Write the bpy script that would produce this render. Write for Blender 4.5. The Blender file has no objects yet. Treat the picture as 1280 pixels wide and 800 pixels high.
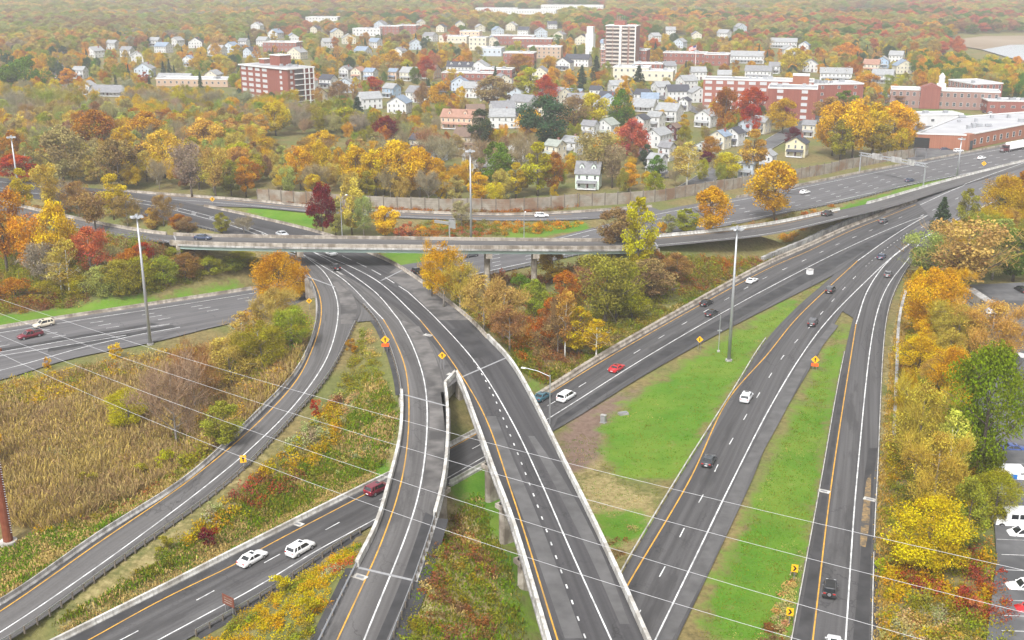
import bpy, bmesh, math, random
import numpy as np
from mathutils import Vector, Matrix
from mathutils.bvhtree import BVHTree

random.seed(7); rng = np.random.default_rng(7)
scene = bpy.context.scene
COL = scene.collection
R = math.radians

# ---------------------------------------------------------------- camera, sky, sun, exposure
cam_data = bpy.data.cameras.new('camera'); cam = bpy.data.objects.new('camera', cam_data); COL.objects.link(cam)
cam_data.sensor_width = 36.0; cam_data.lens = 1390.0 / 1280.0 * 36.0
cam_data.clip_start = 1.0; cam_data.clip_end = 20000.0
cam.location = (0, 0, 83.0); cam.rotation_euler = (math.pi / 2 - math.atan(450.0 / 1390.0), 0, 0)
scene.camera = cam

SUN_ELEV, SUN_AZ = R(52), R(200)          # an overcast sun, high and behind the camera
world = bpy.data.worlds.new('World'); scene.world = world; world.use_nodes = True
wn = world.node_tree.nodes; wl = world.node_tree.links
sky = wn.new('ShaderNodeTexSky'); sky.sky_type = 'NISHITA'; sky.sun_disc = False
sky.sun_elevation = SUN_ELEV; sky.sun_rotation = SUN_AZ; sky.dust_density = 4.0; sky.ozone_density = 1.0; sky.air_density = 1.0
hsv = wn.new('ShaderNodeHueSaturation'); hsv.inputs['Saturation'].default_value = 0.07
wl.new(sky.outputs[0], hsv.inputs['Color']); wl.new(hsv.outputs[0], wn['Background'].inputs['Color'])
wn['Background'].inputs['Strength'].default_value = 0.11

sun_data = bpy.data.lights.new('sun', 'SUN'); sun = bpy.data.objects.new('sun', sun_data); COL.objects.link(sun)
sun_data.energy = 1.5; sun_data.angle = R(10); sun_data.color = (1.0, 0.98, 0.95)
sun.rotation_euler = (math.pi / 2 - SUN_ELEV, 0, math.pi - SUN_AZ)

vs = scene.view_settings
vs.view_transform = 'Standard'; vs.look = 'None'; vs.exposure = 1.3; vs.gamma = 1.0; vs.use_curve_mapping = False
scene.cycles.max_bounces = 6; scene.cycles.diffuse_bounces = 3; scene.cycles.glossy_bounces = 2
scene.cycles.transmission_bounces = 3; scene.cycles.transparent_max_bounces = 4; scene.cycles.volume_bounces = 2

# ---------------------------------------------------------------- scene graph helpers
def tag(o, label=None, cat=None, group=None, kind=None):
    if label: o['label'] = label
    if cat: o['category'] = cat
    if group: o['group'] = group
    if kind: o['kind'] = kind
    return o
def empty(name, loc=(0, 0, 0), rz=0.0, label=None, cat=None, group=None):
    o = bpy.data.objects.new(name, None); COL.objects.link(o)
    o.location = loc; o.rotation_euler = (0, 0, rz); o.empty_display_size = 0.3
    return tag(o, label, cat, group)
def copy_tree(o, parent=None):
    c = o.copy(); COL.objects.link(c)
    if parent: c.parent = parent
    for ch in list(o.children): copy_tree(ch, c)
    return c
def mesh_from(name, V, F, mats, mi=None, smooth_=False):
    """V (n,3), F list of index tuples or an (m,k) array"""
    me = bpy.data.meshes.new(name)
    V = np.asarray(V, np.float32)
    if isinstance(F, np.ndarray):
        m, k = F.shape
        me.vertices.add(len(V)); me.vertices.foreach_set('co', V.ravel())
        me.loops.add(m * k); me.loops.foreach_set('vertex_index', F.astype(np.int32).ravel())
        me.polygons.add(m); me.polygons.foreach_set('loop_start', np.arange(0, m * k, k, dtype=np.int32))
        me.update(calc_edges=True)
    else:
        me.from_pydata(V.tolist(), [], F)
    for mt in (mats if isinstance(mats, (list, tuple)) else [mats]): me.materials.append(mt)
    if mi is not None: me.polygons.foreach_set('material_index', np.asarray(mi, np.int32))
    if smooth_: me.polygons.foreach_set('use_smooth', np.ones(len(me.polygons), bool))
    me.update()
    return me
def link(name, me, parent=None, loc=None, rz=None, kind=None):
    o = bpy.data.objects.new(name, me); COL.objects.link(o)
    if parent: o.parent = parent
    if loc is not None: o.location = loc
    if rz is not None: o.rotation_euler = (0, 0, rz)
    if kind: o['kind'] = kind
    return o
def face_color(me, name, cols):
    a = me.attributes.new(name, 'FLOAT_COLOR', 'FACE')
    c = np.ones((len(me.polygons), 4), np.float32); c[:, :3] = cols
    a.data.foreach_set('color', c.ravel())

class MB:
    """collects boxes, prisms, tubes and quads for ONE mesh object"""
    def __init__(s): s.V = []; s.F = []; s.M = []
    def add(s, V, F, m=0):
        n = len(s.V); s.V += [tuple(map(float, v)) for v in V]; s.F += [tuple(int(i) + n for i in f) for f in F]; s.M += [m] * len(F); return s
    def box(s, c, d, m=0, rz=0.0, taper=1.0):
        x, y, z = d[0] / 2, d[1] / 2, d[2] / 2; V = []
        ca, sa = math.cos(rz), math.sin(rz)
        for k, t in ((-z, 1.0), (z, taper)):
            for a, b in ((-x, -y), (x, -y), (x, y), (-x, y)):
                a *= t; b *= t
                V.append((c[0] + a * ca - b * sa, c[1] + a * sa + b * ca, c[2] + k))
        return s.add(V, [(3, 2, 1, 0), (4, 5, 6, 7), (0, 1, 5, 4), (1, 2, 6, 5), (2, 3, 7, 6), (3, 0, 4, 7)], m)
    def tube(s, pts, r, n=8, m=0, caps=True):
        pts = [Vector(p) for p in pts]; rr = r if isinstance(r, (list, tuple, np.ndarray)) else [r] * len(pts); base = len(s.V)
        for i, p in enumerate(pts):
            d = (pts[min(i + 1, len(pts) - 1)] - pts[max(i - 1, 0)]).normalized()
            a = d.orthogonal().normalized() if abs(d.z) > .9 else d.cross(Vector((0, 0, 1))).normalized()
            if abs(d.z) > .9: a = (Vector((1, 0, 0)) - d * d.x).normalized()
            b = d.cross(a)
            for k in range(n):
                t = 2 * math.pi * k / n; s.V.append(tuple(p + (a * math.cos(t) + b * math.sin(t)) * rr[i]))
        for i in range(len(pts) - 1):
            for k in range(n):
                s.F.append((base + i*n + k, base + i*n + (k+1) % n, base + (i+1)*n + (k+1) % n, base + (i+1)*n + k)); s.M.append(m)
        if caps:
            s.F.append(tuple(base + k for k in range(n))[::-1]); s.M.append(m)
            s.F.append(tuple(base + (len(pts)-1)*n + k for k in range(n))); s.M.append(m)
        return s
    def sweep(s, path, prof, m=0, close=True):
        """sweep a closed cross-section [(side, up), ...] along a path; side > 0 is to the right"""
        P = np.asarray(path, float); n = len(prof); base = len(s.V)
        T = np.gradient(P[:, :2], axis=0); T /= np.linalg.norm(T, axis=1)[:, None] + 1e-9
        for i in range(len(P)):
            rx, ry = T[i, 1], -T[i, 0]
            for a, b in prof: s.V.append((P[i, 0] + rx * a, P[i, 1] + ry * a, P[i, 2] + b))
        for i in range(len(P) - 1):
            for k in range(n if close else n - 1):
                s.F.append((base + i*n + k, base + (i+1)*n + k, base + (i+1)*n + (k+1) % n, base + i*n + (k+1) % n)); s.M.append(m)
        if close:
            s.F.append(tuple(base + k for k in range(n))); s.M.append(m)
            s.F.append(tuple(base + (len(P)-1)*n + k for k in range(n))[::-1]); s.M.append(m)
        return s
    def mesh(s, name, mats, smooth_=False): return mesh_from(name, s.V, s.F, mats, s.M, smooth_)
    def build(s, name, mats, parent=None, smooth_=False, **k): return link(name, s.mesh(name, mats, smooth_), parent, **k)

# ---------------------------------------------------------------- materials
def mat(name, color, rough=0.8, metal=0.0, spec=0.3):
    m = bpy.data.materials.new(name); m.use_nodes = True; b = m.node_tree.nodes['Principled BSDF']
    b.inputs['Base Color'].default_value = (*color, 1); b.inputs['Roughness'].default_value = rough
    b.inputs['Metallic'].default_value = metal; b.inputs['Specular IOR Level'].default_value = spec
    return m
class NT:
    def __init__(s, m): s.t = m.node_tree; s.b = s.t.nodes['Principled BSDF']
    def n(s, kind, **k):
        x = s.t.nodes.new('ShaderNode' + kind)
        for a, v in k.items(): setattr(x, a, v)
        return x
    def l(s, a, b): s.t.links.new(a, b)
    def noise(s, vec, scale, detail=3.0, rough=0.55):
        x = s.n('TexNoise'); x.inputs['Scale'].default_value = scale; x.inputs['Detail'].default_value = detail; x.inputs['Roughness'].default_value = rough
        if vec is not None: s.l(vec, x.inputs['Vector'])
        return x.outputs['Fac']
    def math(s, op, a, b=None, clamp=False):
        x = s.n('Math', operation=op, use_clamp=clamp)
        for i, v in enumerate((a, b)):
            if v is None: continue
            if isinstance(v, (int, float)): x.inputs[i].default_value = v
            else: s.l(v, x.inputs[i])
        return x.outputs[0]
    def ramp(s, fac, stops):
        x = s.n('ValToRGB'); e = x.color_ramp.elements
        while len(e) < len(stops): e.new(.5)
        for q, (p, c) in zip(e, stops): q.position = p; q.color = (*c, 1) if len(c) == 3 else c
        s.l(fac, x.inputs[0]); return x.outputs[0]
    def mix(s, fac, a, b, mode='MIX'):
        x = s.n('Mix', data_type='RGBA', blend_type=mode)
        for sock, v in ((x.inputs[0], fac), (x.inputs[6], a), (x.inputs[7], b)):
            if isinstance(v, (int, float)): sock.default_value = v
            elif isinstance(v, tuple): sock.default_value = (*v, 1) if len(v) == 3 else v
            else: s.l(v, sock)
        return x.outputs[2]
    def pos(s): return s.n('NewGeometry').outputs['Position']
    def mapping(s, vec, scale):
        x = s.n('Mapping'); x.inputs['Scale'].default_value = scale; s.l(vec, x.inputs['Vector']); return x.outputs[0]
    def base(s, c): s.l(c, s.b.inputs['Base Color'])

def noisy(name, c0, c1, scale=1.0, rough=0.85, detail=4, c2=None, scale2=0.1, spec=.25):
    m = mat(name, c0, rough, spec=spec); t = NT(m); p = t.pos()
    c = t.ramp(t.noise(p, scale, detail), [(.3, c0), (.7, c1)])
    if c2: c = t.mix(t.ramp(t.noise(p, scale2, 3), [(.45, (0, 0, 0)), (.62, (1, 1, 1))]), c, c2)
    t.base(c); return m
def asphalt(name, lo, hi, patch=.5):
    """asphalt worn in long streaks along the lanes; UV is metres across / metres along"""
    m = mat(name, lo, .9, spec=.2); t = NT(m); uv = t.n('UVMap'); uv.uv_map = 'lane'
    streak = t.noise(t.mapping(uv.outputs[0], (.9, .012, 1)), 1.0, 4, .6)
    fine = t.noise(t.pos(), 3.0, 4, .7)
    blotch = t.noise(t.mapping(uv.outputs[0], (.22, .035, 1)), 1.0, 5, .65)
    f = t.math('ADD', t.math('MULTIPLY', streak, .75), t.math('MULTIPLY', fine, .25))
    c = t.ramp(f, [(.32, lo), (.66, hi)])
    d = tuple(x * .62 for x in lo)
    c = t.mix(t.math('MULTIPLY', t.ramp(blotch, [(.55, (0, 0, 0)), (.63, (1, 1, 1))]), patch), c, d)
    tyre = t.noise(t.mapping(uv.outputs[0], (.55, .004, 1)), 1.0, 2, .5)
    c = t.mix(t.math('MULTIPLY', t.ramp(tyre, [(.48, (0, 0, 0)), (.6, (1, 1, 1))]), .45), c, tuple(x * .8 for x in lo))
    vo = t.n('TexVoronoi'); vo.feature = 'DISTANCE_TO_EDGE'; vo.inputs['Scale'].default_value = 1.0; vo.inputs['Randomness'].default_value = 1.0
    wob = t.n('VectorMath', operation='ADD'); nv = t.n('TexNoise'); nv.inputs['Scale'].default_value = .8; t.l(t.mapping(uv.outputs[0], (.16, .075, 1)), wob.inputs[0]); t.l(uv.outputs[0], nv.inputs['Vector']); sc2 = t.n('VectorMath', operation='SCALE'); sc2.inputs['Scale'].default_value = .22; t.l(nv.outputs['Color'], sc2.inputs[0]); t.l(sc2.outputs[0], wob.inputs[1]); t.l(wob.outputs[0], vo.inputs['Vector'])
    crack = t.ramp(vo.outputs['Distance'], [(.0, (1, 1, 1)), (.014, (0, 0, 0))])
    gate = t.ramp(t.noise(t.mapping(uv.outputs[0], (.08, .02, 1)), 1.0, 2), [(.45, (0, 0, 0)), (.58, (1, 1, 1))])
    c = t.mix(t.math('MULTIPLY', t.math('MULTIPLY', crack, gate), .6), c, tuple(x * .4 for x in lo))
    t.base(c); return m
def objcol(name, rough=.35, metal=0.0, spec=.5, coat=0.0):
    m = mat(name, (.5, .5, .5), rough, metal, spec); t = NT(m); t.base(t.n('ObjectInfo').outputs['Color'])
    m.node_tree.nodes['Principled BSDF'].inputs['Coat Weight'].default_value = coat
    return m
def brick(name, c0, c1, mortar, scale=4.0):
    m = mat(name, c0, .9); t = NT(m); b = t.n('TexBrick'); tc = t.n('TexCoord')
    t.l(tc.outputs['Object'], b.inputs['Vector'])
    b.inputs['Color1'].default_value = (*c0, 1); b.inputs['Color2'].default_value = (*c1, 1); b.inputs['Mortar'].default_value = (*mortar, 1)
    b.inputs['Scale'].default_value = scale; b.inputs['Mortar Size'].default_value = .012
    c = t.mix(t.math('MULTIPLY', t.noise(t.pos(), .35, 4), .55), b.outputs['Color'], tuple(x * .7 for x in c0)); t.base(c); return m

M = {}
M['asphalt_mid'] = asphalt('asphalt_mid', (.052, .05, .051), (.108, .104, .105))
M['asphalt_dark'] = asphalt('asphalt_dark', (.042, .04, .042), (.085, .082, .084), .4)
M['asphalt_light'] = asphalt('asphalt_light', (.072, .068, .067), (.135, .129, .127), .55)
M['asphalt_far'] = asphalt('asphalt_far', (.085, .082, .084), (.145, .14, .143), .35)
M['patch'] = noisy('darker_asphalt', (.03, .0295, .031), (.06, .058, .06), .3)
M['patch_light'] = noisy('worn_asphalt', (.07, .068, .068), (.12, .116, .116), .35)
M['lot'] = noisy('parking_asphalt', (.09, .09, .094), (.15, .148, .15), .4, c2=(.07, .07, .073), scale2=.09)
M['white_paint'] = noisy('road_white', (.5, .5, .5), (.74, .74, .73), 1.2, .7, c2=(.36, .36, .36), scale2=.5)
M['yellow_paint'] = noisy('road_yellow', (.48, .25, .03), (.66, .35, .05), 1.2, .7, c2=(.36, .21, .06), scale2=.5)
M['concrete_white'] = noisy('new_concrete', (.46, .45, .42), (.62, .61, .58), 1.1, c2=(.34, .32, .29), scale2=.35)
M['concrete_tan'] = noisy('weathered_concrete', (.28, .245, .2), (.42, .375, .32), 1.0, c2=(.18, .15, .12), scale2=.35)
M['concrete_grey'] = noisy('grey_concrete', (.32, .31, .3), (.46, .45, .43), .9, c2=(.22, .21, .2), scale2=.2)
def stains(key, dark, amount):
    t = NT(M[key]); src = t.b.inputs['Base Color'].links[0].from_socket; f = t.noise(t.mapping(t.pos(), (1.3, 1.3, .12)), 1.0, 5, .65)
    t.base(t.mix(t.math('MULTIPLY', t.ramp(f, [(.5, (0, 0, 0)), (.64, (1, 1, 1))]), amount), src, dark))
stains('concrete_white', (.22, .2, .175), .6); stains('concrete_tan', (.12, .1, .08), .6); stains('concrete_grey', (.1, .09, .08), .6)
M['joint'] = noisy('joint_steel', (.22, .22, .23), (.3, .3, .3), 2)
M['galv'] = mat('galvanised_steel', (.42, .43, .45), .45, .6); M['galv_dark'] = mat('weathered_steel', (.25, .25, .26), .6, .4)
M['post_wood'] = noisy('post_timber', (.1, .085, .07), (.18, .15, .12), 3)
M['green_steel'] = mat('pale_green_steel', (.32, .42, .38), .6)
M['lamp_glass'] = mat('lamp_glass', (.8, .8, .82), .2, spec=.6)
M['sign_yellow'] = mat('sign_yellow', (.85, .42, .01), .5); M['sign_orange'] = mat('sign_orange', (.9, .12, .02), .5)
M['black'] = mat('sign_black', (.015, .015, .015), .6); M['sign_brown'] = mat('sign_brown', (.16, .055, .035), .6)
M['sign_white'] = mat('sign_white', (.75, .75, .75), .5); M['sign_green'] = mat('sign_green', (.02, .16, .08), .5)
M['rust'] = noisy('rust_steel', (.13, .035, .018), (.2, .06, .03), 1.2, .8)
M['wire'] = mat('aluminium_cable', (.5, .5, .52), .6, .1)
M['car_paint'] = objcol('car_paint', .28, 0.0, .5, .6)
M['car_glass'] = mat('car_glass', (.02, .023, .027), .08, spec=.8)
M['tyre'] = mat('tyre', (.02, .02, .02), .9); M['rim'] = mat('rim', (.4, .4, .42), .35, .7)
M['tail'] = mat('tail_red', (.45, .015, .01), .3); M['head'] = mat('headlight_glass', (.75, .76, .78), .15); M['trim'] = mat('black_trim', (.025, .025, .025), .7)
# ---------------------------------------------------------------- survey: points read off the photograph, turned into metres
FPX, HCAM, PITCH = 1390.0, 83.0, math.atan(450.0 / 1390.0)
def U(px, py, z=0.0):
    """ground point (x, y, z) seen at photo pixel (px, py) of the 1280 x 800 picture at height z"""
    a = (px - 640.0) / FPX; b = (400.0 - py) / FPX
    dx, dy, dz = a, math.cos(PITCH) + b * math.sin(PITCH), -math.sin(PITCH) + b * math.cos(PITCH)
    t = (z - HCAM) / dz
    return np.array((dx * t, dy * t, z))
def UL(pts, z=None):
    return np.array([U(p[0], p[1], p[2] if len(p) > 2 else (z or 0.0)) for p in pts])
def smooth(pts, step=3.0):
    """Catmull-Rom through the points, resampled at about `step` metres"""
    P = np.asarray(pts, float)
    if len(P) == 2:
        n = max(2, int(np.linalg.norm(P[1] - P[0]) / step) + 1)
        return P[0] + (P[1] - P[0]) * np.linspace(0, 1, n)[:, None]
    Q = np.vstack([2 * P[0] - P[1], P, 2 * P[-1] - P[-2]]); out = []
    for i in range(1, len(Q) - 2):
        p0, p1, p2, p3 = Q[i-1], Q[i], Q[i+1], Q[i+2]
        # centripetal parametrisation keeps uneven spacing free of loops
        t0 = 0; t1 = t0 + max(1e-3, np.linalg.norm(p1-p0)) ** .5; t2 = t1 + max(1e-3, np.linalg.norm(p2-p1)) ** .5; t3 = t2 + max(1e-3, np.linalg.norm(p3-p2)) ** .5
        n = max(2, int(np.linalg.norm(p2 - p1) / 1.0))
        t = np.linspace(t1, t2, n, endpoint=False)[:, None]
        A1 = (t1-t)/(t1-t0)*p0 + (t-t0)/(t1-t0)*p1; A2 = (t2-t)/(t2-t1)*p1 + (t-t1)/(t2-t1)*p2; A3 = (t3-t)/(t3-t2)*p2 + (t-t2)/(t3-t2)*p3
        B1 = (t2-t)/(t2-t0)*A1 + (t-t0)/(t2-t0)*A2; B2 = (t3-t)/(t3-t1)*A2 + (t-t1)/(t3-t1)*A3
        out.append((t2-t)/(t2-t1)*B1 + (t-t1)/(t2-t1)*B2)
    out = np.vstack(out + [P[-1:]])
    return resample(out, step=step)
def resample(P, n=None, step=None):
    d = np.r_[0, np.cumsum(np.linalg.norm(np.diff(P[:, :2], axis=0), axis=1))]
    if n is None: n = max(2, int(d[-1] / step) + 1)
    t = np.linspace(0, d[-1], n)
    return np.stack([np.interp(t, d, P[:, k]) for k in range(3)], 1)
def ext(P, a=0, b=0):
    """carry a polyline straight on by a metres before its start and b past its end"""
    P = np.asarray(P, float)
    if a: v = P[0] - P[1]; v[2] = 0; P = np.vstack([P[0] + v / np.linalg.norm(v) * a, P])
    if b: v = P[-1] - P[-2]; v[2] = 0; P = np.vstack([P, P[-1] + v / np.linalg.norm(v) * b])
    return P

# edges of every pavement: (px, py, height); left edge first, in the direction of the list
ROADS = {
 'lower_highway': dict(
   L=[(78,800,0),(200,739,0),(320,678,0),(472,602,0),(562,558,0),(672,497,0),(740,454,0),(840,396,0),(960,330,0),(1010,308,0),(1060,285,0),(1110,265,0),(1145,251,0)],
   R=[(232,800,0),(330,744,0),(450,665,0),(562,606,0),(605,582,0),(694,537,0),(760,497,0),(800,472,0),(900,416,0),(960,385,0),(1052,338,0),(1090,313,0),(1135,290,0),(1165,273,0)]),
 'right_highway': dict(
   L=[(735,800,0),(776,720,0),(846,602,0),(916,491,0),(957,426,0),(995,385,0),(1035,350,0),(1066,322,0),(1100,299,0),(1140,276,0)],
   R=[(846,800,0),(902,682,0),(940,600,0),(960,552,0),(1022,444,0),(1040,410,0),(1056,385,0),(1085,353,0),(1120,319,0),(1145,300,0)]),
 'right_ramp': dict(
   L=[(990,800,0),(1027,600,0),(1050,470,0),(1066,400,0),(1080,362,0),(1105,327,0),(1138,299,0),(1170,276,0)],
   R=[(1089,800,0),(1092,680,0),(1096,600,0),(1108,400,0),(1121,360,0),(1144,324,0),(1180,294,0)]),
 'merged_highway': dict(
   L=[(1112,264,0),(1145,251,0),(1190,233,0),(1236,216,0),(1290,197,0),(1340,180,0)],
   R=[(1120,322,0),(1160,299,0),(1195,278,0),(1240,255,0),(1300,226,0),(1350,203,0)]),
 'east_viaduct': dict(   # carries on to the north west as the carriageway under the flyover
   L=[(684,800,7.5),(641,656,7.5),(620,600,7.5),(596,533,7.5),(571,470,7.5),(540,428,7.5),(505,392,7.5),(455,358,7.2),(405,330,6.9),(362,312,6.4),(300,297,5.4),(225,279,4),(150,264,2.5),(70,252,1),(0,243,.3),(-60,236,0)],
   R=[(808,800,7.5),(771,717,7.5),(715,600,7.5),(640,456,7.5),(611,424,7.5),(588,400,7.5),(520,348,7.2),(490,329,7.0),(458,315,6.7),(414,296,6.4),(320,272,5),(255,258,3.7),(180,243,2.5),(95,233,1),(0,222,.3),(-60,216,0)]),
 'west_viaduct': dict(
   L=[(402,800,7.5),(445,711,7.5),(470,661,7.5),(488,600,7.5),(500,549,7.5),(502,494,7.5),(495,457,7.5),(482,422,7.5),(468,398,7.5),(440,368,7.3),(405,338,7)],
   R=[(489,800,7.5),(518,725,7.5),(544,646,7.5),(555,600,7.5),(560,537,7.5),(556,480,7.5),(545,446,7.5),(528,415,7.5),(500,385,7.4),(455,350,7.1)]),
 'west_ramp': dict(
   L=[(-90,800,1.6),(0,756,1.8),(125,670,2.4),(232,601,3.2),(320,520,4.6),(370,466,5.6),(393,414,6.5),(396,378,7),(388,354,7),(371,330,6.9),(345,312,6.4)],
   R=[(-60,838,1.6),(13,800,1.8),(150,702,2.4),(289,601,3.2),(378,509,5.0),(411,469,5.8),(444,404,6.7),(452,385,7),(440,360,7.1),(410,330,6.9)]),
 'west_highway': dict(
   L=[(-130,434,0),(0,411,0),(67,400,0),(185,382,0),(320,361,0),(420,344,0),(528,327,0),(610,311,0),(682,299,0),(740,285,0),(800,270,0),(850,258,0),(935,245,0),(1005,231,0),(1072,217,0),(1135,205,0),(1215,190,0),(1290,176,0),(1350,165,0)],
   R=[(-130,507,0),(0,475,0),(90,448,0),(190,428,0),(275,407,0),(380,386,0),(530,361,0),(640,337,0),(725,318,0),(830,296,0),(930,278,0),(988,265,0),(1060,251,0),(1135,232,0),(1185,222,0),(1290,203,0),(1350,191,0)]),
 'north_ramp': dict(
   L=[(130,236,1.6),(160,240,1.8),(240,246,2),(320,252,1.5),(390,259,1),(470,264,.6),(560,267.5,.3),(640,269,.1),(715,266,0),(815,259,0)],
   R=[(180,249,1.6),(255,257,1.8),(320,259.5,1.5),(391,266,1),(470,271,.6),(560,274.5,.3),(640,276,.1),(735,274,0),(830,265,0)]),
 'flyover_ramp': dict(
   L=[(-60,238,6),(27,259,8),(100,275,9.8),(150,285,10.8),(215,294,11.8),(320,297,12.5),(480,299,12.7),(640,301,12.2),(775,301,11),(815,297,10.4),(890,290,8.8),(960,281,7),(1047,263,4.2),(1085,254.5,3),(1185,226,1),(1290,198,.5)],
   R=[(-60,250,6),(27,271,8),(107,288,9.8),(150,296,10.8),(215,304,11.8),(320,307.5,12.5),(480,309.5,12.7),(640,311,12.2),(775,311,11),(815,309,10.4),(890,302,8.8),(960,294,7),(1072,269,3.6),(1120,257,2),(1190,235,.9),(1290,206,.5)]),
}
BRIDGES = {  # stretches (metres along the strip, set below by pixel) where a road is carried clear of the ground
}
# ---------------------------------------------------------------- terrain and roads
for k in ('east_viaduct', 'west_viaduct'):     # carry the roads on beyond the bottom of the picture
    pass
GORE = {
 'west_gore': dict(L=[(446,402,6.8),(452,385,7),(440,360,7.1),(410,330,6.9),(385,316,6.5)], R=[(470,400,7.5),(455,384,7.4),(441,366,7.3),(408,338,7),(395,320,6.6)]),
 'centre_gore': dict(L=[(557,486,7.5),(545,446,7.5),(526,413,7.5),(498,384,7.4),(455,350,7.1),(420,325,6.8)], R=[(574,474,7.5),(560,450,7.5),(542,426,7.5),(508,391,7.5),(462,358,7.2),(425,330,6.8)]),
 'lower_gore': dict(L=[(1052,337,0),(1090,313,0),(1130,288,0),(1165,272,0)], R=[(1070,325,0),(1100,301,0),(1140,278,0),(1172,275,0)]),
 'right_gore': dict(L=[(1052,388,0),(1082,353,0),(1118,319,0),(1150,299,0)], R=[(1068,398,0),(1084,362,0),(1108,327,0),(1152,300,0)]),
}
ROADS['flyover_ramp']['L'][-2:] = [(1185,226,.6),(1290,199,.06)]; ROADS['flyover_ramp']['R'][-2:] = [(1190,235,.5),(1290,206,.06)]
RD = {}
EXT = {'lower_highway': (70, 0), 'right_highway': (60, 0), 'right_ramp': (60, 10), 'merged_highway': (0, 300), 'east_viaduct': (60, 120), 'west_viaduct': (60, 0),
       'west_ramp': (30, 0), 'west_highway': (60, 400), 'north_ramp': (0, 0), 'flyover_ramp': (120, 0)}
for k, r in list(ROADS.items()) + list(GORE.items()):
    a, b = EXT.get(k, (0, 0)); st = 2.5
    L = ext(smooth(UL(r['L']), st), a, b); Rr = ext(smooth(UL(r['R']), st), a, b)
    n = max(len(L), int(max(np.linalg.norm(np.diff(L, axis=0), axis=1).sum(), np.linalg.norm(np.diff(Rr, axis=0), axis=1).sum()) / 2.5))
    RD[k] = (resample(L, n), resample(Rr, n))
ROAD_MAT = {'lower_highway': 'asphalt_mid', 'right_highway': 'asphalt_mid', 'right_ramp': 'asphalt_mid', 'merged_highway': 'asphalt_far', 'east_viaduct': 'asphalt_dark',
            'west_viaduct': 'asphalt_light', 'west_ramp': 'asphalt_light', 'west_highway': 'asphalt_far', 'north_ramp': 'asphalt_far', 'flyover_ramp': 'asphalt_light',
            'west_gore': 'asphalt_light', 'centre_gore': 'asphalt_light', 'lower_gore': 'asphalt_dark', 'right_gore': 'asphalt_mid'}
LIFT = {'merged_highway': -.03, 'west_gore': -.05, 'centre_gore': -.04, 'lower_gore': -.02, 'right_gore': -.01, 'west_viaduct': -.012, 'west_ramp': -.024, 'right_ramp': -.006, 'north_ramp': .012, 'flyover_ramp': .008, 'lower_highway': .004}
NAMES = {'lower_highway': 'highway', 'right_highway': 'highway', 'merged_highway': 'highway', 'west_highway': 'highway', 'right_ramp': 'ramp_road', 'west_ramp': 'ramp_road', 'north_ramp': 'ramp_road',
         'flyover_ramp': 'ramp_road', 'east_viaduct': 'viaduct_road', 'west_viaduct': 'viaduct_road'}
ROAD_OBJ = {}
def strip_mesh(name, L, Rr, m, nx=5, lift=0.0):
    n = len(L); u = np.linspace(0, 1, nx)
    V = (L[:, None, :] * (1 - u)[None, :, None] + Rr[:, None, :] * u[None, :, None]); V[:, :, 2] += lift
    i = np.arange(n - 1)[:, None] * nx + np.arange(nx - 1)[None, :]
    F = np.stack([i, i + 1, i + 1 + nx, i + nx], -1).reshape(-1, 4)
    me = mesh_from(name, V.reshape(-1, 3), F, m)
    w = np.linalg.norm(Rr - L, axis=1); d = np.r_[0, np.cumsum(np.linalg.norm(np.diff((L + Rr) / 2, axis=0), axis=1))]
    uv = np.stack([np.broadcast_to(u[None, :] * w[:, None], (n, nx)) + 37.0 * (hash_(name) % 10), np.broadcast_to(d[:, None], (n, nx))], -1).reshape(-1, 2)
    lay = me.uv_layers.new(name='lane'); lay.data.foreach_set('uv', uv[F.ravel()].astype(np.float32).ravel())
    return me
def hash_(s): return sum(ord(c) * (i + 3) for i, c in enumerate(s))
bvh_V, bvh_F = [], []
for k, (L, Rr) in RD.items():
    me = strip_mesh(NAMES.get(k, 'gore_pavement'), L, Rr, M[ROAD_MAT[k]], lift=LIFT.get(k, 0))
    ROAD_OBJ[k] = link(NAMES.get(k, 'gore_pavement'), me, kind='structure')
    n0 = len(bvh_V); bvh_V += [tuple(v.co) for v in me.vertices]; bvh_F += [tuple(i + n0 for i in p.vertices) for p in me.polygons]
ROAD_BVH = BVHTree.FromPolygons(bvh_V, bvh_F)
def road_z(x, y, z):
    h = ROAD_BVH.ray_cast(Vector((x, y, z + 1.6)), Vector((0, 0, -1)), 6.0)
    return h[0].z if h[0] is not None else z

# centre samples of all roads: x, y, z, half width, bridge flag
def px_range(k, test):
    L, Rr = RD[k]; return test
SAMP = {}
for k, (L, Rr) in RD.items():
    c = (L + Rr) / 2; hw = np.linalg.norm((Rr - L)[:, :2], axis=1) / 2
    t = np.gradient(c[:, :2], axis=0); t /= np.linalg.norm(t, axis=1)[:, None] + 1e-9
    v = (Rr - L)[:, :2] / 2; hw = np.abs(v[:, 0] * t[:, 1] - v[:, 1] * t[:, 0]) + .2   # across the road only
    SAMP[k] = [c, hw, np.zeros(len(c), bool), t]
def proj(P):
    P = np.atleast_2d(np.asarray(P, float)); X = P[:, 0]; Y = P[:, 1]; Z = P[:, 2] - HCAM
    d = Y * math.cos(PITCH) - Z * math.sin(PITCH); u = Y * math.sin(PITCH) + Z * math.cos(PITCH)
    return np.stack([640 + FPX * X / d, 400 - FPX * u / d, d], 1)
wc = SAMP['west_highway']; lc = SAMP['lower_highway']
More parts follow.
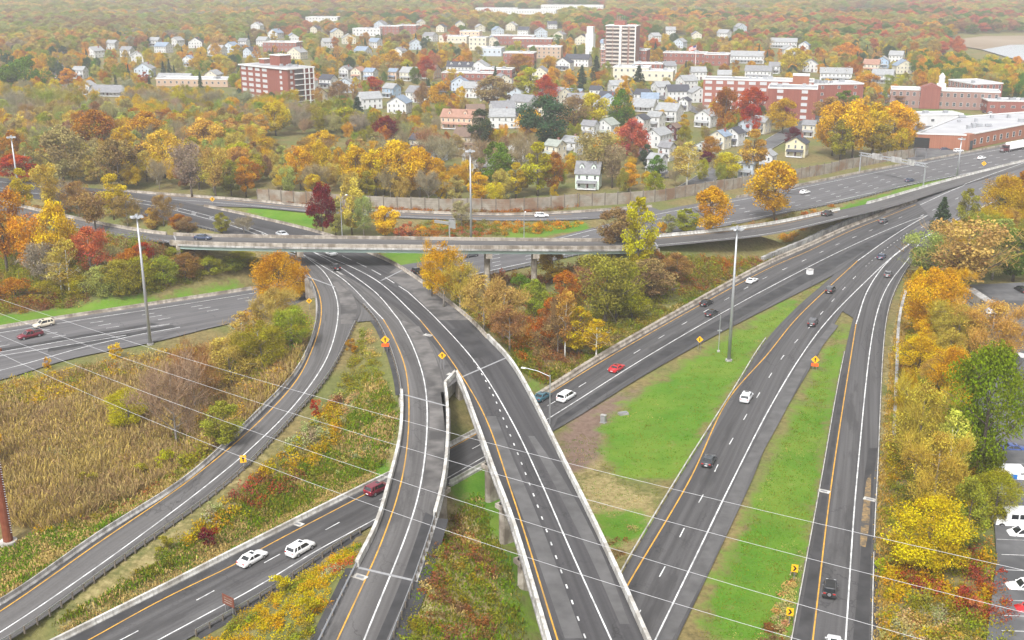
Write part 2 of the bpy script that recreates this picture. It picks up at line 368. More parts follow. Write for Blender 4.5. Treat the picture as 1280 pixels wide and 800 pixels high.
for k in SAMP:
    c, hw, br, t = SAMP[k]
    if c[:, 2].max() < 2: continue
    for oc, ohw, _, _ in (wc, lc):
        d = np.linalg.norm(c[:, None, :2] - oc[None, :, :2], axis=2) - ohw[None, :]
        br |= (d.min(1) < hw + 3.0) & (c[:, 2] > 4.6)
    q = proj(c)
    if k == 'east_viaduct': br |= (q[:, 1] > 452) | (c[:, 1] < 200)
    if k == 'west_viaduct': br |= (q[:, 1] > 474) & (q[:, 1] < 690)
    if k == 'flyover_ramp': br |= (q[:, 0] > 226) & (q[:, 0] < 806)

gx = np.r_[-np.geomspace(4200, 232, 34), np.arange(-228, 262, 2.0), np.geomspace(264, 4200, 34)]
gy = np.r_[-200, -60, 20, 60, 85, np.arange(100, 470, 2.0), np.geomspace(474, 5200, 48)]
GX, GY = np.meshgrid(gx, gy)
pts = np.stack([GX.ravel(), GY.ravel()], 1)
def vnoise(x, y, s, seed=0):
    """smooth value noise"""
    r = np.random.default_rng(seed).random((64, 64)); x = np.asarray(x) / s + 1000; y = np.asarray(y) / s + 1000
    i = np.floor(x).astype(int); j = np.floor(y).astype(int); fx = x - i; fy = y - j; fx = fx*fx*(3-2*fx); fy = fy*fy*(3-2*fy)
    g = lambda a, b: r[a % 64, b % 64]
    return (g(i, j)*(1-fx) + g(i+1, j)*fx)*(1-fy) + (g(i, j+1)*(1-fx) + g(i+1, j+1)*fx)*fy
Z = -.25 + .5 * (vnoise(pts[:, 0], pts[:, 1], 24, 1) - .5) + .25 * (vnoise(pts[:, 0], pts[:, 1], 7, 2) - .5) - .3
def nearest(k, P, skip_bridge):
    c, hw, br, _ = SAMP[k]; use = ~br if skip_bridge else np.ones(len(c), bool)
    if not use.any(): return np.full(len(P), 1e9), np.zeros(len(P))
    c, hw = c[use], hw[use]; D = np.empty(len(P)); ZZ = np.empty(len(P))
    for s in range(0, len(P), 20000):
        d = np.linalg.norm(P[s:s+20000, None, :] - c[None, :, :2], axis=2) - hw[None, :]
        i = d.argmin(1); D[s:s+20000] = d[np.arange(len(d)), i]; ZZ[s:s+20000] = c[i, 2]
    return D, ZZ
near_m = (pts[:, 0] > -700) & (pts[:, 0] < 900) & (pts[:, 1] < 1000)
NP = pts[near_m]; Zn = Z[near_m]; info = {k: nearest(k, NP, True) for k in SAMP}
for k, (D, ZZ) in info.items():                                   # raise banks
    Zn = np.maximum(Zn, ZZ - .3 - np.maximum(0, D - 1.6) * .5)
for k, (D, ZZ) in info.items():                                   # cut the roads themselves free
    Zn = np.minimum(Zn, ZZ - .22 + np.maximum(0, D - 1.2) * .6)
Z[near_m] = Zn
TZ = Z.reshape(GX.shape)
def tz(x, y):
    x = np.asarray(x, float); y = np.asarray(y, float)
    i = np.clip(np.searchsorted(gx, x) - 1, 0, len(gx) - 2); j = np.clip(np.searchsorted(gy, y) - 1, 0, len(gy) - 2)
    fx = np.clip((x - gx[i]) / (gx[i+1] - gx[i]), 0, 1); fy = np.clip((y - gy[j]) / (gy[j+1] - gy[j]), 0, 1)
    return (TZ[j, i]*(1-fx) + TZ[j, i+1]*fx)*(1-fy) + (TZ[j+1, i]*(1-fx) + TZ[j+1, i+1]*fx)*fy
def G(px, py):
    """point of the ground seen at a photo pixel"""
    zs = np.arange(14.0, -3.0, -.08)          # walk down the line of sight to the first ground it meets
    Q = np.array([U(px, py, z) for z in zs]); hit = np.where(tz(Q[:, 0], Q[:, 1]) >= Q[:, 2])[0]
    p = Q[hit[0]] if len(hit) else Q[-1]
    return np.array((p[0], p[1], float(tz(p[0], p[1]))))
def inside(P, poly):
    x, y = P[:, 0], P[:, 1]; r = np.zeros(len(P), bool); n = len(poly)
    for i in range(n):
        x1, y1 = poly[i][:2]; x2, y2 = poly[(i + 1) % n][:2]
        c = ((y1 > y) != (y2 > y)) & (x < (x2 - x1) * (y - y1) / (y2 - y1 + 1e-12) + x1); r ^= c
    return r
def wpoly(px): return [tuple(U(a, b, 0)[:2]) for a, b in px]
pz = proj(np.c_[pts, Z])
def mask(polys, blur=4):
    r = np.zeros(len(pts), bool)
    for p in polys: r |= inside(pz[:, :2], p) & (pz[:, 2] > 5)
    f = r.astype(float).reshape(GX.shape)
    for _ in range(blur):
        f[1:-1] = (f[:-2] + 2 * f[1:-1] + f[2:]) / 4; f[:, 1:-1] = (f[:, :-2] + 2 * f[:, 1:-1] + f[:, 2:]) / 4
    return f.ravel()
GREEN = [
 [(752,545),(775,512),(840,470),(960,392),(1072,316),(1010,368),(955,422),(905,490),(870,552),(842,600),(790,600),(757,580)],
 [(745,632),(800,640),(805,668),(772,690),(740,668)], [(868,800),(960,600),(1018,470),(1052,405),(1068,392),(1050,470),(1022,600),(984,800)],
 [(-60,405),(0,395),(90,384),(180,369),(320,352),(322,364),(185,384),(0,414),(-60,424)], [(60,815),(170,740),(330,655),(430,598),(474,578),(474,606),(330,680),(150,770),(90,810)],
 [(390,600),(440,560),(480,560),(485,600),(400,650)], [(555,605),(622,575),(642,640),(676,770),(676,812),(640,812),(622,700),(598,640)],
 [(280,258),(396,264),(404,290),(340,274)], [(470,312),(530,314),(530,330),(500,334)], [(640,287),(735,276),(736,286),(640,300)],
 [(1040,262),(1190,218),(1200,224),(1060,264)], [(1128,127),(1205,134),(1215,146),(1150,142)], [(82,700),(150,650),(120,690),(60,720),(0,690),(0,670)], [(655,455),(690,475),(680,500),(655,490)],
 [(960,402),(1000,380),(980,410)], [(1015,152),(1020,140),(1025,130),(1005,165)]]
TAN = [
 [(700,560),(760,520),(752,600),(800,610),(830,640),(790,700),(760,690),(720,610)], [(0,680),(130,640),(300,540),(390,450),(400,460),(300,590),(150,690),(0,770)],
 [(20,800),(200,690),(400,560),(480,500),(500,600),(330,670),(100,800)], [(500,800),(560,620),(620,600),(640,800)], [(1085,800),(1095,600),(1120,400),(1160,400),(1120,600),(1105,800)],
 [(860,800),(930,640),(1040,420),(1030,430),(955,600),(885,800)], [(960,800),(1010,600),(1050,460),(1035,620),(1000,800)]]
DIRT = [[(693,548),(720,518),(800,476),(806,492),(764,528),(750,572),(728,604),(704,585)]]
zc = np.zeros((len(pts), 4), np.float32); zc[:, 3] = 1
zc[:, 0] = mask(GREEN); zc[:, 1] = mask(TAN); zc[:, 2] = mask(DIRT)
far = pts[:, 1] > 480
me = mesh_from('ground', np.c_[pts, Z], np.array([(j*len(gx)+i, j*len(gx)+i+1, (j+1)*len(gx)+i+1, (j+1)*len(gx)+i) for j in range(len(gy)-1) for i in range(len(gx)-1)]), mat('ground', (.1, .1, .05), .95, spec=.1), smooth_=True)
at = me.attributes.new('zone', 'FLOAT_COLOR', 'POINT'); at.data.foreach_set('color', zc.ravel())
t = NT(me.materials[0]); p = t.pos(); at = t.n('Attribute'); at.attribute_name = 'zone'
sep = t.n('SeparateColor'); t.l(at.outputs['Color'], sep.inputs[0])
n1 = t.noise(p, .16, 5, .65); n2 = t.noise(p, 1.1, 4, .7); n3 = t.noise(p, .05, 3); n4 = t.noise(p, 4.0, 3, .7)
litter = t.ramp(n2, [(.3, (.1, .08, .035)), (.5, (.17, .135, .055)), (.72, (.25, .19, .085))])
olive = t.ramp(n2, [(.3, (.09, .1, .03)), (.7, (.16, .165, .055))])
c = t.mix(t.ramp(n3, [(.42, (0, 0, 0)), (.6, (1, 1, 1))]), litter, olive)
tan = t.ramp(n2, [(.28, (.16, .125, .05)), (.5, (.25, .2, .09)), (.75, (.36, .3, .15))])
br = t.math('SUBTRACT', t.math('ADD', t.math('MULTIPLY', n1, .9), t.math('MULTIPLY', n2, .35)), .62)
def edge(w, g=0.0):
    return t.ramp(t.math('ADD', w, t.math('MULTIPLY', t.math('ADD', br, g), 1.5)), [(.36, (0, 0, 0)), (.66, (1, 1, 1))])
c = t.mix(edge(sep.outputs[1]), c, tan)
c = t.mix(edge(sep.outputs[2]), c, t.ramp(n2, [(.3, (.12, .08, .06)), (.7, (.2, .14, .11))]))
green = t.ramp(t.math('ADD', t.math('MULTIPLY', n1, .55), t.math('MULTIPLY', n4, .45)), [(.3, (.045, .125, .01)), (.52, (.078, .175, .014)), (.72, (.15, .2, .035))])
green = t.mix(t.ramp(n3, [(.4, (0, 0, 0)), (.65, (.4, .4, .4))]), green, (.19, .215, .035)); green = t.mix(t.ramp(t.noise(p, .33, 5, .7), [(.58, (0, 0, 0)), (.7, (.4, .4, .4))]), green, (.2, .165, .07))
c = t.mix(edge(sep.outputs[0], .05), c, green)
t.base(c)
bmp = t.n('Bump'); bmp.inputs['Strength'].default_value = .5; bmp.inputs['Distance'].default_value = .3; t.l(n2, bmp.inputs['Height']); t.l(bmp.outputs[0], t.b.inputs['Normal'])
link('ground', me, kind='structure')

# ---- painted markings: each road keeps its own, lying just above the asphalt
MARK = {k: {} for k in RD}
def on_road(P, up=.02):
    P = np.array(P, float)
    for q in P: q[2] = road_z(*q) + up
    return P
def ribbon(P, w):
    t = np.gradient(P[:, :2], axis=0); t /= np.linalg.norm(t, axis=1)[:, None] + 1e-9
    r = np.stack([t[:, 1], -t[:, 0], 0 * t[:, 0]], 1) * w / 2; n = len(P)
    V = np.stack([P - r, P + r], 1).reshape(-1, 3); return V, [(2*i, 2*i+1, 2*i+3, 2*i+2) for i in range(n-1)]
def paint(k, m, pts_, w=.2, dash=None, z=0.0, phase=0.0, a=0, b=0, up=.02):
    P = ext(smooth(UL(pts_, z), 1.5), a, b); P = resample(P, step=1.5)
    mb = MARK[k].setdefault(m, MB())
    if dash:
        d = np.r_[0, np.cumsum(np.linalg.norm(np.diff(P[:, :2], axis=0), axis=1))]; s = phase
        while s + dash[0] < d[-1]:
            q = np.linspace(s, s + dash[0], 3); Q = np.stack([np.interp(q, d, P[:, i]) for i in range(3)], 1)
            mb.add(*ribbon(on_road(Q, up), w)); s += dash[1]
    else: mb.add(*ribbon(on_road(P, up), w))
DASH = (3.05, 12.2)
Wp, Yp = 'white_paint', 'yellow_paint'
k = 'lower_highway'
paint(k, Yp, [(111,800),(200,751),(296,704),(325,687),(460,616),(562,561),(598,541),(688,491),(740,459),(840,401),(960,336),(1010,314),(1060,290),(1110,270),(1145,256)], .2, a=60)
paint(k, Wp, [(200,799),(320,734),(395,689),(467,650),(562,596),(600,574),(689,521),(800,451),(887,400),(960,360),(1065,307),(1135,277),(1160,269)], .2, a=60)
paint(k, Wp, [(170,790),(263,741),(344,696),(415,658),(575,569),(600,556),(680,510),(723,484),(792,442),(854,405),(908,374),(957,347),(1006,325),(1050,304),(1093,286),(1130,270)], .17, DASH, a=60.0, phase=8.5)
k = 'right_highway'
paint(k, Yp, [(748,800),(782,736),(862,600),(910,500),(960,442),(994,400),(1035,360),(1072,326)], .22, a=60)
paint(k, Wp, [(1072,326),(1110,299),(1140,280),(1158,270)], .22)
paint(k, Wp, [(819,800),(869,697),(916,600),(960,514),(1000,447),(1035,400),(1085,349),(1120,317),(1145,299)], .22, a=60)
paint(k, Wp, [(804,757),(833,705),(858,655),(882,613),(900,576),(919,543),(937,512),(980,444),(1010,411),(1037,380),(1065,350),(1082,333)], .17, DASH, phase=7.0, a=60)
paint(k, Wp, [(1082,333),(1100,317),(1118,303),(1135,291)], .2, (.9, 3.6))
k = 'right_ramp'
paint(k, Yp, [(1016,800),(1040,600),(1070,405)], .2, a=60)
paint(k, Wp, [(1070,405),(1085,362),(1110,327),(1145,299)], .24)
paint(k, Wp, [(1057,800),(1071,600),(1094,400),(1110,357),(1135,324),(1150,303)], .2, a=60)
k = 'east_viaduct'
paint(k, Yp, [(697,800),(640,617),(602,512),(550,431),(525,400)], .2, z=7.5, a=55)
paint(k, Wp, [(525,400,7.5),(470,350,7.2),(420,325,6.9),(392,315,6.7)], .22)
paint(k, Wp, [(764,800,7.5),(715,692,7.5),(675,600,7.5),(640,527,7.5),(595,454,7.5),(547,400,7.5),(510,365,7.3)], .2, a=55)
paint(k, Wp, [(510,365,7.3),(470,340,7.1),(420,316,6.7),(395,303,6.5)], .2, (6, 9))
paint(k, Wp, [(732,798,7.5),(727,785,7.5),(694,693,7.5),(660,600,7.5),(637,542,7.5),(612,485,7.5),(589,446,7.5)], .2, (.95, 3.66), z=7.5)
for dy, dash in ((0, None), (5.5, DASH), (11, DASH), (15.5, None)):
    paint(k, Wp, [(372,311+dy*.4,6.3),(320,288+dy*.35,5.3),(255,269+dy*.3,3.8),(180,252+dy*.3,2.3),(95,239+dy*.5,1),(0,227+dy*.7,.3)], .25, dash, b=100)
k = 'west_viaduct'
paint(k, Yp, [(422,799),(477,677),(502,600),(511,525),(507,462),(492,422),(479,399)], .2, z=7.5, a=50)
paint(k, Wp, [(479,399,7.5),(465,385,7.4),(430,350,7.1),(377,317,6.6)], .22)
paint(k, Wp, [(457,795),(512,656),(527,599),(534,525),(530,475),(515,430),(499,400)], .2, z=7.5, a=50)
paint(k, Wp, [(499,400,7.5),(470,366,7.3),(427,335,7),(392,315,6.7)], .22)
k = 'west_ramp'
paint(k, Yp, [(-80,812,1.6),(0,764,1.8),(125,677,2.4),(237,600,3.2),(320,529,4.6),(370,475,5.6),(392,432,6.2),(401,398,6.8),(400,372,7),(389,347,7),(370,327,6.8)], .2)
paint(k, Wp, [(-60,826,1.6),(0,790,1.8),(125,705,2.4),(267,600,3.2),(320,553,4.2),(370,502,5.3),(407,450,6.1),(422,399,6.8),(420,370,7),(405,340,7),(377,317,6.6)], .2)
k = 'west_highway'
for y0, y1, dash, xs in ((418, 300, None, 0), (423, 303, DASH, 0), (427, 306, DASH, 0), (432, 310, DASH, 0)): pass
paint(k, Wp, [(-100,432),(0,416),(100,400),(200,385),(320,366)], .22)
paint(k, Wp, [(-100,437),(0,421),(125,402),(220,387),(320,370),(420,352)], .2, DASH)
paint(k, Wp, [(-100,444),(0,427),(130,406),(220,391),(320,374),(420,355)], .2, DASH, phase=1.5)
paint(k, Wp, [(-100,450),(0,433),(135,410),(220,396),(320,378),(420,359)], .2, DASH, phase=3)
paint(k, Wp, [(-100,457),(0,440),(110,421),(212,405)], .24); paint(k, Wp, [(-100,463),(0,445),(80,432),(158,419)], .24)
paint(k, Wp, [(-100,484),(0,463),(105,434),(170,419),(225,409)], .24)
for f, dash in ((.1, None), (.3, DASH), (.45, DASH), (.6, DASH), (.75, DASH), (.9, None)):
    Q = [(530, 327+f*34), (610, 311+f*31), (682, 299+f*27), (740, 285+f*28), (830, 263+f*31), (935, 245+f*32), (1005, 231+f*32), (1135, 205+f*29), (1290, 177+f*27)]
    paint(k, Wp, Q, .25, dash, b=300)
k = 'north_ramp'
paint(k, Yp, [(200,245,1.7),(320,254,1.5),(390,261,1),(470,266,.6),(560,269.5,.3),(640,271,.1),(715,268,0)], .2)
paint(k, Wp, [(200,249,1.7),(320,257.5,1.5),(390,264.2,1),(470,269.4,.6),(560,273,.3),(640,274.6,.1),(735,272,0)], .2)
k = 'merged_highway'
for f, dash in ((.08, None), (.36, DASH), (.64, DASH), (.92, None)):
    paint(k, Wp, [(1150+2*f,252+f*51), (1195,232+f*46), (1240,215+f*41), (1295,196+f*32)], .26, dash, b=250)
k = 'flyover_ramp'
paint(k, Wp, [(27,269,8),(100,284.5,9.8),(150,293.5,10.8),(215,302,11.8),(320,305.5,12.5)], .18)
paint(k, Yp, [(815,299,10.4),(890,291.5,8.8),(960,283,7),(1047,265,4.2)], .18); paint(k, Wp, [(815,307,10.4),(890,300,8.8),(960,292,7),(1060,269.5,4)], .18)
for k, d in MARK.items():
    for m, mb in d.items(): mb.build('lane_marking' if m in (Wp, Yp) else 'asphalt_patch', M[m], ROAD_OBJ[k])
# resurfaced stretches, and strips that only differ in tone
def patch(k, m, Lp, Rp, z, up=.009):
    L = on_road(smooth(UL(Lp, z), 2.5), up); Rr = on_road(smooth(UL(Rp, z), 2.5), up); n = max(len(L), len(Rr))
    L, Rr = resample(L, n), resample(Rr, n)
    link('asphalt_patch', strip_mesh('asphalt_patch', L, Rr, M[m], 3), ROAD_OBJ[k])
patch('east_viaduct', 'patch_light', [(706,798),(660,665),(625,570),(608,520)], [(729,798),(678,660),(640,570),(620,520)], 7.5)
patch('east_viaduct', 'patch_light', [(775,780),(735,690),(690,600),(660,545)], [(787,780),(752,690),(705,600),(668,545)], 7.5)
patch('west_viaduct', 'patch', [(540,640),(551,600),(556,540),(551,490)], [(547,640),(556,600),(560,540),(555,490)], 7.5)
patch('west_viaduct', 'patch', [(470,800),(500,730),(525,660),(532,640)], [(483,800),(515,725),(537,660),(543,646)], 7.5)
patch('lower_highway', 'patch', [(78,803),(200,742),(320,681),(472,605)], [(104,801),(200,749),(320,688),(466,611)], 0)
patch('lower_highway', 'patch', [(692,534),(800,465),(920,400),(1060,325),(1120,290)], [(697,523),(800,455),(915,391),(1060,314),(1120,286)], 0)
patch('lower_gore', 'patch', [(1052,336),(1090,311),(1125,289)], [(1068,324),(1098,301),(1135,281)], 0, .03)
patch('right_ramp', 'patch', [(995,800),(1031,600),(1053,470)], [(1013,800),(1037,600),(1060,460)], 0)
patch('right_ramp', 'patch', [(1066,800),(1076,690),(1080,600),(1086,560)], [(1086,800),(1089,690),(1092,600),(1097,560)], 0)
patch('right_highway', 'patch_light', [(824,800),(873,700),(920,600),(962,520),(1002,450),(1040,404)], [(840,800),(895,692),(935,600),(974,528),(1014,452),(1048,407)], 0)
M['leaf_litter'] = noisy('leaf_litter', (.09, .075, .06), (.34, .22, .09), 2.2, c2=(.07, .065, .06), scale2=.6)
patch('right_ramp', 'leaf_litter', [(1075,682),(1076,660),(1079,630),(1083,600)], [(1082,684),(1086,660),(1088,630),(1089,592)], 0, .014)
patch('east_viaduct', 'patch', [(590,448),(570,425),(552,412)], [(618,446),(598,422),(586,410)], 7.5)
patch('west_ramp', 'patch', [(-90,801,1.6),(0,757,1.8),(125,671,2.4),(232,602,3.2),(320,521,4.6),(370,467,5.6),(392,420,6.4)], [(-80,807,1.6),(0,761,1.8),(125,674.5,2.4),(236,601,3.2),(320,526,4.6),(371,472,5.6),(395,424,6.4)], 0)  # darker strip along the ramp's left shoulder, between barrier and yellow line
def verge(k, side, pa, pb, w):
    E = RD[k][0 if side == 'L' else 1]; q = proj(E)[:, :2]; i, j = sorted((int(np.linalg.norm(q - np.array(pa), axis=1).argmin()), int(np.linalg.norm(q - np.array(pb), axis=1).argmin())))
    O = RD[k][1 if side == 'L' else 0]; A = E[i:j+1].copy(); d = (E - O)[i:j+1]; t_ = np.gradient(A[:, :2], axis=0); t_ /= np.linalg.norm(t_, axis=1)[:, None]; nn = np.stack([t_[:, 1], -t_[:, 0]], 1); nn *= np.sign((nn * d[:, :2]).sum(1))[:, None]
    B_ = A.copy(); B_[:, :2] += nn * w; A[:, :2] -= nn * .3; A[:, 2] -= .1; B_[:, 2] -= .24
    link('paved_verge', strip_mesh('paved_verge', A, B_, M['patch'], 3), kind='structure')
M['worn_tan'] = noisy('worn_concrete_asphalt', (.1, .093, .089), (.165, .155, .149), .5, c2=(.06, .057, .056), scale2=.16)
patch('west_viaduct', 'worn_tan', [(529,612),(537,525),(533,475),(518,430),(502,400)], [(550,612),(557,525),(552,475),(540,436),(524,408)], 7.5)
patch('east_viaduct', 'worn_tan', [(549,400,7.5),(512,365,7.3),(482,345,7.1)], [(587,400,7.5),(528,355,7.2),(496,334,7)], 0)
patch('west_ramp', 'worn_tan', [(426,404,6.8),(424,372,7),(410,342,7)], [(443,404,6.8),(446,382,7),(430,352,7)], 0, .03)
patch('west_highway', 'patch', [(60,436),(130,422),(215,406)], [(60,440),(130,427),(222,409)], 0)
patch('lower_highway', 'patch_light', [(230,775),(330,722),(400,682)], [(236,780),(336,727),(404,687)], 0)
verge('west_viaduct', 'L', (446,708), (395,812), 1.5); verge('west_viaduct', 'R', (542,648), (480,812), 1.9); verge('west_viaduct', 'L', (470,400), (500,490), 1.1); verge('lower_highway', 'R', (240,796), (452,664), 1.0); verge('right_ramp', 'R', (1088,812), (1093,690), 1.0)
patch('west_highway', 'patch', [(0,436),(100,419),(190,404)], [(0,440),(100,423),(200,405)], 0)
# ---------------------------------------------------------------- viaducts, barriers, guard rails
def seg(k, side, pa, pb, inset=0.0, step=2.5):
    """stretch of a road edge between the points nearest two photo pixels; inset > 0 moves it onto the road"""
    E = RD[k][0 if side == 'L' else 1]; O = RD[k][1 if side == 'L' else 0]; q = proj(E)[:, :2]
    i = int(np.linalg.norm(q - np.array(pa), axis=1).argmin()); j = int(np.linalg.norm(q - np.array(pb), axis=1).argmin())
    if i > j: i, j = j, i
    P = E[i:j+1].copy(); v = (O - E)[i:j+1, :2]; t = np.gradient(P[:, :2], axis=0); t /= np.linalg.norm(t, axis=1)[:, None] + 1e-9
    nrm = np.stack([t[:, 1], -t[:, 0]], 1); nrm *= np.sign((nrm * v).sum(1))[:, None]
    P[:, :2] += nrm * inset
    return resample(P, step=step)
JERSEY = [(-.31, -.3), (-.31, .1), (-.13, .36), (-.09, .86), (.09, .86), (.13, .36), (.31, .1), (.31, -.3)]
def wall_prof(w, h, base=-.3, cope=.05): return [(-w/2, base), (-w/2, h - .16), (-w/2 - cope, h - .15), (-w/2 - cope, h), (w/2 + cope, h), (w/2 + cope, h - .15), (w/2, h - .16), (w/2, base)]
def barrier(name, P, m, label, cat='barrier', prof=JERSEY, group=None):
    o = MB().sweep(P, prof).build(name, m); tag(o, label, cat, group); return o
RAIL = [(-.04, .50), (-.04, .58), (.04, .62), (-.02, .67), (.04, .72), (-.04, .76), (-.04, .84), (-.08, .84), (-.08, .50)]
post_mesh = MB().box((0, 0, .25), (.16, .2, 1.1)).mesh('post', M['post_wood'])
steel_post_mesh = MB().box((0, 0, .25), (.1, .16, 1.1)).mesh('post', M['galv_dark'])
def guardrail(P, label, gap=1.95, side=1, group='steel guard rails along the ramps', posts=True, prof=None, m='galv', pm=post_mesh):
    e = empty('guardrail', tuple(P[0]), label=label, cat='guardrail', group=group); Q = P - P[0]
    s = side; pr = [(s * a, b) for a, b in (prof or RAIL)]
    if s < 0: pr = pr[::-1]
    MB().sweep(Q, pr).build('rail', M[m], e)
    if posts:
        L = np.linalg.norm(np.diff(Q[:, :2], axis=0), axis=1).sum(); n = int(L / gap)
        if n > 98: n = 98
        R_ = resample(Q, n); T = np.gradient(R_[:, :2], axis=0)
        for p, tt in zip(R_, T):
            a = math.atan2(tt[1], tt[0]); off = .16 * -s
            link('post', pm, e, loc=(p[0] + math.sin(a) * off, p[1] - math.cos(a) * off, p[2]), rz=a)
    return e

# --- the lower highway
barrier('concrete_barrier', seg('lower_highway', 'L', (60,808), (472,602)), M['concrete_white'], 'pale concrete barrier along the highway with two white cars, up to the west viaduct', prof=[(-.3,-.3),(-.3,.1),(-.2,.36),(-.18,.82),(.18,.82),(.2,.36),(.3,.1),(.3,-.3)])
barrier('concrete_barrier', seg('lower_highway', 'L', (480,598), (640,514)), M['concrete_white'], 'short pale concrete barrier on the highway beneath the viaducts')
barrier('concrete_barrier', seg('lower_highway', 'L', (668,499), (1190,233)), M['concrete_tan'], 'long tan concrete barrier along the highway where the red coupe drives', prof=[(-.55,-.3),(-.5,.9),(.3,.9),(.36,.4),(.6,.1),(.6,-.3)])
barrier('concrete_barrier', seg('lower_highway', 'R', (566,604), (612,579)), M['concrete_white'], 'white concrete barrier beside the grass between the two viaducts')
guardrail(seg('lower_highway', 'R', (235,796), (452,664)), 'grey steel guard rail behind the brown sign on the lower highway', side=-1)
# block retaining wall above the tan barrier
P = seg('lower_highway', 'L', (962,328), (1120,262), -2.2, 2.4)
ew = empty('retaining_wall', tuple(P[0]), label='stepped wall of pale concrete blocks behind the tan barrier', cat='retaining wall')
mbw = MB()
for a, b in zip(P[:-1], P[1:]):
    d = b - a; mbw.box(tuple((a + b) / 2 - P[0] + np.array((0, 0, .6 + random.uniform(-.08, .18)))), (np.linalg.norm(d[:2]) * .96, .9, 2.0), 0, math.atan2(d[1], d[0]))
mbw.build('block_course', M['concrete_grey'], ew)

# --- west ramp
barrier('concrete_barrier', seg('west_ramp', 'L', (-60,786), (388,355)), M['concrete_grey'], 'dark stained concrete barrier along the reed field side of the curved ramp')
guardrail(seg('west_ramp', 'R', (-20,822), (444,404)), 'grey steel guard rail on the outer bend of the curved ramp', side=-1, gap=2.0)
# --- west viaduct
guardrail(seg('west_viaduct', 'L', (456,385), (501,496)), 'grey steel guard rail by the orange work sign, above the west viaduct', side=1)
guardrail(seg('west_viaduct', 'L', (446,708), (395,812)), 'grey steel guard rail at the left foot of the west viaduct', side=1)
guardrail(seg('west_viaduct', 'R', (542,648), (480,812)), 'grey steel guard rail at the right foot of the west viaduct', side=-1)
# --- right highway and right ramp
guardrail(seg('right_highway', 'L', (720,830), (957,426)), 'white guard rail between the green lawn and the two lane highway', side=1, m='concrete_white', gap=3.8)
guardrail(seg('right_ramp', 'L', (985,820), (1050,441)), 'white guard rail along the grass side of the single lane ramp', side=1, m='concrete_white', gap=3.8)
guardrail(seg('right_ramp', 'R', (1088,820), (1089,700)), 'short white guard rail beside the jeep, nearest the camera', side=-1, m='concrete_white', gap=3.8)
guardrail(seg('right_ramp', 'R', (1092,676), (1144,326)), 'long white guard rail along the tree side of the single lane ramp', side=-1, m='concrete_white', gap=3.8)
P = smooth([G(1117,545), G(1120,480), G(1124,400), G(1132,366)], 2.5)
barrier('low_wall', P, M['concrete_grey'], 'low pale wall in the scrub behind the single lane ramp', 'wall', wall_prof(.55, .7))

# --- the interstate on the far side
barrier('concrete_barrier', seg('west_highway', 'L', (-120,432), (372,352)), M['concrete_tan'], 'concrete barrier along the far edge of the interstate by the birches')
guardrail(seg('west_highway', 'R', (532,361), (725,318)), 'weathered guard rail on the interstate beneath the flyover', side=-1, m='galv_dark', pm=steel_post_mesh, gap=2.2)
guardrail(seg('west_highway', 'R', (985,266), (1195,220)), 'dark guard rail along the grass strip by the sign gantry', side=-1, m='galv_dark', pm=steel_post_mesh, gap=2.2)
barrier('concrete_barrier', seg('west_highway', 'L', (925,247), (1290,177)), M['concrete_tan'], 'tan concrete kerb wall between the interstate and the brick supermarket', prof=[(-1.6,-.3),(-1.6,.35),(.1,.35),(.16,.9),(.4,.9),(.5,.1),(.5,-.3)])
barrier('concrete_barrier', seg('north_ramp', 'L', (132,236), (812,259)), M['concrete_tan'], 'concrete barrier at the foot of the noise wall')
barrier('concrete_barrier', seg('east_viaduct', 'R', (612,425), (255,258), .1), M['concrete_tan'], 'old tan concrete barrier leading from the east viaduct under the flyover')
guardrail(seg('east_viaduct', 'L', (222,279), (270,291)), 'short guard rail beside the small round bare tree', side=1, m='galv_dark', pm=steel_post_mesh)
barrier('concrete_barrier', seg('flyover_ramp', 'L', (-50,240), (212,294)), M['concrete_tan'], 'concrete barrier on the rising bend of the flyover ramp')
guardrail(seg('flyover_ramp', 'R', (107,288), (212,304)), 'grey guard rail on the rising bend of the flyover ramp', side=-1, m='galv_dark', pm=steel_post_mesh)
barrier('concrete_barrier', seg('flyover_ramp', 'L', (812,298), (1050,262)), M['concrete_white'], 'pale concrete barrier on the flyover ramp by the orange tree')
barrier('concrete_barrier', seg('flyover_ramp', 'L', (1084,255), (1280,201)), M['concrete_white'], 'pale concrete barrier between ramp and grass strip near the sign gantry')

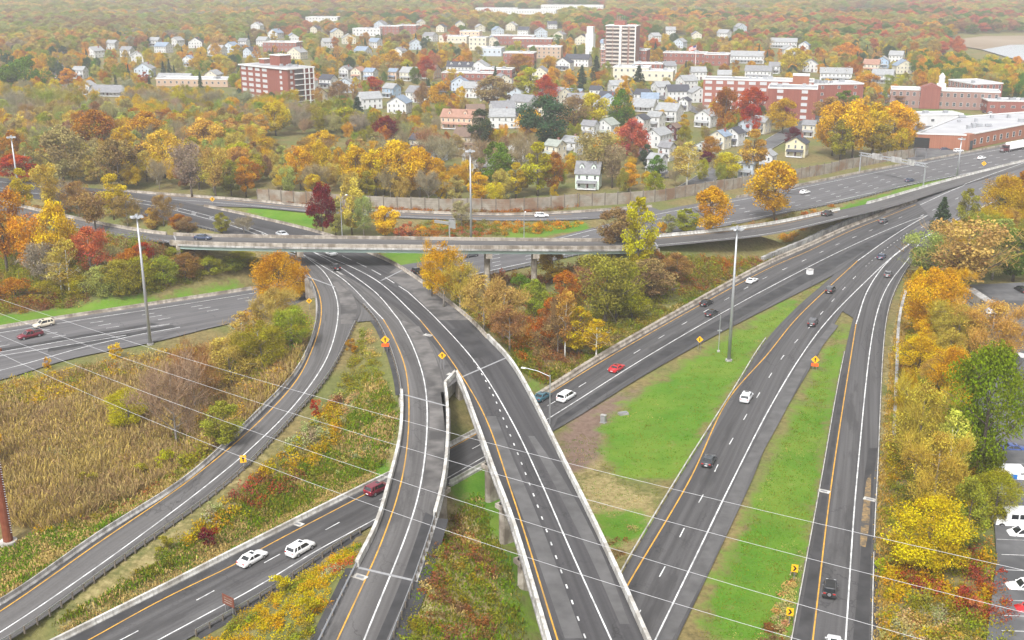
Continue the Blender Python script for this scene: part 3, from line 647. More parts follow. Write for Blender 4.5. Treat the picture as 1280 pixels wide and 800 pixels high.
# --- bridges
def bridge(k, i0, i1, label, pL, pR, pm, depth, cat='bridge', piers=(), girder_m='concrete_grey', pier_kind='wall', girders=5, ht=1.0, fascia=None):
    L, Rr = RD[k]; L = L[i0:i1+1]; Rr = Rr[i0:i1+1]; c0 = (L[0] + Rr[0]) / 2
    e = empty('bridge', tuple(c0), label=label, cat=cat)
    n = len(L); mb = MB()
    dirs = (Rr - L)[:, :2]; dirs = dirs / np.linalg.norm(dirs, axis=1)[:, None]
    V = []
    for a, b, d in zip(L, Rr, dirs):
        for p, s in ((a, -.45), (b, .45)):
            for zz in (-.06, -.5): V.append((p[0] + d[0]*s - c0[0], p[1] + d[1]*s - c0[1], p[2] + zz - c0[2]))
    F = []
    for i in range(n - 1):
        a = i * 4; b = a + 4
        F += [(a, a+2, b+2, b), (a+1, b+1, b+3, a+3), (a, b, b+1, a+1), (a+2, a+3, b+3, b+2)]
    F += [(0, 1, 3, 2), (4*n-4, 4*n-2, 4*n-1, 4*n-3)]
    mb.add(V, F); mb.build('deck', M['concrete_grey'], e)
    for g in range(girders):
        f = .06 + .88 * g / (girders - 1)
        MB().sweep(L * (1 - f) + Rr * f - c0, [(-.25, -.5), (.25, -.5), (.25, -.5 - depth), (-.25, -.5 - depth)][::-1]).build('girder', M[girder_m], e)
    for side, rng_ in (('L', pL), ('R', pR)):
        if rng_ is None: continue
        P = seg(k, side, *rng_, inset=.02) - c0
        pr = fascia or [(-.24, -.55), (-.24, ht), (.24, ht), (.24, -.55)]
        if side == 'R': pr = [(-a, b) for a, b in pr][::-1]
        MB().sweep(P, pr).build('parapet', M[pm], e)
    for px in piers:
        q = proj(L)[:, :2]; i = int(np.linalg.norm(q - np.array(px), axis=1).argmin()); a, b, d = L[i], Rr[i], dirs[i]
        c = (a + b) / 2; w = np.linalg.norm((b - a)[:2]); zt = a[2] - .5 - depth; zb = float(tz(c[0], c[1])) - .6; rz = math.atan2(d[1], d[0])
        mp = MB()
        if pier_kind == 'wall':
            hw = w / 2 + .35; r = .62; outl = []
            for s in range(9): t_ = -math.pi/2 + math.pi * s / 8; outl.append((hw - r + r * math.cos(t_), r * math.sin(t_)))
            for s in range(9): t_ = math.pi/2 + math.pi * s / 8; outl.append((-hw + r + r * math.cos(t_), r * math.sin(t_)))
            m_ = len(outl); Vp = [(x_, y_, zz) for zz in (zb - c[2], zt - c[2]) for x_, y_ in outl]
            mp.add(Vp, [(s, (s+1) % m_, m_ + (s+1) % m_, m_ + s) for s in range(m_)] + [tuple(range(m_, 2*m_)), tuple(range(m_))[::-1]])
            mp.box((0, 0, zt - c[2] - .35), (w + 1.2, 1.7, .7))
        else:
            mp.tube([(0, 0, zb - c[2]), (0, 0, zt - c[2] - 1.2)], .8, 14); mp.box((0, 0, zt - c[2] - .6), (w + .4, 1.6, 1.2))
        mp.build('pier', M['concrete_tan'], e, loc=tuple(c - c0), rz=rz)
    for i, s in ((0, 1), (n - 1, -1)):                         # abutments
        a, b, d = L[i], Rr[i], dirs[i]; c = (a + b) / 2; w = np.linalg.norm((b - a)[:2])
        if float(tz(c[0], c[1])) < a[2] - 7.5: continue
        MB().box((0, 0, -3.2), (w + .6, 1.0, 5.2)).build('abutment', M['concrete_tan'], e, loc=tuple(c - c0), rz=math.atan2(d[1], d[0]))
        MB().box((0, 0, -.012), (w - .5, .42, .05)).build('expansion_joint', M['joint'], e, loc=tuple(c - c0), rz=math.atan2(d[1], d[0]))
    return e
def idx(k, side, px): q = proj(RD[k][0 if side == 'L' else 1])[:, :2]; return int(np.linalg.norm(q - np.array(px), axis=1).argmin())
nE = len(RD['east_viaduct'][0])
east = bridge('east_viaduct', 0, idx('east_viaduct', 'L', (572,472)), 'broad viaduct with dark asphalt and white parapets, crossing the lower highway', ((690,826), (570,469)), ((830,840), (612,425)), 'concrete_white', 1.1, piers=((611,572), (628,622), (652,690)), girders=6)
west = bridge('west_viaduct', idx('west_viaduct', 'L', (446,709)), idx('west_viaduct', 'L', (501,494)), 'narrow curved viaduct with white parapets, left of the broad one', ((446,709), (501,494)), ((545,645), (556,480)), 'concrete_white', 1.1, piers=((492,584), (470,650)), girders=4)
a, b = RD['west_viaduct'][1][idx('west_viaduct', 'R', (556,481))], RD['east_viaduct'][0][idx('east_viaduct', 'L', (570,469))]
MB().sweep(np.linspace(a, b, 4) - (RD['west_viaduct'][0][idx('west_viaduct','L',(446,709))] + RD['west_viaduct'][1][idx('west_viaduct','L',(446,709))]) / 2, [(-.25, -3), (-.25, 1.0), (.25, 1.0), (.25, -3)]).build('end_wall', M['concrete_white'], west)
fly = bridge('flyover_ramp', idx('flyover_ramp', 'L', (216,294)), idx('flyover_ramp', 'L', (812,297)), 'long weathered flyover with tan parapets and pale green girders, crossing above both roadways',
             ((214,294), (812,298)), ((214,304), (812,309)), 'concrete_tan', .95, piers=((368,297), (606,301), (667,301)), girder_m='green_steel', pier_kind='column', girders=4, ht=.82)
for k, lab, pa, pb in (('east_viaduct', 'bridge deck of the carriageway over the interstate, just south of the flyover', None, None), ('west_ramp', 'bridge deck of the curved ramp over the interstate, behind the orange tree', None, None)):
    c, hw, br, _ = SAMP[k]; ii = np.where(br & (c[:, 1] > 240))[0]
    if len(ii) > 3: bridge(k, int(ii[0]), int(ii[-1]), lab, None, None, 'concrete_tan', .9, girders=5)

# ---------------------------------------------------------------- noise wall: timber panels between steel posts
M['noise_panel'] = noisy('noise_wall_timber', (.2, .175, .14), (.31, .28, .235), .5, c2=(.2, .13, .085), scale2=.2)
def noise_wall(px, h, label):
    P = smooth([np.array((*U(x, y)[:2], 0.)) for x, y in px], 4.9); P[:, 2] = [float(tz(p[0], p[1])) for p in P]
    e = empty('noise_wall', tuple(P[0]), label=label, cat='noise wall'); mb = MB(); pmesh = MB().box((0, 0, h / 2 + .1), (.34, .42, h + .5)).mesh('post', M['post_wood'])
    for i, (a, b) in enumerate(zip(P[:-1], P[1:])):
        d = b - a; c = (a + b) / 2 - P[0]; rz = math.atan2(d[1], d[0]); hh = h + .12 * math.sin(i * 1.7)
        for j in range(6): mb.box((c[0], c[1], c[2] + (j + .5) * hh / 6 - .1), (np.linalg.norm(d[:2]) - .3, .16 + .05 * (j % 2), hh / 6 - .03), 0, rz)
    mb.build('timber_panel', M['noise_panel'], e)
    for i, p in enumerate(P[:96]):
        link('post', pmesh, e, loc=tuple(p - P[0]))
noise_wall([(322,249),(360,252),(392,254),(430,257),(470,259),(520,261),(560,262),(600,262),(640,262),(690,259),(722,257)], 4.6, 'long timber noise wall behind the north ramp, reddish at its foot')
noise_wall([(724,257),(780,253),(815,250.5),(865,243),(905,237),(935,232),(970,226),(1002,221),(1040,214),(1075,207.5),(1110,201),(1144,196)], 4.4, 'grey timber noise wall with dark posts between the houses and the interstate')

# ---------------------------------------------------------------- lighting masts and street lamps
def pole_height(base, ytop):
    z = base[2]
    for _ in range(60):
        if proj([(base[0], base[1], z)])[0, 1] <= ytop: break
        z += .5
    return z - base[2]
lum = MB().box((.55, 0, 0), (1.1, .62, .3), 0, 0, .8); lum.box((.55, 0, -.2), (.8, .45, .12), 1); lum_mesh = lum.mesh('luminaire', [M['galv'], M['lamp_glass']])
def mast(px, ytop, label, base=None):
    b = np.array(base) if base is not None else G(*px); h = pole_height(b, ytop)
    e = empty('light_mast', tuple(b), label=label, cat='light mast', group='high lighting masts around the interchange')
    MB().tube([(0, 0, -.4), (0, 0, h * .5), (0, 0, h)], [.42, .3, .17], 12).build('pole', M['galv'], e, True)
    MB().tube([(0, 0, -.3), (0, 0, .35)], .75, 14).build('foundation', M['concrete_grey'], e)
    MB().tube([(math.cos(t_) * .5, math.sin(t_) * .5, h - .2) for t_ in np.linspace(0, 2 * math.pi, 17)], .08, 6).build('lamp_ring', M['galv'], e)
    MB().tube([(0, 0, h - .6), (0, 0, h + .35)], [.38, .3], 10).build('head', M['galv'], e)
    for q in range(6): link('luminaire', lum_mesh, e, loc=(.42 * math.cos(q * math.pi / 3), .42 * math.sin(q * math.pi / 3), h - .25), rz=q * math.pi / 3)
mast((188,431), 264, 'tall steel lighting mast beside the interstate, rising from the reed field')
mast((911,451), 279, 'tall steel lighting mast on the green lawn between the highways')
mast((589,306), 188, 'slender lighting mast beyond the flyover, in front of the noise wall', U(589,309,0))
mast((26,262), 172, 'lighting mast at the far left beside the yellow tree', (*U(26.5,262,5)[:2], 4))
mast((1196,223), 173, 'lighting mast beside the interstate near the supermarket')
def street_lamp(px, ytop, ang, label, arm=5.0, twin=False):
    b = G(*px); h = pole_height(b, ytop); e = empty('street_lamp', tuple(b), ang, label=label, cat='street lamp', group='street lamps with arms')
    MB().tube([(0, 0, -.3), (0, 0, h)], [.16, .09], 8).build('pole', M['galv'], e)
    MB().tube([(0, 0, h - .3), (arm * .5, 0, h + .5), (arm, 0, h + .8)], .06, 6).build('arm', M['galv'], e)
    MB().box((arm + .3, 0, h + .76), (.9, .34, .16), 0, 0, .8).build('lamp_head', M['lamp_glass'], e)
street_lamp((687,531), 470, R(160), 'grey street lamp with a long arm beside the teal car')
street_lamp((428,300), 250, R(60), 'grey street lamp beyond the flyover next to the dark red tree', 2.5)
street_lamp((655,299), 270, R(80), 'small street lamp beyond the flyover on the grass verge', 2.0)
street_lamp((1054,130), 85, R(20), 'thin lamp beside the brick school drive', 2.0)

# ---------------------------------------------------------------- signs
def text_mesh(txt, size, m, ext_=.01):
    cu = bpy.data.curves.new('lettering', 'FONT'); cu.body = txt; cu.size = size; cu.align_x = 'CENTER'; cu.align_y = 'CENTER'; cu.extrude = ext_
    o = bpy.data.objects.new('tmp', cu); COL.objects.link(o); dg = bpy.context.evaluated_depsgraph_get(); me = bpy.data.meshes.new_from_object(o.evaluated_get(dg))
    bpy.data.objects.remove(o); bpy.data.curves.remove(cu); me.materials.clear(); me.materials.append(m); return me
def diamond(px, size, label, mark='arrow', sub=None, legs=2, h=2.2, m='sign_yellow', shape='diamond', road=None, turn=0.0):
    b = G(*px); b = U(px[0], px[1], 7.5) if road else b
    face = math.atan2(b[0], b[1]) * -1 + turn
    e = empty('road_sign', tuple(b), face, label=label, cat='road sign', group='yellow and orange warning signs')
    size *= .78; s = size / 2; t_ = .05; zc_ = h + s * (1 if shape != 'diamond' else 1.2)
    if shape == 'diamond': out = [(0, -s*1.3), (s*1.3, 0), (0, s*1.3), (-s*1.3, 0)]
    else: out = [(-s*.8, -s), (s*.8, -s), (s*.8, s), (-s*.8, s)]
    V = [(x, -t_, zc_ + z) for x, z in out] + [(x, t_, zc_ + z) for x, z in out]
    MB().add(V, [(0, 1, 2, 3), (7, 6, 5, 4), (0, 4, 5, 1), (1, 5, 6, 2), (2, 6, 7, 3), (3, 7, 4, 0)]).build('panel', M[m], e)
    mk = MB(); y = -t_ - .012
    if mark == 'chevron':
        w = s * .5
        mk.add([(-w, y, zc_+s*.7), (0, y, zc_+s*.7), (w, y, zc_), (0, y, zc_-s*.7), (-w, y, zc_-s*.7), (0, y, zc_)], [(0, 5, 2, 1)[::-1], (5, 4, 3, 2)[::-1]])
    else:
        w = s * .16
        mk.add([(-w, y, zc_-s*.7), (w, y, zc_-s*.7), (w, y, zc_+s*.15), (-w, y, zc_+s*.15)], [(0, 1, 2, 3)]); mk.add([(-s*.42, y, zc_+s*.1), (s*.42, y, zc_+s*.1), (0, y, zc_+s*.75)], [(0, 1, 2)])
    mk.build('marking', M['black'], e)
    if sub:
        MB().box((0, 0, h - .25 * size), (size * 1.1, .06, size * .5)).build('lower_panel', M[sub], e)
    for x in ((-s*.5, s*.5) if legs == 2 else (0,)): MB().box((x, .09, (zc_) / 2 - .2), (.08, .08, zc_ + .3)).build('leg', M['galv_dark'], e)
diamond((482,441), 1.75, 'yellow diamond over an orange panel at the start of the west viaduct', sub='sign_orange', h=2.0)
diamond((553,462), 1.5, 'yellow diamond with an arrow standing where the two viaducts split', h=2.2, road=True)
diamond((874,438), 1.5, 'yellow diamond on the lawn beside the highway with black sedans', h=1.8)
diamond((1018,463), 1.75, 'yellow diamond over an orange panel on the strip between highway and ramp', sub='sign_orange', h=1.6)
diamond((305,588), 1.6, 'yellow upright sign behind the guard rail of the curved ramp', shape='rect', h=1.4, legs=1)
diamond((992,727), 1.45, 'yellow chevron sign facing the jeep, farther of the two', 'chevron', shape='rect', h=1.5, legs=1)
diamond((986,782), 1.45, 'yellow chevron sign by the bottom of the grass strip, nearer of the two', 'chevron', shape='rect', h=1.5, legs=1)
diamond((387,388), 1.3, 'yellow diamond beside the orange tree on the curved ramp', h=1.6, legs=1)
diamond((571,380), 1.2, 'small pale yellow diamond seen in the scrub beyond the tan barrier', h=1.5, legs=1)
diamond((266,257), 1.7, 'orange yellow diamond far off beside the north ramp', h=1.4, legs=1)
diamond((1229,212), 2.0, 'yellow diamond beside the interstate near the semi truck', h=1.6, legs=1)
# brown sign on the lower highway, seen on its lettered side
b = G(287,771); e = empty('guide_sign', tuple(b), R(-36), label='brown guide sign on two legs by the lower highway guard rail', cat='road sign')
MB().box((0, 0, 2.4), (2.3, .06, 1.5)).build('panel', M['sign_brown'], e)
for x in (-.7, .7): MB().box((x, .09, 1.2), (.1, .1, 2.6)).build('leg', M['galv_dark'], e)
for zz in (2.75, 2.4, 2.05): MB().box((0, -.045, zz), (1.5, .02, .08)).build('lettering', M['concrete_tan'], e)
# thin post on the lawn
b = G(898,440); e = empty('detector_post', tuple(b), label='thin grey post with a small box on the lawn beside the mast', cat='post')
MB().tube([(0, 0, -.2), (0, 0, pole_height(b, 397))], .09, 8).build('pole', M['galv'], e); MB().box((0, 0, 5.0), (1.0, .3, .25)).build('bracket', M['galv'], e); MB().box((0, 0, .15), (.6, .6, .4)).build('footing', M['concrete_grey'], e)
# roadside cabinet, drain, blocks
b = G(754,528); e = empty('control_cabinet', tuple(b), R(-30), label='pale roadside cabinet at the edge of the lawn', cat='cabinet')
MB().box((0, 0, .7), (.9, .7, 1.5)).build('case', M['galv'], e); MB().box((0, 0, 1.5), (1.05, .85, .1)).build('cap', M['concrete_grey'], e); MB().box((0, 0, -.1), (1.2, 1.0, .3)).build('plinth', M['concrete_grey'], e)
b = G(779,518); e = empty('drain_box', tuple(b), R(20), label='low concrete drain box in the lawn beside the cabinet', cat='drain'); MB().box((0, 0, .1), (2.0, 1.2, .6), 0, 0, .9).build('box', M['concrete_grey'], e); MB().box((0, -.1, .42), (1.5, .8, .08)).build('grate', M['galv_dark'], e)
b = G(1012,344); e = empty('control_cabinet', tuple(b), R(25), label='white box at the far tip of the green lawn', cat='cabinet'); MB().box((0, 0, .8), (1.5, 1.2, 1.7)).build('case', M['sign_white'], e); MB().box((0, 0, 1.7), (1.7, 1.4, .1)).build('cap', M['concrete_grey'], e)
for px, lab in (((372,655), 'white drain inlet at the barrier of the lower highway'), ((450,721), 'white drain inlet where the west viaduct rail begins'), ((1030,614), 'white drain inlet on the left shoulder of the ramp'), ((1087,624), 'white drain inlet on the right shoulder of the ramp'), ((565,468), 'white drain inlet at the split of the viaducts'), ((535,419), 'white drain inlet on the paved gore above the split')):
    zg = 7.5 if 'viaduct' in lab or 'gore' in lab else 0.0; b = U(px[0], px[1], zg); b[2] = road_z(b[0], b[1], zg); e = empty('drain_inlet', tuple(b), R(-30), label=lab, cat='drain', group='drain inlets'); MB().box((0, 0, .012), (1.9, 1.1, .05)).build('rim', M['concrete_white'], e); MB().box((0, 0, .05), (1.1, .5, .03)).build('grate', M['galv_dark'], e)
# sign gantry over the interstate
A, B_ = G(1074,217), G(1154,233)
e = empty('sign_gantry', tuple(A), math.atan2(*(B_ - A)[1::-1]), label='steel gantry spanning the interstate with white backed sign panels', cat='gantry'); Lg = float(np.linalg.norm((B_ - A)[:2])); hg = 8.2
for x in (0, Lg): MB().tube([(x, 0, -.4), (x, 0, hg)], .28, 10).build('upright', M['galv'], e)
g = MB()
for dy in (-.5, .5):
    for dz in (0, 1.1): g.tube([(-.6, dy, hg - .7 + dz), (Lg + .6, dy, hg - .7 + dz)], .13, 6)
nseg = int(Lg / 1.6)
for q in range(nseg):
    x0 = q * Lg / nseg; x1 = (q + 1) * Lg / nseg
    for dy in (-.5, .5): g.tube([(x0, dy, hg - .7 if q % 2 else hg + .4), (x1, dy, hg + .4 if q % 2 else hg - .7)], .06, 5)
g.build('truss', M['galv'], e)
for f, w in ((.28, 5.0), (.58, 5.0), (.8, 3.2)):
    s_ = MB().box((Lg * f, -.75, hg + .1), (w, .1, 2.3)).build('sign_panel', M['concrete_grey'], e)
# black backed billboard by the supermarket
b = G(1150,199); e = empty('billboard', tuple(b), R(-25), label='black backed billboard on posts at the end of the noise wall', cat='billboard')
MB().box((0, 0, 7.2), (6.2, .5, 4.4)).build('panel', M['black'], e)
MB().box((0, .3, 4.6), (6.2, 1.2, .15)).build('catwalk', M['galv_dark'], e)
for x in (-2.2, 2.2): MB().tube([(x, .4, -.5), (x, .4, 8)], .2, 8).build('leg', M['galv_dark'], e)
# folded gantry arm lying beyond the flyover
b = U(562,297,0); e = empty('sign_gantry', tuple(b), R(-30), label='pale metal gantry end just beyond the flyover parapet', cat='gantry')
MB().tube([(0, 0, 0), (0, 0, 5)], .25, 8).build('upright', M['galv'], e); MB().box((-2.5, 0, 4.6), (6, .6, .8)).build('truss', M['galv'], e); MB().box((1.2, -.2, 4.5), (2.4, .2, 2.6)).build('sign_panel', M['galv'], e)

# ---------------------------------------------------------------- power line
b = G(11,680); e = empty('power_pole', tuple(b), label='rust brown steel monopole on a round concrete base', cat='power pole')
MB().tube([(0, 0, -.6), (0, 0, .55)], 1.25, 24).build('foundation', M['concrete_white'], e)
MB().tube([(0, 0, .5), (0, 0, 15), (0, 0, 34)], [.72, .58, .4], 12).build('pole', M['rust'], e)
st = MB()
for q in range(44): st.tube([(.62 - q * .004, -.2, 2 + q * .4), (.9 - q * .004, -.24, 2 + q * .4)], .04, 5)
st.build('climbing_step', M['galv'], e)
MB().box((0, 0, 31), (6.5, .4, .4)).build('crossarm', M['rust'], e)
for i, (p0, p1, lab) in enumerate((((-10,370.5), (1290,715), 'upper'), ((-10,388), (1290,768), 'second'), ((-10,415), (1290,838), 'third'), ((-10,437), (1290,880), 'lowest'))):
    # four conductors strung level along the line, sagging between poles outside the picture
    za, zb = 34.0, 34.0
    A = U(p0[0], p0[1], za); B2 = U(p1[0], p1[1], zb); n = 60; Pw = []
    mids = {0: (620,556), 1: (620,592), 2: (620,640), 3: (620,684)}[i]
    for q in range(n + 1):
        t_ = q / n; p = A + (B2 - A) * t_; Pw.append(p)
    Pw = np.array(Pw)
    # sag chosen so the span hangs as in the photograph
    best = min(np.linspace(0, 16, 161), key=lambda s_: abs(np.interp(mids[0], *proj(Pw - np.outer(4 * np.linspace(0, 1, n+1) * (1 - np.linspace(0, 1, n+1)), (0, 0, s_)))[:, :2].T) - mids[1]))
    Pw[:, 2] -= 4 * np.linspace(0, 1, n+1) * (1 - np.linspace(0, 1, n+1)) * best
    print('wire', i, A.round(1), B2.round(1), 'sag', best)
    o = MB().tube(Pw, .017, 6).build('power_cable', M['wire']); tag(o, f'{lab} of the four pale power cables strung across the interchange', 'power cable', 'power cables')
# ---------------------------------------------------------------- vehicles
wheel_meshes = {}
def wheel(r, w=.22):
    if (r, w) not in wheel_meshes:
        a = MB().tube([(0, -w/2, 0), (0, -w/2 + .03, 0), (0, w/2 - .03, 0), (0, w/2, 0)], [r * .9, r, r, r * .9], 16).mesh('tyre', M['tyre'])
        b = MB().tube([(0, -w/2 - .012, 0), (0, w/2 + .012, 0)], [r * .62, r * .62], 14).mesh('rim', M['rim'])
        wheel_meshes[(r, w)] = (a, b)
    return wheel_meshes[(r, w)]
def loft(mb, rings, m=0, cap=True):
    b = len(mb.V); n = len(rings[0])
    for r_ in rings: mb.V += [tuple(map(float, v)) for v in r_]
    for i in range(len(rings) - 1):
        for k in range(n):
            mb.F.append((b + i*n + k, b + i*n + (k+1) % n, b + (i+1)*n + (k+1) % n, b + (i+1)*n + k)); mb.M.append(m)
    if cap:
        mb.F.append(tuple(b + k for k in range(n))[::-1]); mb.M.append(m); mb.F.append(tuple(b + (len(rings)-1)*n + k for k in range(n))); mb.M.append(m)
def body_ring(x, zb, zt, hw):
    h = [(hw*.86, zb), (hw*.97, zb + .12), (hw, zb + (zt - zb)*.5), (hw*.97, zt - .1), (hw*.88, zt)]
    return [(x, y, z) for y, z in h] + [(x, -y, z) for y, z in h[::-1]]
CARS = {  # length, width, body stations (x, z bottom, z top, half width factor), cabin (belt z, roof z, base x0, x1, roof x0, x1), wheel radius, axle xs
 'sedan': (4.8, 1.85, [(-2.4,.34,.78,.84),(-2.3,.26,.98,.93),(-1.6,.22,1.04,1),(-.6,.2,.96,1),(.9,.2,.95,1),(1.7,.22,.88,.98),(2.2,.24,.76,.9),(2.4,.32,.62,.78)], (.95,1.46,-1.85,1.15,-1.05,.35), .33, (-1.42,1.42)),
 'coupe': (4.7, 1.88, [(-2.35,.34,.8,.86),(-2.25,.26,.98,.95),(-1.5,.22,1.0,1),(-.5,.2,.92,1),(.7,.2,.92,1),(1.6,.22,.86,.98),(2.15,.24,.74,.9),(2.35,.32,.6,.78)], (.92,1.34,-1.75,.85,-.95,.1), .34, (-1.38,1.42)),
 'suv': (4.75, 1.92, [(-2.37,.36,1.0,.88),(-2.3,.28,1.12,.95),(-1.6,.25,1.12,1),(0,.24,1.08,1),(1.0,.24,1.06,1),(1.7,.25,1.0,.98),(2.2,.27,.86,.92),(2.37,.34,.7,.82)], (1.05,1.72,-2.28,1.2,-1.95,.45), .37, (-1.4,1.42)),
 'minivan': (5.05, 1.98, [(-2.5,.36,1.0,.9),(-2.45,.28,1.12,.96),(-1.6,.25,1.12,1),(0,.24,1.1,1),(1.2,.24,1.06,1),(1.9,.25,.98,.97),(2.35,.27,.84,.9),(2.5,.34,.68,.8)], (1.05,1.76,-2.44,1.65,-2.2,.75), .35, (-1.5,1.55)),
 'jeep': (4.2, 1.86, [(-2.0,.45,1.12,.96),(-1.95,.42,1.16,1),(0,.42,1.16,1),(.6,.42,1.14,.98),(1.6,.44,1.1,.9),(1.95,.48,1.02,.86)], (1.14,1.86,-1.95,.65,-1.88,.45), .41, (-1.2,1.25)),
 'pickup': (5.6, 1.98, [(-2.8,.45,1.05,.94),(-2.75,.4,1.08,1),(-.75,.36,1.08,1),(.9,.34,1.12,1),(1.6,.34,1.1,.99),(2.5,.36,1.0,.94),(2.8,.42,.85,.86)], (1.08,1.82,-.75,1.45,-.6,.65), .4, (-1.75,1.8)),
}
def make_car(kind):
    Lc, W, st, cab, wr, axles = CARS[kind]; hw = W / 2
    e = empty('car')
    mb = MB(); loft(mb, [body_ring(x, zb, zt, hw * f) for x, zb, zt, f in st]); body = mb.build('body', M['car_paint'], e, True)
    bz, rz_, a0, a1, r0, r1 = cab; w0, w1 = hw * .93, hw * .76
    def cring(z, x0, x1, w): c = .16; return [(x0, -w + c, z), (x0 + c, -w, z), (x1 - c, -w, z), (x1, -w + c, z), (x1, w - c, z), (x1 - c, w, z), (x0 + c, w, z), (x0, w - c, z)]
    g = MB(); loft(g, [cring(bz - .06, a0, a1, w0), cring(rz_ - .05, r0, r1, w1)]); g.build('windows', M['car_glass'], e)
    rf = MB(); loft(rf, [cring(rz_ - .1, r0 - .06, r1 + .1, w1 + .03), cring(rz_ - .03, r0 - .02, r1 + .04, w1 + .02), cring(rz_, r0 + .15, r1 - .15, w1 - .12)])
    def pil(xb, xt, w=.07):
        for s in (-1, 1): rf.tube([(xb, s * (w0 - .02), bz - .03), (xt, s * (w1 + .01), rz_ - .07)], w, 5)
    pil(a0 + .12, r0 + .06, .1); pil(a1 - .1, r1 - .02, .06); pil((a0 + a1) / 2 - .1, (r0 + r1) / 2 - .05, .05)
    if kind in ('suv', 'minivan', 'jeep'): pil(a0 + .75, r0 + .65, .07)
    roof = rf.build('roof', M['car_paint'], e, False)
    if kind in ('sedan', 'suv', 'coupe'): MB().box((r1 - .42, 0, rz_ + .006), (.5, .8, .012)).build('sunroof', M['car_glass'], roof)
    ta, ri = wheel(wr)
    for ax in axles:
        for s in (-1, 1):
            w_ = link('wheel', ta, e, loc=(ax, s * (hw - .1), wr)); link('rim', ri, w_)
    x0, x1 = st[0][0], st[-1][0]; zt0 = st[1][2]; zt1 = st[-1][2]
    for s in (-1, 1):
        MB().box((x0 + .05, s * hw * .68, zt0 - .14), (.14, .34, .17)).build('tail_light', M['tail'], e)
        MB().box((x1 - .1, s * hw * .56, zt1 - .05), (.2, .3, .13)).build('headlight', M['head'], e)
        MB().box((a1 - .25, s * (hw + .06), bz + .02), (.16, .2, .14)).build('mirror', M['car_paint'], e)
    MB().box((x0 + .02, 0, st[0][1] + .2), (.1, .5, .13)).build('number_plate', M['sign_white'], e)
    MB().box((0, 0, .2), (Lc * .88, W * .9, .2)).build('underbody', M['trim'], e)
    if kind == 'jeep':
        sp = link('spare_wheel', ta, e, loc=(-2.14, 0, 1.0), rz=math.pi / 2); link('rim', ri, sp)
        MB().box((-.7, 0, rz_ + .02), (2.1, 1.3, .03)).build('soft_top', M['trim'], e)
    if kind == 'pickup':
        bd = MB()
        bd.box((-1.78, 0, 1.085), (1.9, W * .78, .02)); bd.build('bed', M['trim'], e)
        for s in (-1, 1): MB().box((-1.78, s * W * .44, 1.14), (1.95, .12, .14)).build('bed_side', M['car_paint'], e)
        MB().box((-2.74, 0, 1.14), (.1, W * .86, .14)).build('tailgate', M['car_paint'], e)
    return e
def make_van():
    e = empty('van'); hw = 1.02
    def ring(x, zb, zt, w): h = [(w*.94, zb), (w, zb + .2), (w, zt - .35), (w*.93, zt - .08), (w*.8, zt)]; return [(x, y, z) for y, z in h] + [(x, -y, z) for y, z in h[::-1]]
    mb = MB(); loft(mb, [ring(-3.0, .42, 2.55, hw*.96), ring(-2.9, .36, 2.6, hw), ring(1.3, .34, 2.62, hw), ring(1.6, .34, 2.5, hw), ring(2.2, .34, 1.62, hw), ring(2.75, .36, 1.3, hw*.95), ring(3.0, .45, .95, hw*.85)])
    mb.build('body', M['car_paint'], e, False)
    g = MB(); g.add([(1.68, -.82, 2.42), (1.68, .82, 2.42), (2.3, .92, 1.66), (2.3, -.92, 1.66)], [(0, 1, 2, 3)]); 
    for s in (-1, 1): g.add([(1.0, s*1.03, 1.5), (2.15, s*1.03, 1.5), (1.6, s*1.0, 2.2), (1.0, s*1.0, 2.25)], [(0, 1, 2, 3) if s < 0 else (3, 2, 1, 0)])
    g.build('windows', M['car_glass'], e)
    for s in (-1, 1): MB().box((-1.2, s * 1.026, 1.05), (3.4, .02, .85)).build('side_panel', M['van_blue'], e); MB().box((-2.95, s * .9, 1.2), (.12, .12, .6)).build('tail_light', M['tail'], e); MB().box((2.86, s * .75, .95), (.2, .3, .2)).build('headlight', M['head'], e)
    ta, ri = wheel(.37)
    for ax in (-1.85, 1.9):
        for s in (-1, 1): w_ = link('wheel', ta, e, loc=(ax, s * .92, .37)); link('rim', ri, w_)
    return e
def make_bus():
    e = empty('bus'); mb = MB(); mb.box((-.6, 0, 1.75), (8.4, 2.4, 2.3), 0, 0, .97); mb.box((4.1, 0, 1.0), (1.6, 1.9, 1.1), 0, 0, .9); mb.build('body', M['car_paint'], e)
    for s in (-1, 1):
        for q in range(6): MB().box((-4.0 + q * 1.25, s * 1.18, 2.15), (1.05, .06, .8)).build('window', M['car_glass'], e)
    MB().box((3.58, 0, 2.2), (.08, 1.9, 1.0)).build('windscreen', M['car_glass'], e); MB().box((-1, 0, 2.98), (2.2, 1.4, .22)).build('roof_unit', M['galv'], e)
    ta, ri = wheel(.45)
    for ax in (-3.0, 4.0):
        for s in (-1, 1): w_ = link('wheel', ta, e, loc=(ax, s * 1.05, .45)); link('rim', ri, w_)
    return e
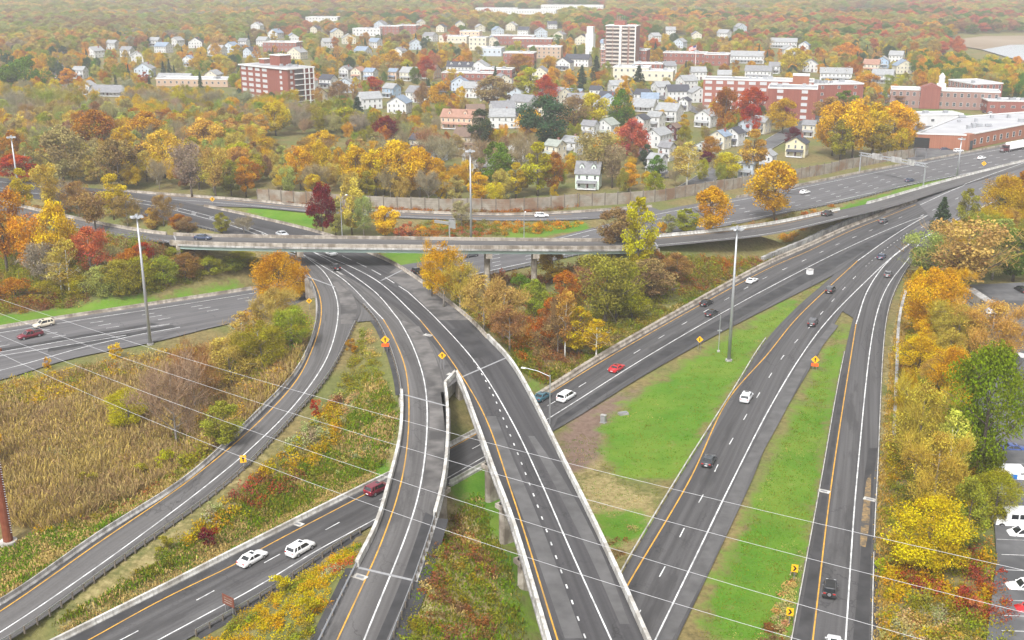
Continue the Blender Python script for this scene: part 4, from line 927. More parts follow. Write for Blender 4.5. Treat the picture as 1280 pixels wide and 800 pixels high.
def make_semi():
    e = empty('semi_truck'); MB().box((-5.2, 0, 2.55), (14.6, 2.6, 2.8)).build('trailer', M['semi_white'], e)
    MB().box((-5.2, 0, 1.02), (13.5, 1.0, .22)).build('chassis', M['trim'], e); MB().box((-9.6, 0, .8), (3, 2.2, .25)).build('bogie', M['trim'], e)
    c = MB(); c.box((3.6, 0, 2.0), (2.2, 2.4, 2.5), 0, 0, .94); c.box((5.6, 0, 1.35), (2.0, 1.9, 1.3), 0, 0, .92); c.build('cab', M['car_paint'], e)
    MB().box((4.72, 0, 2.45), (.1, 2.1, .8)).build('windscreen', M['car_glass'], e); MB().box((6.62, 0, 1.2), (.1, 1.3, .9)).build('radiator_grille', M['galv'], e)
    for s in (-1, 1): MB().box((4.0, s * 1.2, 2.4), (1.2, .06, .7)).build('window', M['car_glass'], e); MB().tube([(2.4, s * 1.1, 1.2), (2.4, s * 1.1, 4.0)], .09, 8).build('exhaust_stack', M['galv'], e)
    ta, ri = wheel(.5, .3)
    for ax in (-10.3, -9.0, 1.2, 2.5, 5.8):
        for s in (-1, 1): w_ = link('wheel', ta, e, loc=(ax, s * 1.1, .5)); link('rim', ri, w_)
    return e
M['van_blue'] = mat('van_blue', (.015, .16, .5), .35); M['semi_white'] = mat('trailer_white', (.8, .8, .8), .45)
PROTO = {}
WHITE, BLACK, GREY, SILVER, RED, MAROON, NAVY, TEAL, BEIGE = (.82,.82,.82), (.016,.016,.018), (.07,.072,.078), (.46,.47,.49), (.5,.012,.02), (.15,.008,.022), (.03,.045,.09), (.03,.11,.15), (.6,.54,.42)
def place_car(kind, px, col, label, along=None, heading=None, rev=False, cat='car', group=None, dz=0.0, zh=None):
    if kind not in PROTO:
        PROTO[kind] = {'van': make_van, 'bus': make_bus, 'semi': make_semi}.get(kind, lambda: make_car(kind))(); e = PROTO[kind]
    else: e = copy_tree(PROTO[kind])
    nm = {'van': 'van', 'bus': 'bus', 'semi': 'semi_truck', 'pickup': 'pickup_truck', 'minivan': 'minivan', 'jeep': 'jeep' if False else 'off_road_car', 'suv': 'suv_car', 'sedan': 'sedan_car', 'coupe': 'coupe_car'}[kind]
    e.name = nm
    if along:
        z = zh if zh is not None else 0.0
        for _ in range(4):
            p = U(px[0], px[1], z); c, hw, br, t = SAMP[along]; i = int(np.linalg.norm(c[:, :2] - p[:2], axis=1).argmin()); z = c[i, 2]
        p[2] = road_z(p[0], p[1], z); L, Rr = RD[along]
        tL = L[min(i+2, len(L)-1)] - L[max(i-2, 0)]; tR = Rr[min(i+2, len(L)-1)] - Rr[max(i-2, 0)]; tt = tL / np.linalg.norm(tL) + tR / np.linalg.norm(tR)
        a = math.atan2(tt[1], tt[0]) + (math.pi if rev else 0); e.rotation_euler = (0, -math.atan2(float(tt[2]), float(np.linalg.norm(tt[:2]))) * (-1 if rev else 1), a)
    else: p = G(*px); e.rotation_euler = (0, 0, heading)
    e.location = tuple(p + np.array((0, 0, .01 + dz)))
    def paint_(o):
        o.color = (*col, 1)
        for ch in o.children: paint_(ch)
    paint_(e); tag(e, label, cat, group)
    return e
gp = 'vehicles driving on the interchange'
for a in [
 ('sedan',(316,702),WHITE,'white sedan with a sunroof on the lower highway, behind the white crossover','lower_highway'),
 ('suv',(376,690),WHITE,'white crossover on the lower highway, just ahead of the white sedan','lower_highway'),
 ('suv',(472,615),MAROON,'maroon car about to pass under the west viaduct','lower_highway'),
 ('sedan',(678,499),TEAL,'teal sedan half hidden by the white viaduct parapet','lower_highway'),
 ('minivan',(708,499),WHITE,'white minivan on the highway just past the east viaduct','lower_highway'),
 ('coupe',(771,463),RED,'bright red coupe on the highway between lawn and scrub','lower_highway'),
 ('sedan',(883,381),BLACK,'black sedan in the inner lane, side by side with another','lower_highway'),
 ('sedan',(890,394),(.03,.03,.034),'black sedan in the outer lane next to the lawn, side by side with another','lower_highway'),
 ('coupe',(940,353),WHITE,'white low car beside the lighting mast on the far highway','lower_highway'),
 ('sedan',(1104,278),GREY,'dark grey sedan alone on the highway beside the block wall','lower_highway'),
 ('sedan',(1102,323),NAVY,'dark blue car where the right highway narrows','right_highway'),
 ('suv',(1038,365),BLACK,'black boxy car level with the tip of the lawn','right_highway'),
 ('suv',(1016,406),(.03,.028,.035),'black car on the right highway above the orange work sign','right_highway'),
 ('suv',(933,500),(.68,.69,.71),'silver white car next to the end of the long lawn','right_highway'),
 ('sedan',(886,579),(.035,.04,.045),'dark sedan with red tail lights on the right highway','right_highway'),
 ('sedan',(1110,345),(.1,.102,.108),'grey sedan at the top of the single lane ramp','right_ramp'),
 ('jeep',(1037,741),(.045,.046,.05),'dark grey open backed car with a spare wheel on the ramp','right_ramp')]:
    place_car(*a, group=gp)
place_car('sedan',(1041,812),WHITE,'white car cut off by the bottom edge, behind the spare wheel car','right_ramp',group=gp)
place_car('suv',(55,408),BEIGE,'cream car on the interstate beside the grass verge','west_highway',rev=True,group=gp)
place_car('pickup',(38,422),MAROON,'maroon pickup truck on the interstate at far left','west_highway',rev=True,group=gp)
place_car('sedan',(413,319),WHITE,'white sedan emerging from under the flyover','east_viaduct',rev=True,group=gp,zh=6.6)
place_car('sedan',(419,336),BLACK,'black sedan in front of the white one below the flyover','west_viaduct',group=gp,zh=7)
place_car('suv',(525,341),BLACK,'black car on the interstate disappearing behind the tan barrier','west_highway',group=gp)
place_car('sedan',(575,323),SILVER,'silver sedan on the interstate under the flyover','west_highway',group=gp)
place_car('sedan',(588,321),GREY,'dark grey sedan next to the silver one under the flyover','west_highway',group=gp)
place_car('sedan',(254,299.5),NAVY,'dark blue car at the left end of the flyover','flyover_ramp',group=gp,zh=12)
place_car('sedan',(353,295),SILVER,'silver car seen just over the flyover parapet','east_viaduct',group=gp,rev=True,zh=6)
place_car('suv',(677,271.5),WHITE,'white car on the north ramp before the noise wall','north_ramp',group=gp)
place_car('pickup',(1034,270),(.05,.045,.045),'dark pickup truck on the ramp beside the orange hedge','flyover_ramp',group=gp,zh=4.5)
place_car('sedan',(1137,227),NAVY,'dark blue car on the interstate near the sign gantry','west_highway',group=gp)
place_car('sedan',(1227,199),WHITE,'white car on the interstate ahead of the semi truck','west_highway',group=gp)
place_car('sedan',(1227.5,205),WHITE,'white car at the interstate median beside the yellow diamond','west_highway',group=gp) if False else None
place_car('sedan',(1006,242),WHITE,'white car on the interstate beside the golden tree','west_highway',group=gp)
place_car('semi',(1262,189),(.12,.03,.035),'semi truck with a dark red cab and a long white trailer','west_highway',rev=True,cat='truck',group=gp)
place_car('sedan',(1084,1000),WHITE,'x','right_ramp') if False else None
gp2 = 'vehicles parked by the trees on the right'
place_car('van',(1264,600),WHITE,'white and blue cargo van parked beside the big green tree',heading=R(-4),cat='van',group=gp2)
place_car('sedan',(1267,565),(.02,.06,.25),'blue car parked behind the big green tree',heading=R(-4),group=gp2)
place_car('bus',(1282,658),WHITE,'white minibus in the parking row next to the white wagon',heading=R(176),cat='bus',group=gp2)
place_car('minivan',(1280,672),WHITE,'white wagon parked alongside the minibus',heading=R(176),group=gp2)
place_car('pickup',(1283,740),WHITE,'white pickup parked where the red shrubs meet the lot',heading=R(176),cat='pickup truck',group=gp2)
place_car('suv',(1290,768),RED,'red car parked at the lowest corner of the lot',heading=R(176),group=gp2)
place_car('minivan',(1276,366),BLACK,'dark van parked beyond the olive trees, by the sheds',heading=R(95),cat='van',group=gp2)
place_car('pickup',(1263,446),WHITE,'old white pickup among the junk behind the tan trees',heading=R(-35),cat='pickup truck',group=gp2)
# market, school and street parking
for i, (px, col, lab, h) in enumerate([((1198,190),WHITE,'white car parked at the corner door of the brick supermarket',20),((1181,188),NAVY,'dark car parked left of the supermarket door',20),((1203,184),BLACK,'black car in front of the supermarket, between two others',20),((1227,182),WHITE,'white car in front of the supermarket windows',20),
  ((1243,178),GREY,'grey car in front of the supermarket beside the white one',20),((1230,141),BLACK,'black car in the school yard',80),((1237,143),SILVER,'silver car in the school yard beside the black one',80),((1222,149),WHITE,'white car in the lot between school and supermarket',-5),((1270,151),BLACK,'black car at the far right of the school street',-5),((1107,118),WHITE,'white car in the lot left of the school',10),((1112,121),SILVER,'silver car in the lot left of the school',10),
  ((920,229),WHITE,'white car parked beside the grey blue house at the noise wall',50),((975,214),GREY,'dark car parked in front of the cream gabled house',45),
  ((70,106),BLACK,'dark car driving on the far straight street',88),((62,112),WHITE,'white car at the left kerb of the far straight street, nearer one',88),((61,104),WHITE,'white car at the left kerb of the far straight street, middle one',88),((66,92),WHITE,'white car at the far end of the straight street',88),((71,98),SILVER,'silver car in the middle of the straight street',88)]):
    place_car('sedan' if i % 3 else 'suv', px, col, lab, heading=R(h), group='cars parked in the town')
# parked trailer and sheds at the right
b = G(1235,392); e = empty('flatbed_trailer', tuple(b), R(92), label='long pale box trailer with a rusty top behind the olive trees', cat='trailer')
MB().box((5.5, 0, 1.9), (13, 2.5, 2.4)).build('body', M['concrete_tan'], e); MB().box((5.5, 0, 3.14), (12.6, 2.2, .1)).build('roof', M['concrete_grey'], e); MB().box((-1.6, 0, 1.3), (1.2, 2.3, 1.3), 0, 0, .9).build('front_box', M['sign_white'], e)
ta, ri = wheel(.5, .3)
for ax in (0, 9, 10.2):
    for s in (-1, 1): w_ = link('wheel', ta, e, loc=(ax, s * 1.05, .5)); link('rim', ri, w_)
# ---------------------------------------------------------------- buildings
M['brick_red'] = brick('brick_red', (.22, .07, .05), (.27, .09, .065), (.32, .2, .17), 1.3)
M['brick_pink'] = brick('brick_pink', (.28, .1, .075), (.33, .13, .1), (.32, .21, .18), 1.3)
M['brick_brown'] = brick('brick_brown', (.22, .075, .06), (.28, .1, .075), (.3, .2, .17), 1.3)
M['brick_orange'] = brick('brick_orange', (.3, .115, .065), (.35, .14, .085), (.33, .21, .15), 1.3)
M['window_glass'] = mat('window_glass', (.05, .06, .07), .12, spec=.7)
M['trim_white'] = noisy('trim_white', (.56, .56, .55), (.66, .66, .65), .6)
M['balcony_dark'] = mat('balcony_recess', (.1, .09, .09), .8)
M['roof_gravel'] = noisy('flat_roof', (.3, .3, .31), (.46, .46, .47), .12, c2=(.22, .22, .23), scale2=.05)
M['roof_white'] = noisy('white_membrane_roof', (.32, .32, .335), (.44, .44, .45), .1, c2=(.36, .36, .38), scale2=.06)
M['window_pale'] = mat('window_pale', (.45, .46, .48), .3)
def paint_mat(key, c): M[key] = noisy(key, tuple(x * .92 for x in c), tuple(min(.85, x * 1.05) for x in c), .5); return key
for kk, c in dict(wall_white=(.56,.56,.555), wall_cream=(.56,.52,.42), wall_peach=(.62,.44,.32), wall_beige=(.5,.43,.33), wall_greyblue=(.45,.5,.56), wall_maroon=(.09,.03,.035), wall_mint=(.62,.72,.64), wall_yellow=(.58,.53,.36), wall_blue=(.3,.4,.52), wall_tan=(.42,.3,.22)).items(): paint_mat(kk, c)
def shingle(key, c):
    m = mat(key, c, .92); t = NT(m); p = t.n('TexCoord').outputs['Object']
    w = t.n('TexWave'); w.bands_direction = 'Z'; w.inputs['Scale'].default_value = 2.2; w.inputs['Distortion'].default_value = .6; t.l(p, w.inputs['Vector'])
    n = t.noise(t.pos(), .8, 4); f = t.math('ADD', t.math('MULTIPLY', n, .8), t.math('MULTIPLY', w.outputs['Fac'], .2))
    t.base(t.ramp(f, [(.3, tuple(x * .72 for x in c)), (.7, tuple(x * 1.2 for x in c))])); M[key] = m
for kk, c in dict(roof_grey=(.2,.2,.21), roof_dark=(.06,.062,.075), roof_brown=(.16,.11,.085), roof_salmon=(.3,.17,.125), roof_light=(.27,.275,.28), roof_green=(.26,.28,.25), roof_blue=(.2,.25,.32)).items(): shingle(kk, c)
BLD = []   # footprints for keeping trees clear: x, y, radius
HBOX = []  # photo boxes of buildings that must stay visible
class B3(MB):
    def panel(s, A, B_, z0, z1, off=.0, m=0):
        """upright rectangle from ground point A to B_, pushed out to the right of A->B"""
        d = np.array(B_) - np.array(A); d = d / (np.linalg.norm(d) + 1e-9); nx, ny = d[1] * off, -d[0] * off
        s.add([(A[0]+nx, A[1]+ny, z0), (B_[0]+nx, B_[1]+ny, z0), (B_[0]+nx, B_[1]+ny, z1), (A[0]+nx, A[1]+ny, z1)], [(0, 1, 2, 3)], m)
win_cache = {}
def window_mesh(w, h, glass='window_glass', frame='trim_white'):
    k = (round(w, 2), round(h, 2), glass, frame)
    if k not in win_cache:
        mb = MB(); t = .09
        for c, d in (((0, 0, h/2 - t/2), (w, .12, t)), ((0, 0, -h/2 + t/2), (w + .16, .2, t)), ((-w/2 + t/2, 0, 0), (t, .12, h - 2*t)), ((w/2 - t/2, 0, 0), (t, .12, h - 2*t)), ((0, -.01, 0), (w - 2*t, .05, .06))): mb.box(c, d, 0)
        g = MB(); g.box((0, .015, 0), (w - 2*t, .03, h - 2*t))
        win_cache[k] = (mb.mesh('window', M[frame]), g.mesh('pane', M[glass]))
    return win_cache[k]
def put_window(e, x, y, z, rz, w, h, glass='window_glass', frame='trim_white', lim=[0]):
    f, g = window_mesh(w, h, glass, frame); o = link('window', f, e, loc=(x, y, z), rz=rz); link('pane', g, o); return o
def house(box, wall, roof, label, rz=R(-35), w=None, d=None, storeys=2, kind='gable', dorm=0, porch=True, chimney=None, name='house', hip=False, ridge='x'):
    """detached house; box = (x0, y0, x1, y1) in the photograph, standing on the box's lower edge"""
    x0, y0, x1, y1 = box; b = U((x0 + x1) / 2, y1, -.3); dist = proj([b])[0, 2]; mpp = dist / FPX
    if w is None: w = max(5.5, (x1 - x0) * mpp / 1.18)
    if d is None: d = max(6.0, min(11, w * .95))
    eave = 2.9 * storeys; slope = .9 if kind == 'steep' else .62
    span = d if ridge == 'x' else w; rise = span / 2 * slope
    b = b + np.array((b[0], b[1], 0)) / np.linalg.norm(b[:2]) * d * .45
    e = empty(name, (b[0], b[1], -.4), rz, label=label, cat='house', group='houses of the town'); BLD.append((b[0], b[1], max(w, d) * .62)); HBOX.append((x0, y0, x1, y1, dist))
    wb = MB()
    X, Y = w / 2, d / 2; z1 = eave + .3
    if ridge == 'x': prof = [(-X, -Y), (X, -Y), (X, Y), (-X, Y)]; gab = [((-X, Y), (-X, -Y), (-X, 0)), ((X, -Y), (X, Y), (X, 0))]
    else: gab = [((-X, -Y), (X, -Y), (0, -Y)), ((X, Y), (-X, Y), (0, Y))]
    wb.add([(x, y, z) for z in (0, z1) for x, y in ((-X, -Y), (X, -Y), (X, Y), (-X, Y))], [(0, 1, 5, 4), (1, 2, 6, 5), (2, 3, 7, 6), (3, 0, 4, 7)])
    for p, q, a in gab: wb.add([(*p, z1), (*q, z1), (*a, z1 + rise)], [(0, 1, 2)])
    wb.build('wall', M[wall], e)
    o_ = .45; t_ = .16; rb = MB(); k_ = rise / (span / 2); ez = z1 - o_ * k_
    for s in (-1, 1):
        if ridge == 'x': V = [(-X - o_, s * (Y + o_), ez), (X + o_, s * (Y + o_), ez), (X + o_, 0, z1 + rise), (-X - o_, 0, z1 + rise)]
        else: V = [(s * (X + o_), -Y - o_, ez), (s * (X + o_), Y + o_, ez), (0, Y + o_, z1 + rise), (0, -Y - o_, z1 + rise)]
        V = V + [(a, b_, c + t_) for a, b_, c in V]; rb.add(V, [(0, 1, 2, 3), (7, 6, 5, 4), (0, 4, 5, 1), (1, 5, 6, 2), (2, 6, 7, 3), (3, 7, 4, 0)])
    rf = rb.build('roof', M[roof], e)
    if chimney or (len(label) % 2 and storeys > 1): MB().box((w * .18, 0.6 if ridge == 'x' else d * .2, z1 + rise * .9), (.8, .8, 2.4)).build('chimney', M['brick_brown'], rf)
    for s in range(storeys):
        zc_ = 1.5 + 2.9 * s
        nw = max(2, int(w / 2.6))
        for q in range(nw):
            x = -X + w * (q + .5) / nw
            if s == 0 and q == nw // 2: continue
            put_window(e, x, -Y - .05, zc_ + .2, 0, .95, 1.45)
        nd = max(2, int(d / 3.2))
        for q in range(nd):
            y = -Y + d * (q + .5) / nd; put_window(e, -X - .05, y, zc_ + .2, -math.pi / 2, .95, 1.45); put_window(e, X + .05, y, zc_ + .2, math.pi / 2, .95, 1.45)
    for p, q, a in gab:
        cx, cy = a; ang = 0 if ridge != 'x' and cy < 0 else (math.pi if ridge != 'x' else (-math.pi/2 if cx < 0 else math.pi/2)); sg = .05
        put_window(e, cx + (sg if cx > 0 else -sg) * (ridge == 'x'), cy + (sg if cy > 0 else -sg) * (ridge != 'x'), z1 + rise * .3, ang, .85, 1.2)
    dr = MB().box((-X + w * (max(2, int(w / 2.6)) // 2 + .5) / max(2, int(w / 2.6)), -Y - .06, 1.35), (1.05, .12, 2.1)).build('door', M['wall_maroon'] if wall != 'wall_maroon' else M['trim_white'], e)
    if porch:
        pb = MB(); pb.box((0, -Y - 1.1, .35), (w * .8, 2.2, .3)); 
        for x in (-w * .38, 0, w * .38): pb.box((x, -Y - 2.05, 1.5), (.16, .16, 2.2))
        pb.build('porch', M['trim_white'], e)
        MB().add([(-w*.43, -Y - 2.5, 2.55), (w*.43, -Y - 2.5, 2.55), (w*.43, -Y - .02, 3.25), (-w*.43, -Y - .02, 3.25), (-w*.43, -Y - 2.5, 2.7), (w*.43, -Y - 2.5, 2.7), (w*.43, -Y - .02, 3.4), (-w*.43, -Y - .02, 3.4)], [(3, 2, 1, 0), (4, 5, 6, 7), (0, 1, 5, 4), (1, 2, 6, 5), (3, 0, 4, 7)]).build('porch_roof', M[roof], e)
    for q in range(dorm):
        x = -X + w * (q + .5) / dorm; yb = -Y * .62; zb = z1 + rise * .3
        dm = MB(); dm.add([(x-.9, yb, zb), (x+.9, yb, zb), (x+.9, yb, zb+1.3), (x, yb, zb+2.2), (x-.9, yb, zb+1.3), (x-.9, yb+2.6, zb), (x+.9, yb+2.6, zb), (x+.9, yb+2.6, zb+1.3), (x, yb+2.6, zb+2.2), (x-.9, yb+2.6, zb+1.3)], [(0, 1, 2, 3, 4), (1, 6, 7, 2), (0, 4, 9, 5)])
        do = dm.build('dormer', M[wall], e); MB().add([(x-1.15, yb-.25, zb+1.15), (x, yb-.25, zb+2.35), (x+1.15, yb-.25, zb+1.15), (x-1.15, yb+2.6, zb+1.15), (x, yb+2.6, zb+2.35), (x+1.15, yb+2.6, zb+1.15)], [(0, 1, 4, 3), (1, 2, 5, 4)]).build('dormer_roof', M[roof], do)
        put_window(e, x, yb - .05, zb + .75, 0, .8, 1.0)
    return e
def block(px, h, wall, label, storeys, rz=0, w=20, d=14, win=(1.4, 1.5), bay=3.4, roof='roof_gravel', name='brick_building', cat='building', units=2, glass='window_glass', band=None, group=None, faces='front sides', cornice='trim_white'):
    """flat-roofed block standing with the middle of its front at the photo point"""
    b = U(px[0], px[1], -.3); ca, sa = math.cos(rz), math.sin(rz); cx, cy = b[0] - sa * d / 2, b[1] + ca * d / 2
    e = empty(name, (cx, cy, -.4), rz, label=label, cat=cat, group=group); BLD.append((cx, cy, math.hypot(w, d) * .5))
    q = proj([b])[0]; k = FPX / q[2]; HBOX.append((px[0] - w * k * .5, px[1] - (h + 2) * k, px[0] + w * k * .5, px[1], q[2]))
    X, Y = w / 2, d / 2
    MB().add([(x, y, z) for z in (0, h) for x, y in ((-X, -Y), (X, -Y), (X, Y), (-X, Y))], [(0, 1, 5, 4), (1, 2, 6, 5), (2, 3, 7, 6), (3, 0, 4, 7)]).build('wall', M[wall], e)
    rf = MB().box((0, 0, h + .02), (w - .5, d - .5, .1)).build('roof', M[roof], e)
    c = MB()
    for cc, dd in (((0, -Y, h + .15), (w + .3, .36, .75)), ((0, Y, h + .15), (w + .3, .36, .75)), ((-X, 0, h + .151), (.36, d - .37, .75)), ((X, 0, h + .151), (.36, d - .37, .75))): c.box(cc, dd)
    c.build('parapet', M[cornice], e)
    for q_ in range(units):
        u = (random.uniform(-X * .7, X * .7), random.uniform(-Y * .6, Y * .6)); MB().box((u[0], u[1], h + .8), (random.uniform(1.4, 3), random.uniform(1.2, 2.4), 1.5)).build('roof_unit', M['galv'], rf)
    fh = h / storeys; n = 0
    for s in range(storeys):
        z = fh * (s + .55)
        nb = int(w / bay)
        for q_ in range(nb):
            if n >= 95: break
            put_window(e, -X + w * (q_ + .5) / nb, -Y - .05, z, 0, *win, glass=glass); n += 1
        if 'sides' in faces:
            nb = max(1, int(d / bay))
            for q_ in range(nb):
                if n >= 95: break
                y = -Y + d * (q_ + .5) / nb
                put_window(e, X + .05 if cx < 0 else -X - .05, y, z, math.pi / 2 if cx < 0 else -math.pi / 2, *win, glass=glass); n += 1
    if band: 
        for s in range(1, storeys): MB().box((0, -Y - .04, fh * s), (w, .1, .35)).build('band', M[band], e)
    return e

# --- six storey brick apartment slab on the left
A = U(298, 116, -.4); C1 = U(360, 134, -.4)
b = U(362, 136, -.4); rz = math.radians(-42)
def slab(label):
    w, d, h = 47, 19, 22.5; ca, sa = math.cos(rz), math.sin(rz)
    # right front corner at b
    cx, cy = b[0] - ca * w / 2 - sa * d / 2, b[1] - sa * w / 2 + ca * d / 2
    e = empty('apartment_building', (cx, cy, -.4), rz, label=label, cat='apartment building'); BLD.append((cx, cy, 24)); HBOX.append((298, 60, 380, 125, 660))
    X, Y = w / 2, d / 2
    MB().add([(x, y, z) for z in (0, h) for x, y in ((-X, -Y), (X, -Y), (X, Y), (-X, Y))], [(0, 1, 5, 4), (1, 2, 6, 5), (2, 3, 7, 6), (3, 0, 4, 7)]).build('wall', M['brick_red'], e)
    rf = MB().box((0, 0, h + .3), (w + 1.6, d + 1.6, .7)).build('roof', M['trim_white'], e)
    MB().box((0, 0, h + .7), (w - 1, d - 1, .12)).build('roof_gravel', M['roof_gravel'], rf)
    MB().box((2, 2, h + 3.6), (10, 8, 6)).build('penthouse', M['brick_red'], rf); MB().box((2, 2, h + 6.75), (10.8, 8.8, .4)).build('penthouse_cap', M['trim_white'], rf)
    MB().box((-15, 3, h + 2), (5, 5, 2.8)).build('stair_head', M['brick_red'], rf); MB().box((-15, 3, h + 3.5), (5.6, 5.6, .3)).build('stair_cap', M['trim_white'], rf)
    for q in range(4): MB().box((8 + q * 3.2, -2 + q % 2 * 4, h + 1.4), (1.8, 1.5, 1.3)).build('roof_unit', M['galv'], rf)
    fh = h / 7
    for c_ in range(4):
        x = -X + 3.6 + c_ * 7.0
        for s in range(7): put_window(e, x, -Y - .05, fh * (s + .55), 0, 4.4, 1.7, 'window_pale')
    for s in range(7): put_window(e, X - 6.5, -Y - .05, fh * (s + .55), 0, 2.0, 1.7, 'window_pale')
    # open galleries on the end wall
    for s in range(7):
        z = fh * s + .2
        MB().box((X + .12, -1.5, z + 1.75), (.2, 6.0, 2.3)).build('gallery_recess', M['balcony_dark'], e)
        MB().box((X + .9, 2.0, z + .3), (1.8, 13.5, .3)).build('gallery_floor', M['trim_white'], e)
        put_window(e, X + .05, -6.8, z + 1.7, math.pi / 2, 1.6, 1.6, 'window_pale')
    for y in (1.7, 5.2, 8.4): MB().box((X + 1.5, y, h / 2), (.5, .7, h)).build('column', M['trim_white'], e)
slab('seven storey red brick apartment block with white open galleries at its end')
# --- white and brown tower
M['balcony_cream'] = noisy('balcony_cream', (.42, .37, .33), (.5, .45, .41), .6)
def tower():
    b = U(779, 86, -.4); rz = R(-18); w, d, h = 25, 15, 33; e = empty('apartment_tower', (b[0], b[1] + 12, -.4), rz, label='tall pale apartment tower with brown stripes and rows of balconies', cat='apartment building'); BLD.append((b[0], b[1] + 12, 22)); HBOX.append((758, 30, 802, 72, 900))
    X, Y = w / 2, d / 2
    MB().add([(x, y, z) for z in (0, h) for x, y in ((-X, -Y), (X, -Y), (X, Y), (-X, Y))], [(0, 1, 5, 4), (1, 2, 6, 5), (2, 3, 7, 6), (3, 0, 4, 7)]).build('wall', M['brick_brown'], e)
    rf = MB().box((0, 0, h + .25), (w + .6, d + .6, .6)).build('roof', M['trim_white'], e); MB().box((-2, 0, h + 2.2), (9, 7, 3.4)).build('penthouse', M['brick_brown'], rf)
    for q in range(4): MB().tube([(-5 + q * 2, 1, h + 3.8), (-5 + q * 2, 1, h + 8)], .12, 5).build('antenna', M['galv'], rf)
    fh = h / 11
    for s in range(11):
        for x, wd in ((-9.3, 5.2), (-3.6, 5.2), (3.6, 4.6), (9.6, 4.6)):
            MB().box((x, -Y - .5, fh * (s + .32)), (wd, 1.1, 1.15)).build('balcony', M['balcony_cream'], e)
            MB().box((x, -Y - .06, fh * (s + .72)), (wd - .5, .1, 1.2)).build('window_band', M['balcony_dark'], e)
    for x, wd in ((0, 1.8), (12.1, .8)): MB().box((x, -Y - .6, h / 2), (wd, 1.3, h)).build('pier_strip', M['trim_white'], e)
tower()
block((770,84), 14, 'brick_pink', 'pink brick wing in front of the tall pale tower', 4, R(-18), 26, 12, bay=3.0, win=(1.8,1.6), band='trim_white')
block((797,83), 13, 'brick_red', 'red brick block tucked against the right of the tall tower', 3, R(-18), 14, 16)
block((810,93), 8, 'brick_red', 'low brick hall with white cornice right of the tower', 2, R(-10), 22, 12, roof='roof_white', win=(1.2,2.2))
# --- long brick complex
block((945,139), 17.5, 'brick_pink', 'long five storey brick block with white window bays behind the red trees', 5, R(-15), 62, 16, win=(3.8,1.7), bay=6.2, units=5, glass='window_pale', name='apartment_building')
block((988,150), 17, 'brick_red', 'brick wing with white framed bay joining the long brick block', 5, R(-15), 26, 18, win=(3.2,1.7), bay=12, units=3, glass='window_pale')
block((998,141), 21, 'brick_orange', 'plain orange brick stair tower at the middle of the brick complex', 1, R(-15), 9, 8, units=0, win=(1,1.5), bay=20, faces='front')
block((1036,138), 15, 'brick_red', 'lower saw toothed brick wing at the right end of the complex', 4, R(8), 40, 16, win=(1.6,1.6), bay=9, units=7, faces='front')
# --- brick school with cupola
sc_e = block((1179,136), 10.5, 'brick_brown', 'long brick school with rows of white windows and a white cupola', 2, R(-17), 60, 15, win=(1.7,2.2), bay=3.7, roof='roof_white', units=0, name='school_building', cat='school')
MB().box((-8, -8.6, 6), (11, 1.6, 12)).build('centre_bay', M['brick_brown'], sc_e)
MB().add([(-14, -9.5, 12), (-2, -9.5, 12), (-8, -9.5, 14.6), (-14, -1, 12), (-2, -1, 12), (-8, -1, 14.6)], [(0, 1, 2), (0, 2, 5, 3), (2, 1, 4, 5)]).build('pediment', M['brick_brown'], sc_e)
cu = MB().box((-2, 1, 12.2), (5, 5, 3.2)).build('cupola_base', M['trim_white'], sc_e); MB().tube([(-2, 1, 13.6), (-2, 1, 17.4)], 1.7, 8).build('cupola', M['trim_white'], sc_e); MB().tube([(-2, 1, 17.4), (-2, 1, 18.4), (-2, 1, 19.3), (-2, 1, 20.2)], [1.9, 1.6, .8, .08], 10).build('cupola_dome', M['trim_white'], sc_e)
block((1232,131), 12.5, 'brick_brown', 'taller brick wing with tall white windows at the right of the school', 3, R(12), 20, 26, win=(1.6,2.4), bay=3.4, roof='roof_white', units=1)
block((1272,142), 7, 'brick_brown', 'low brick annexe at the far right of the school', 1, R(-8), 34, 14, win=(2.4,1.4), bay=5, roof='roof_white', units=5)
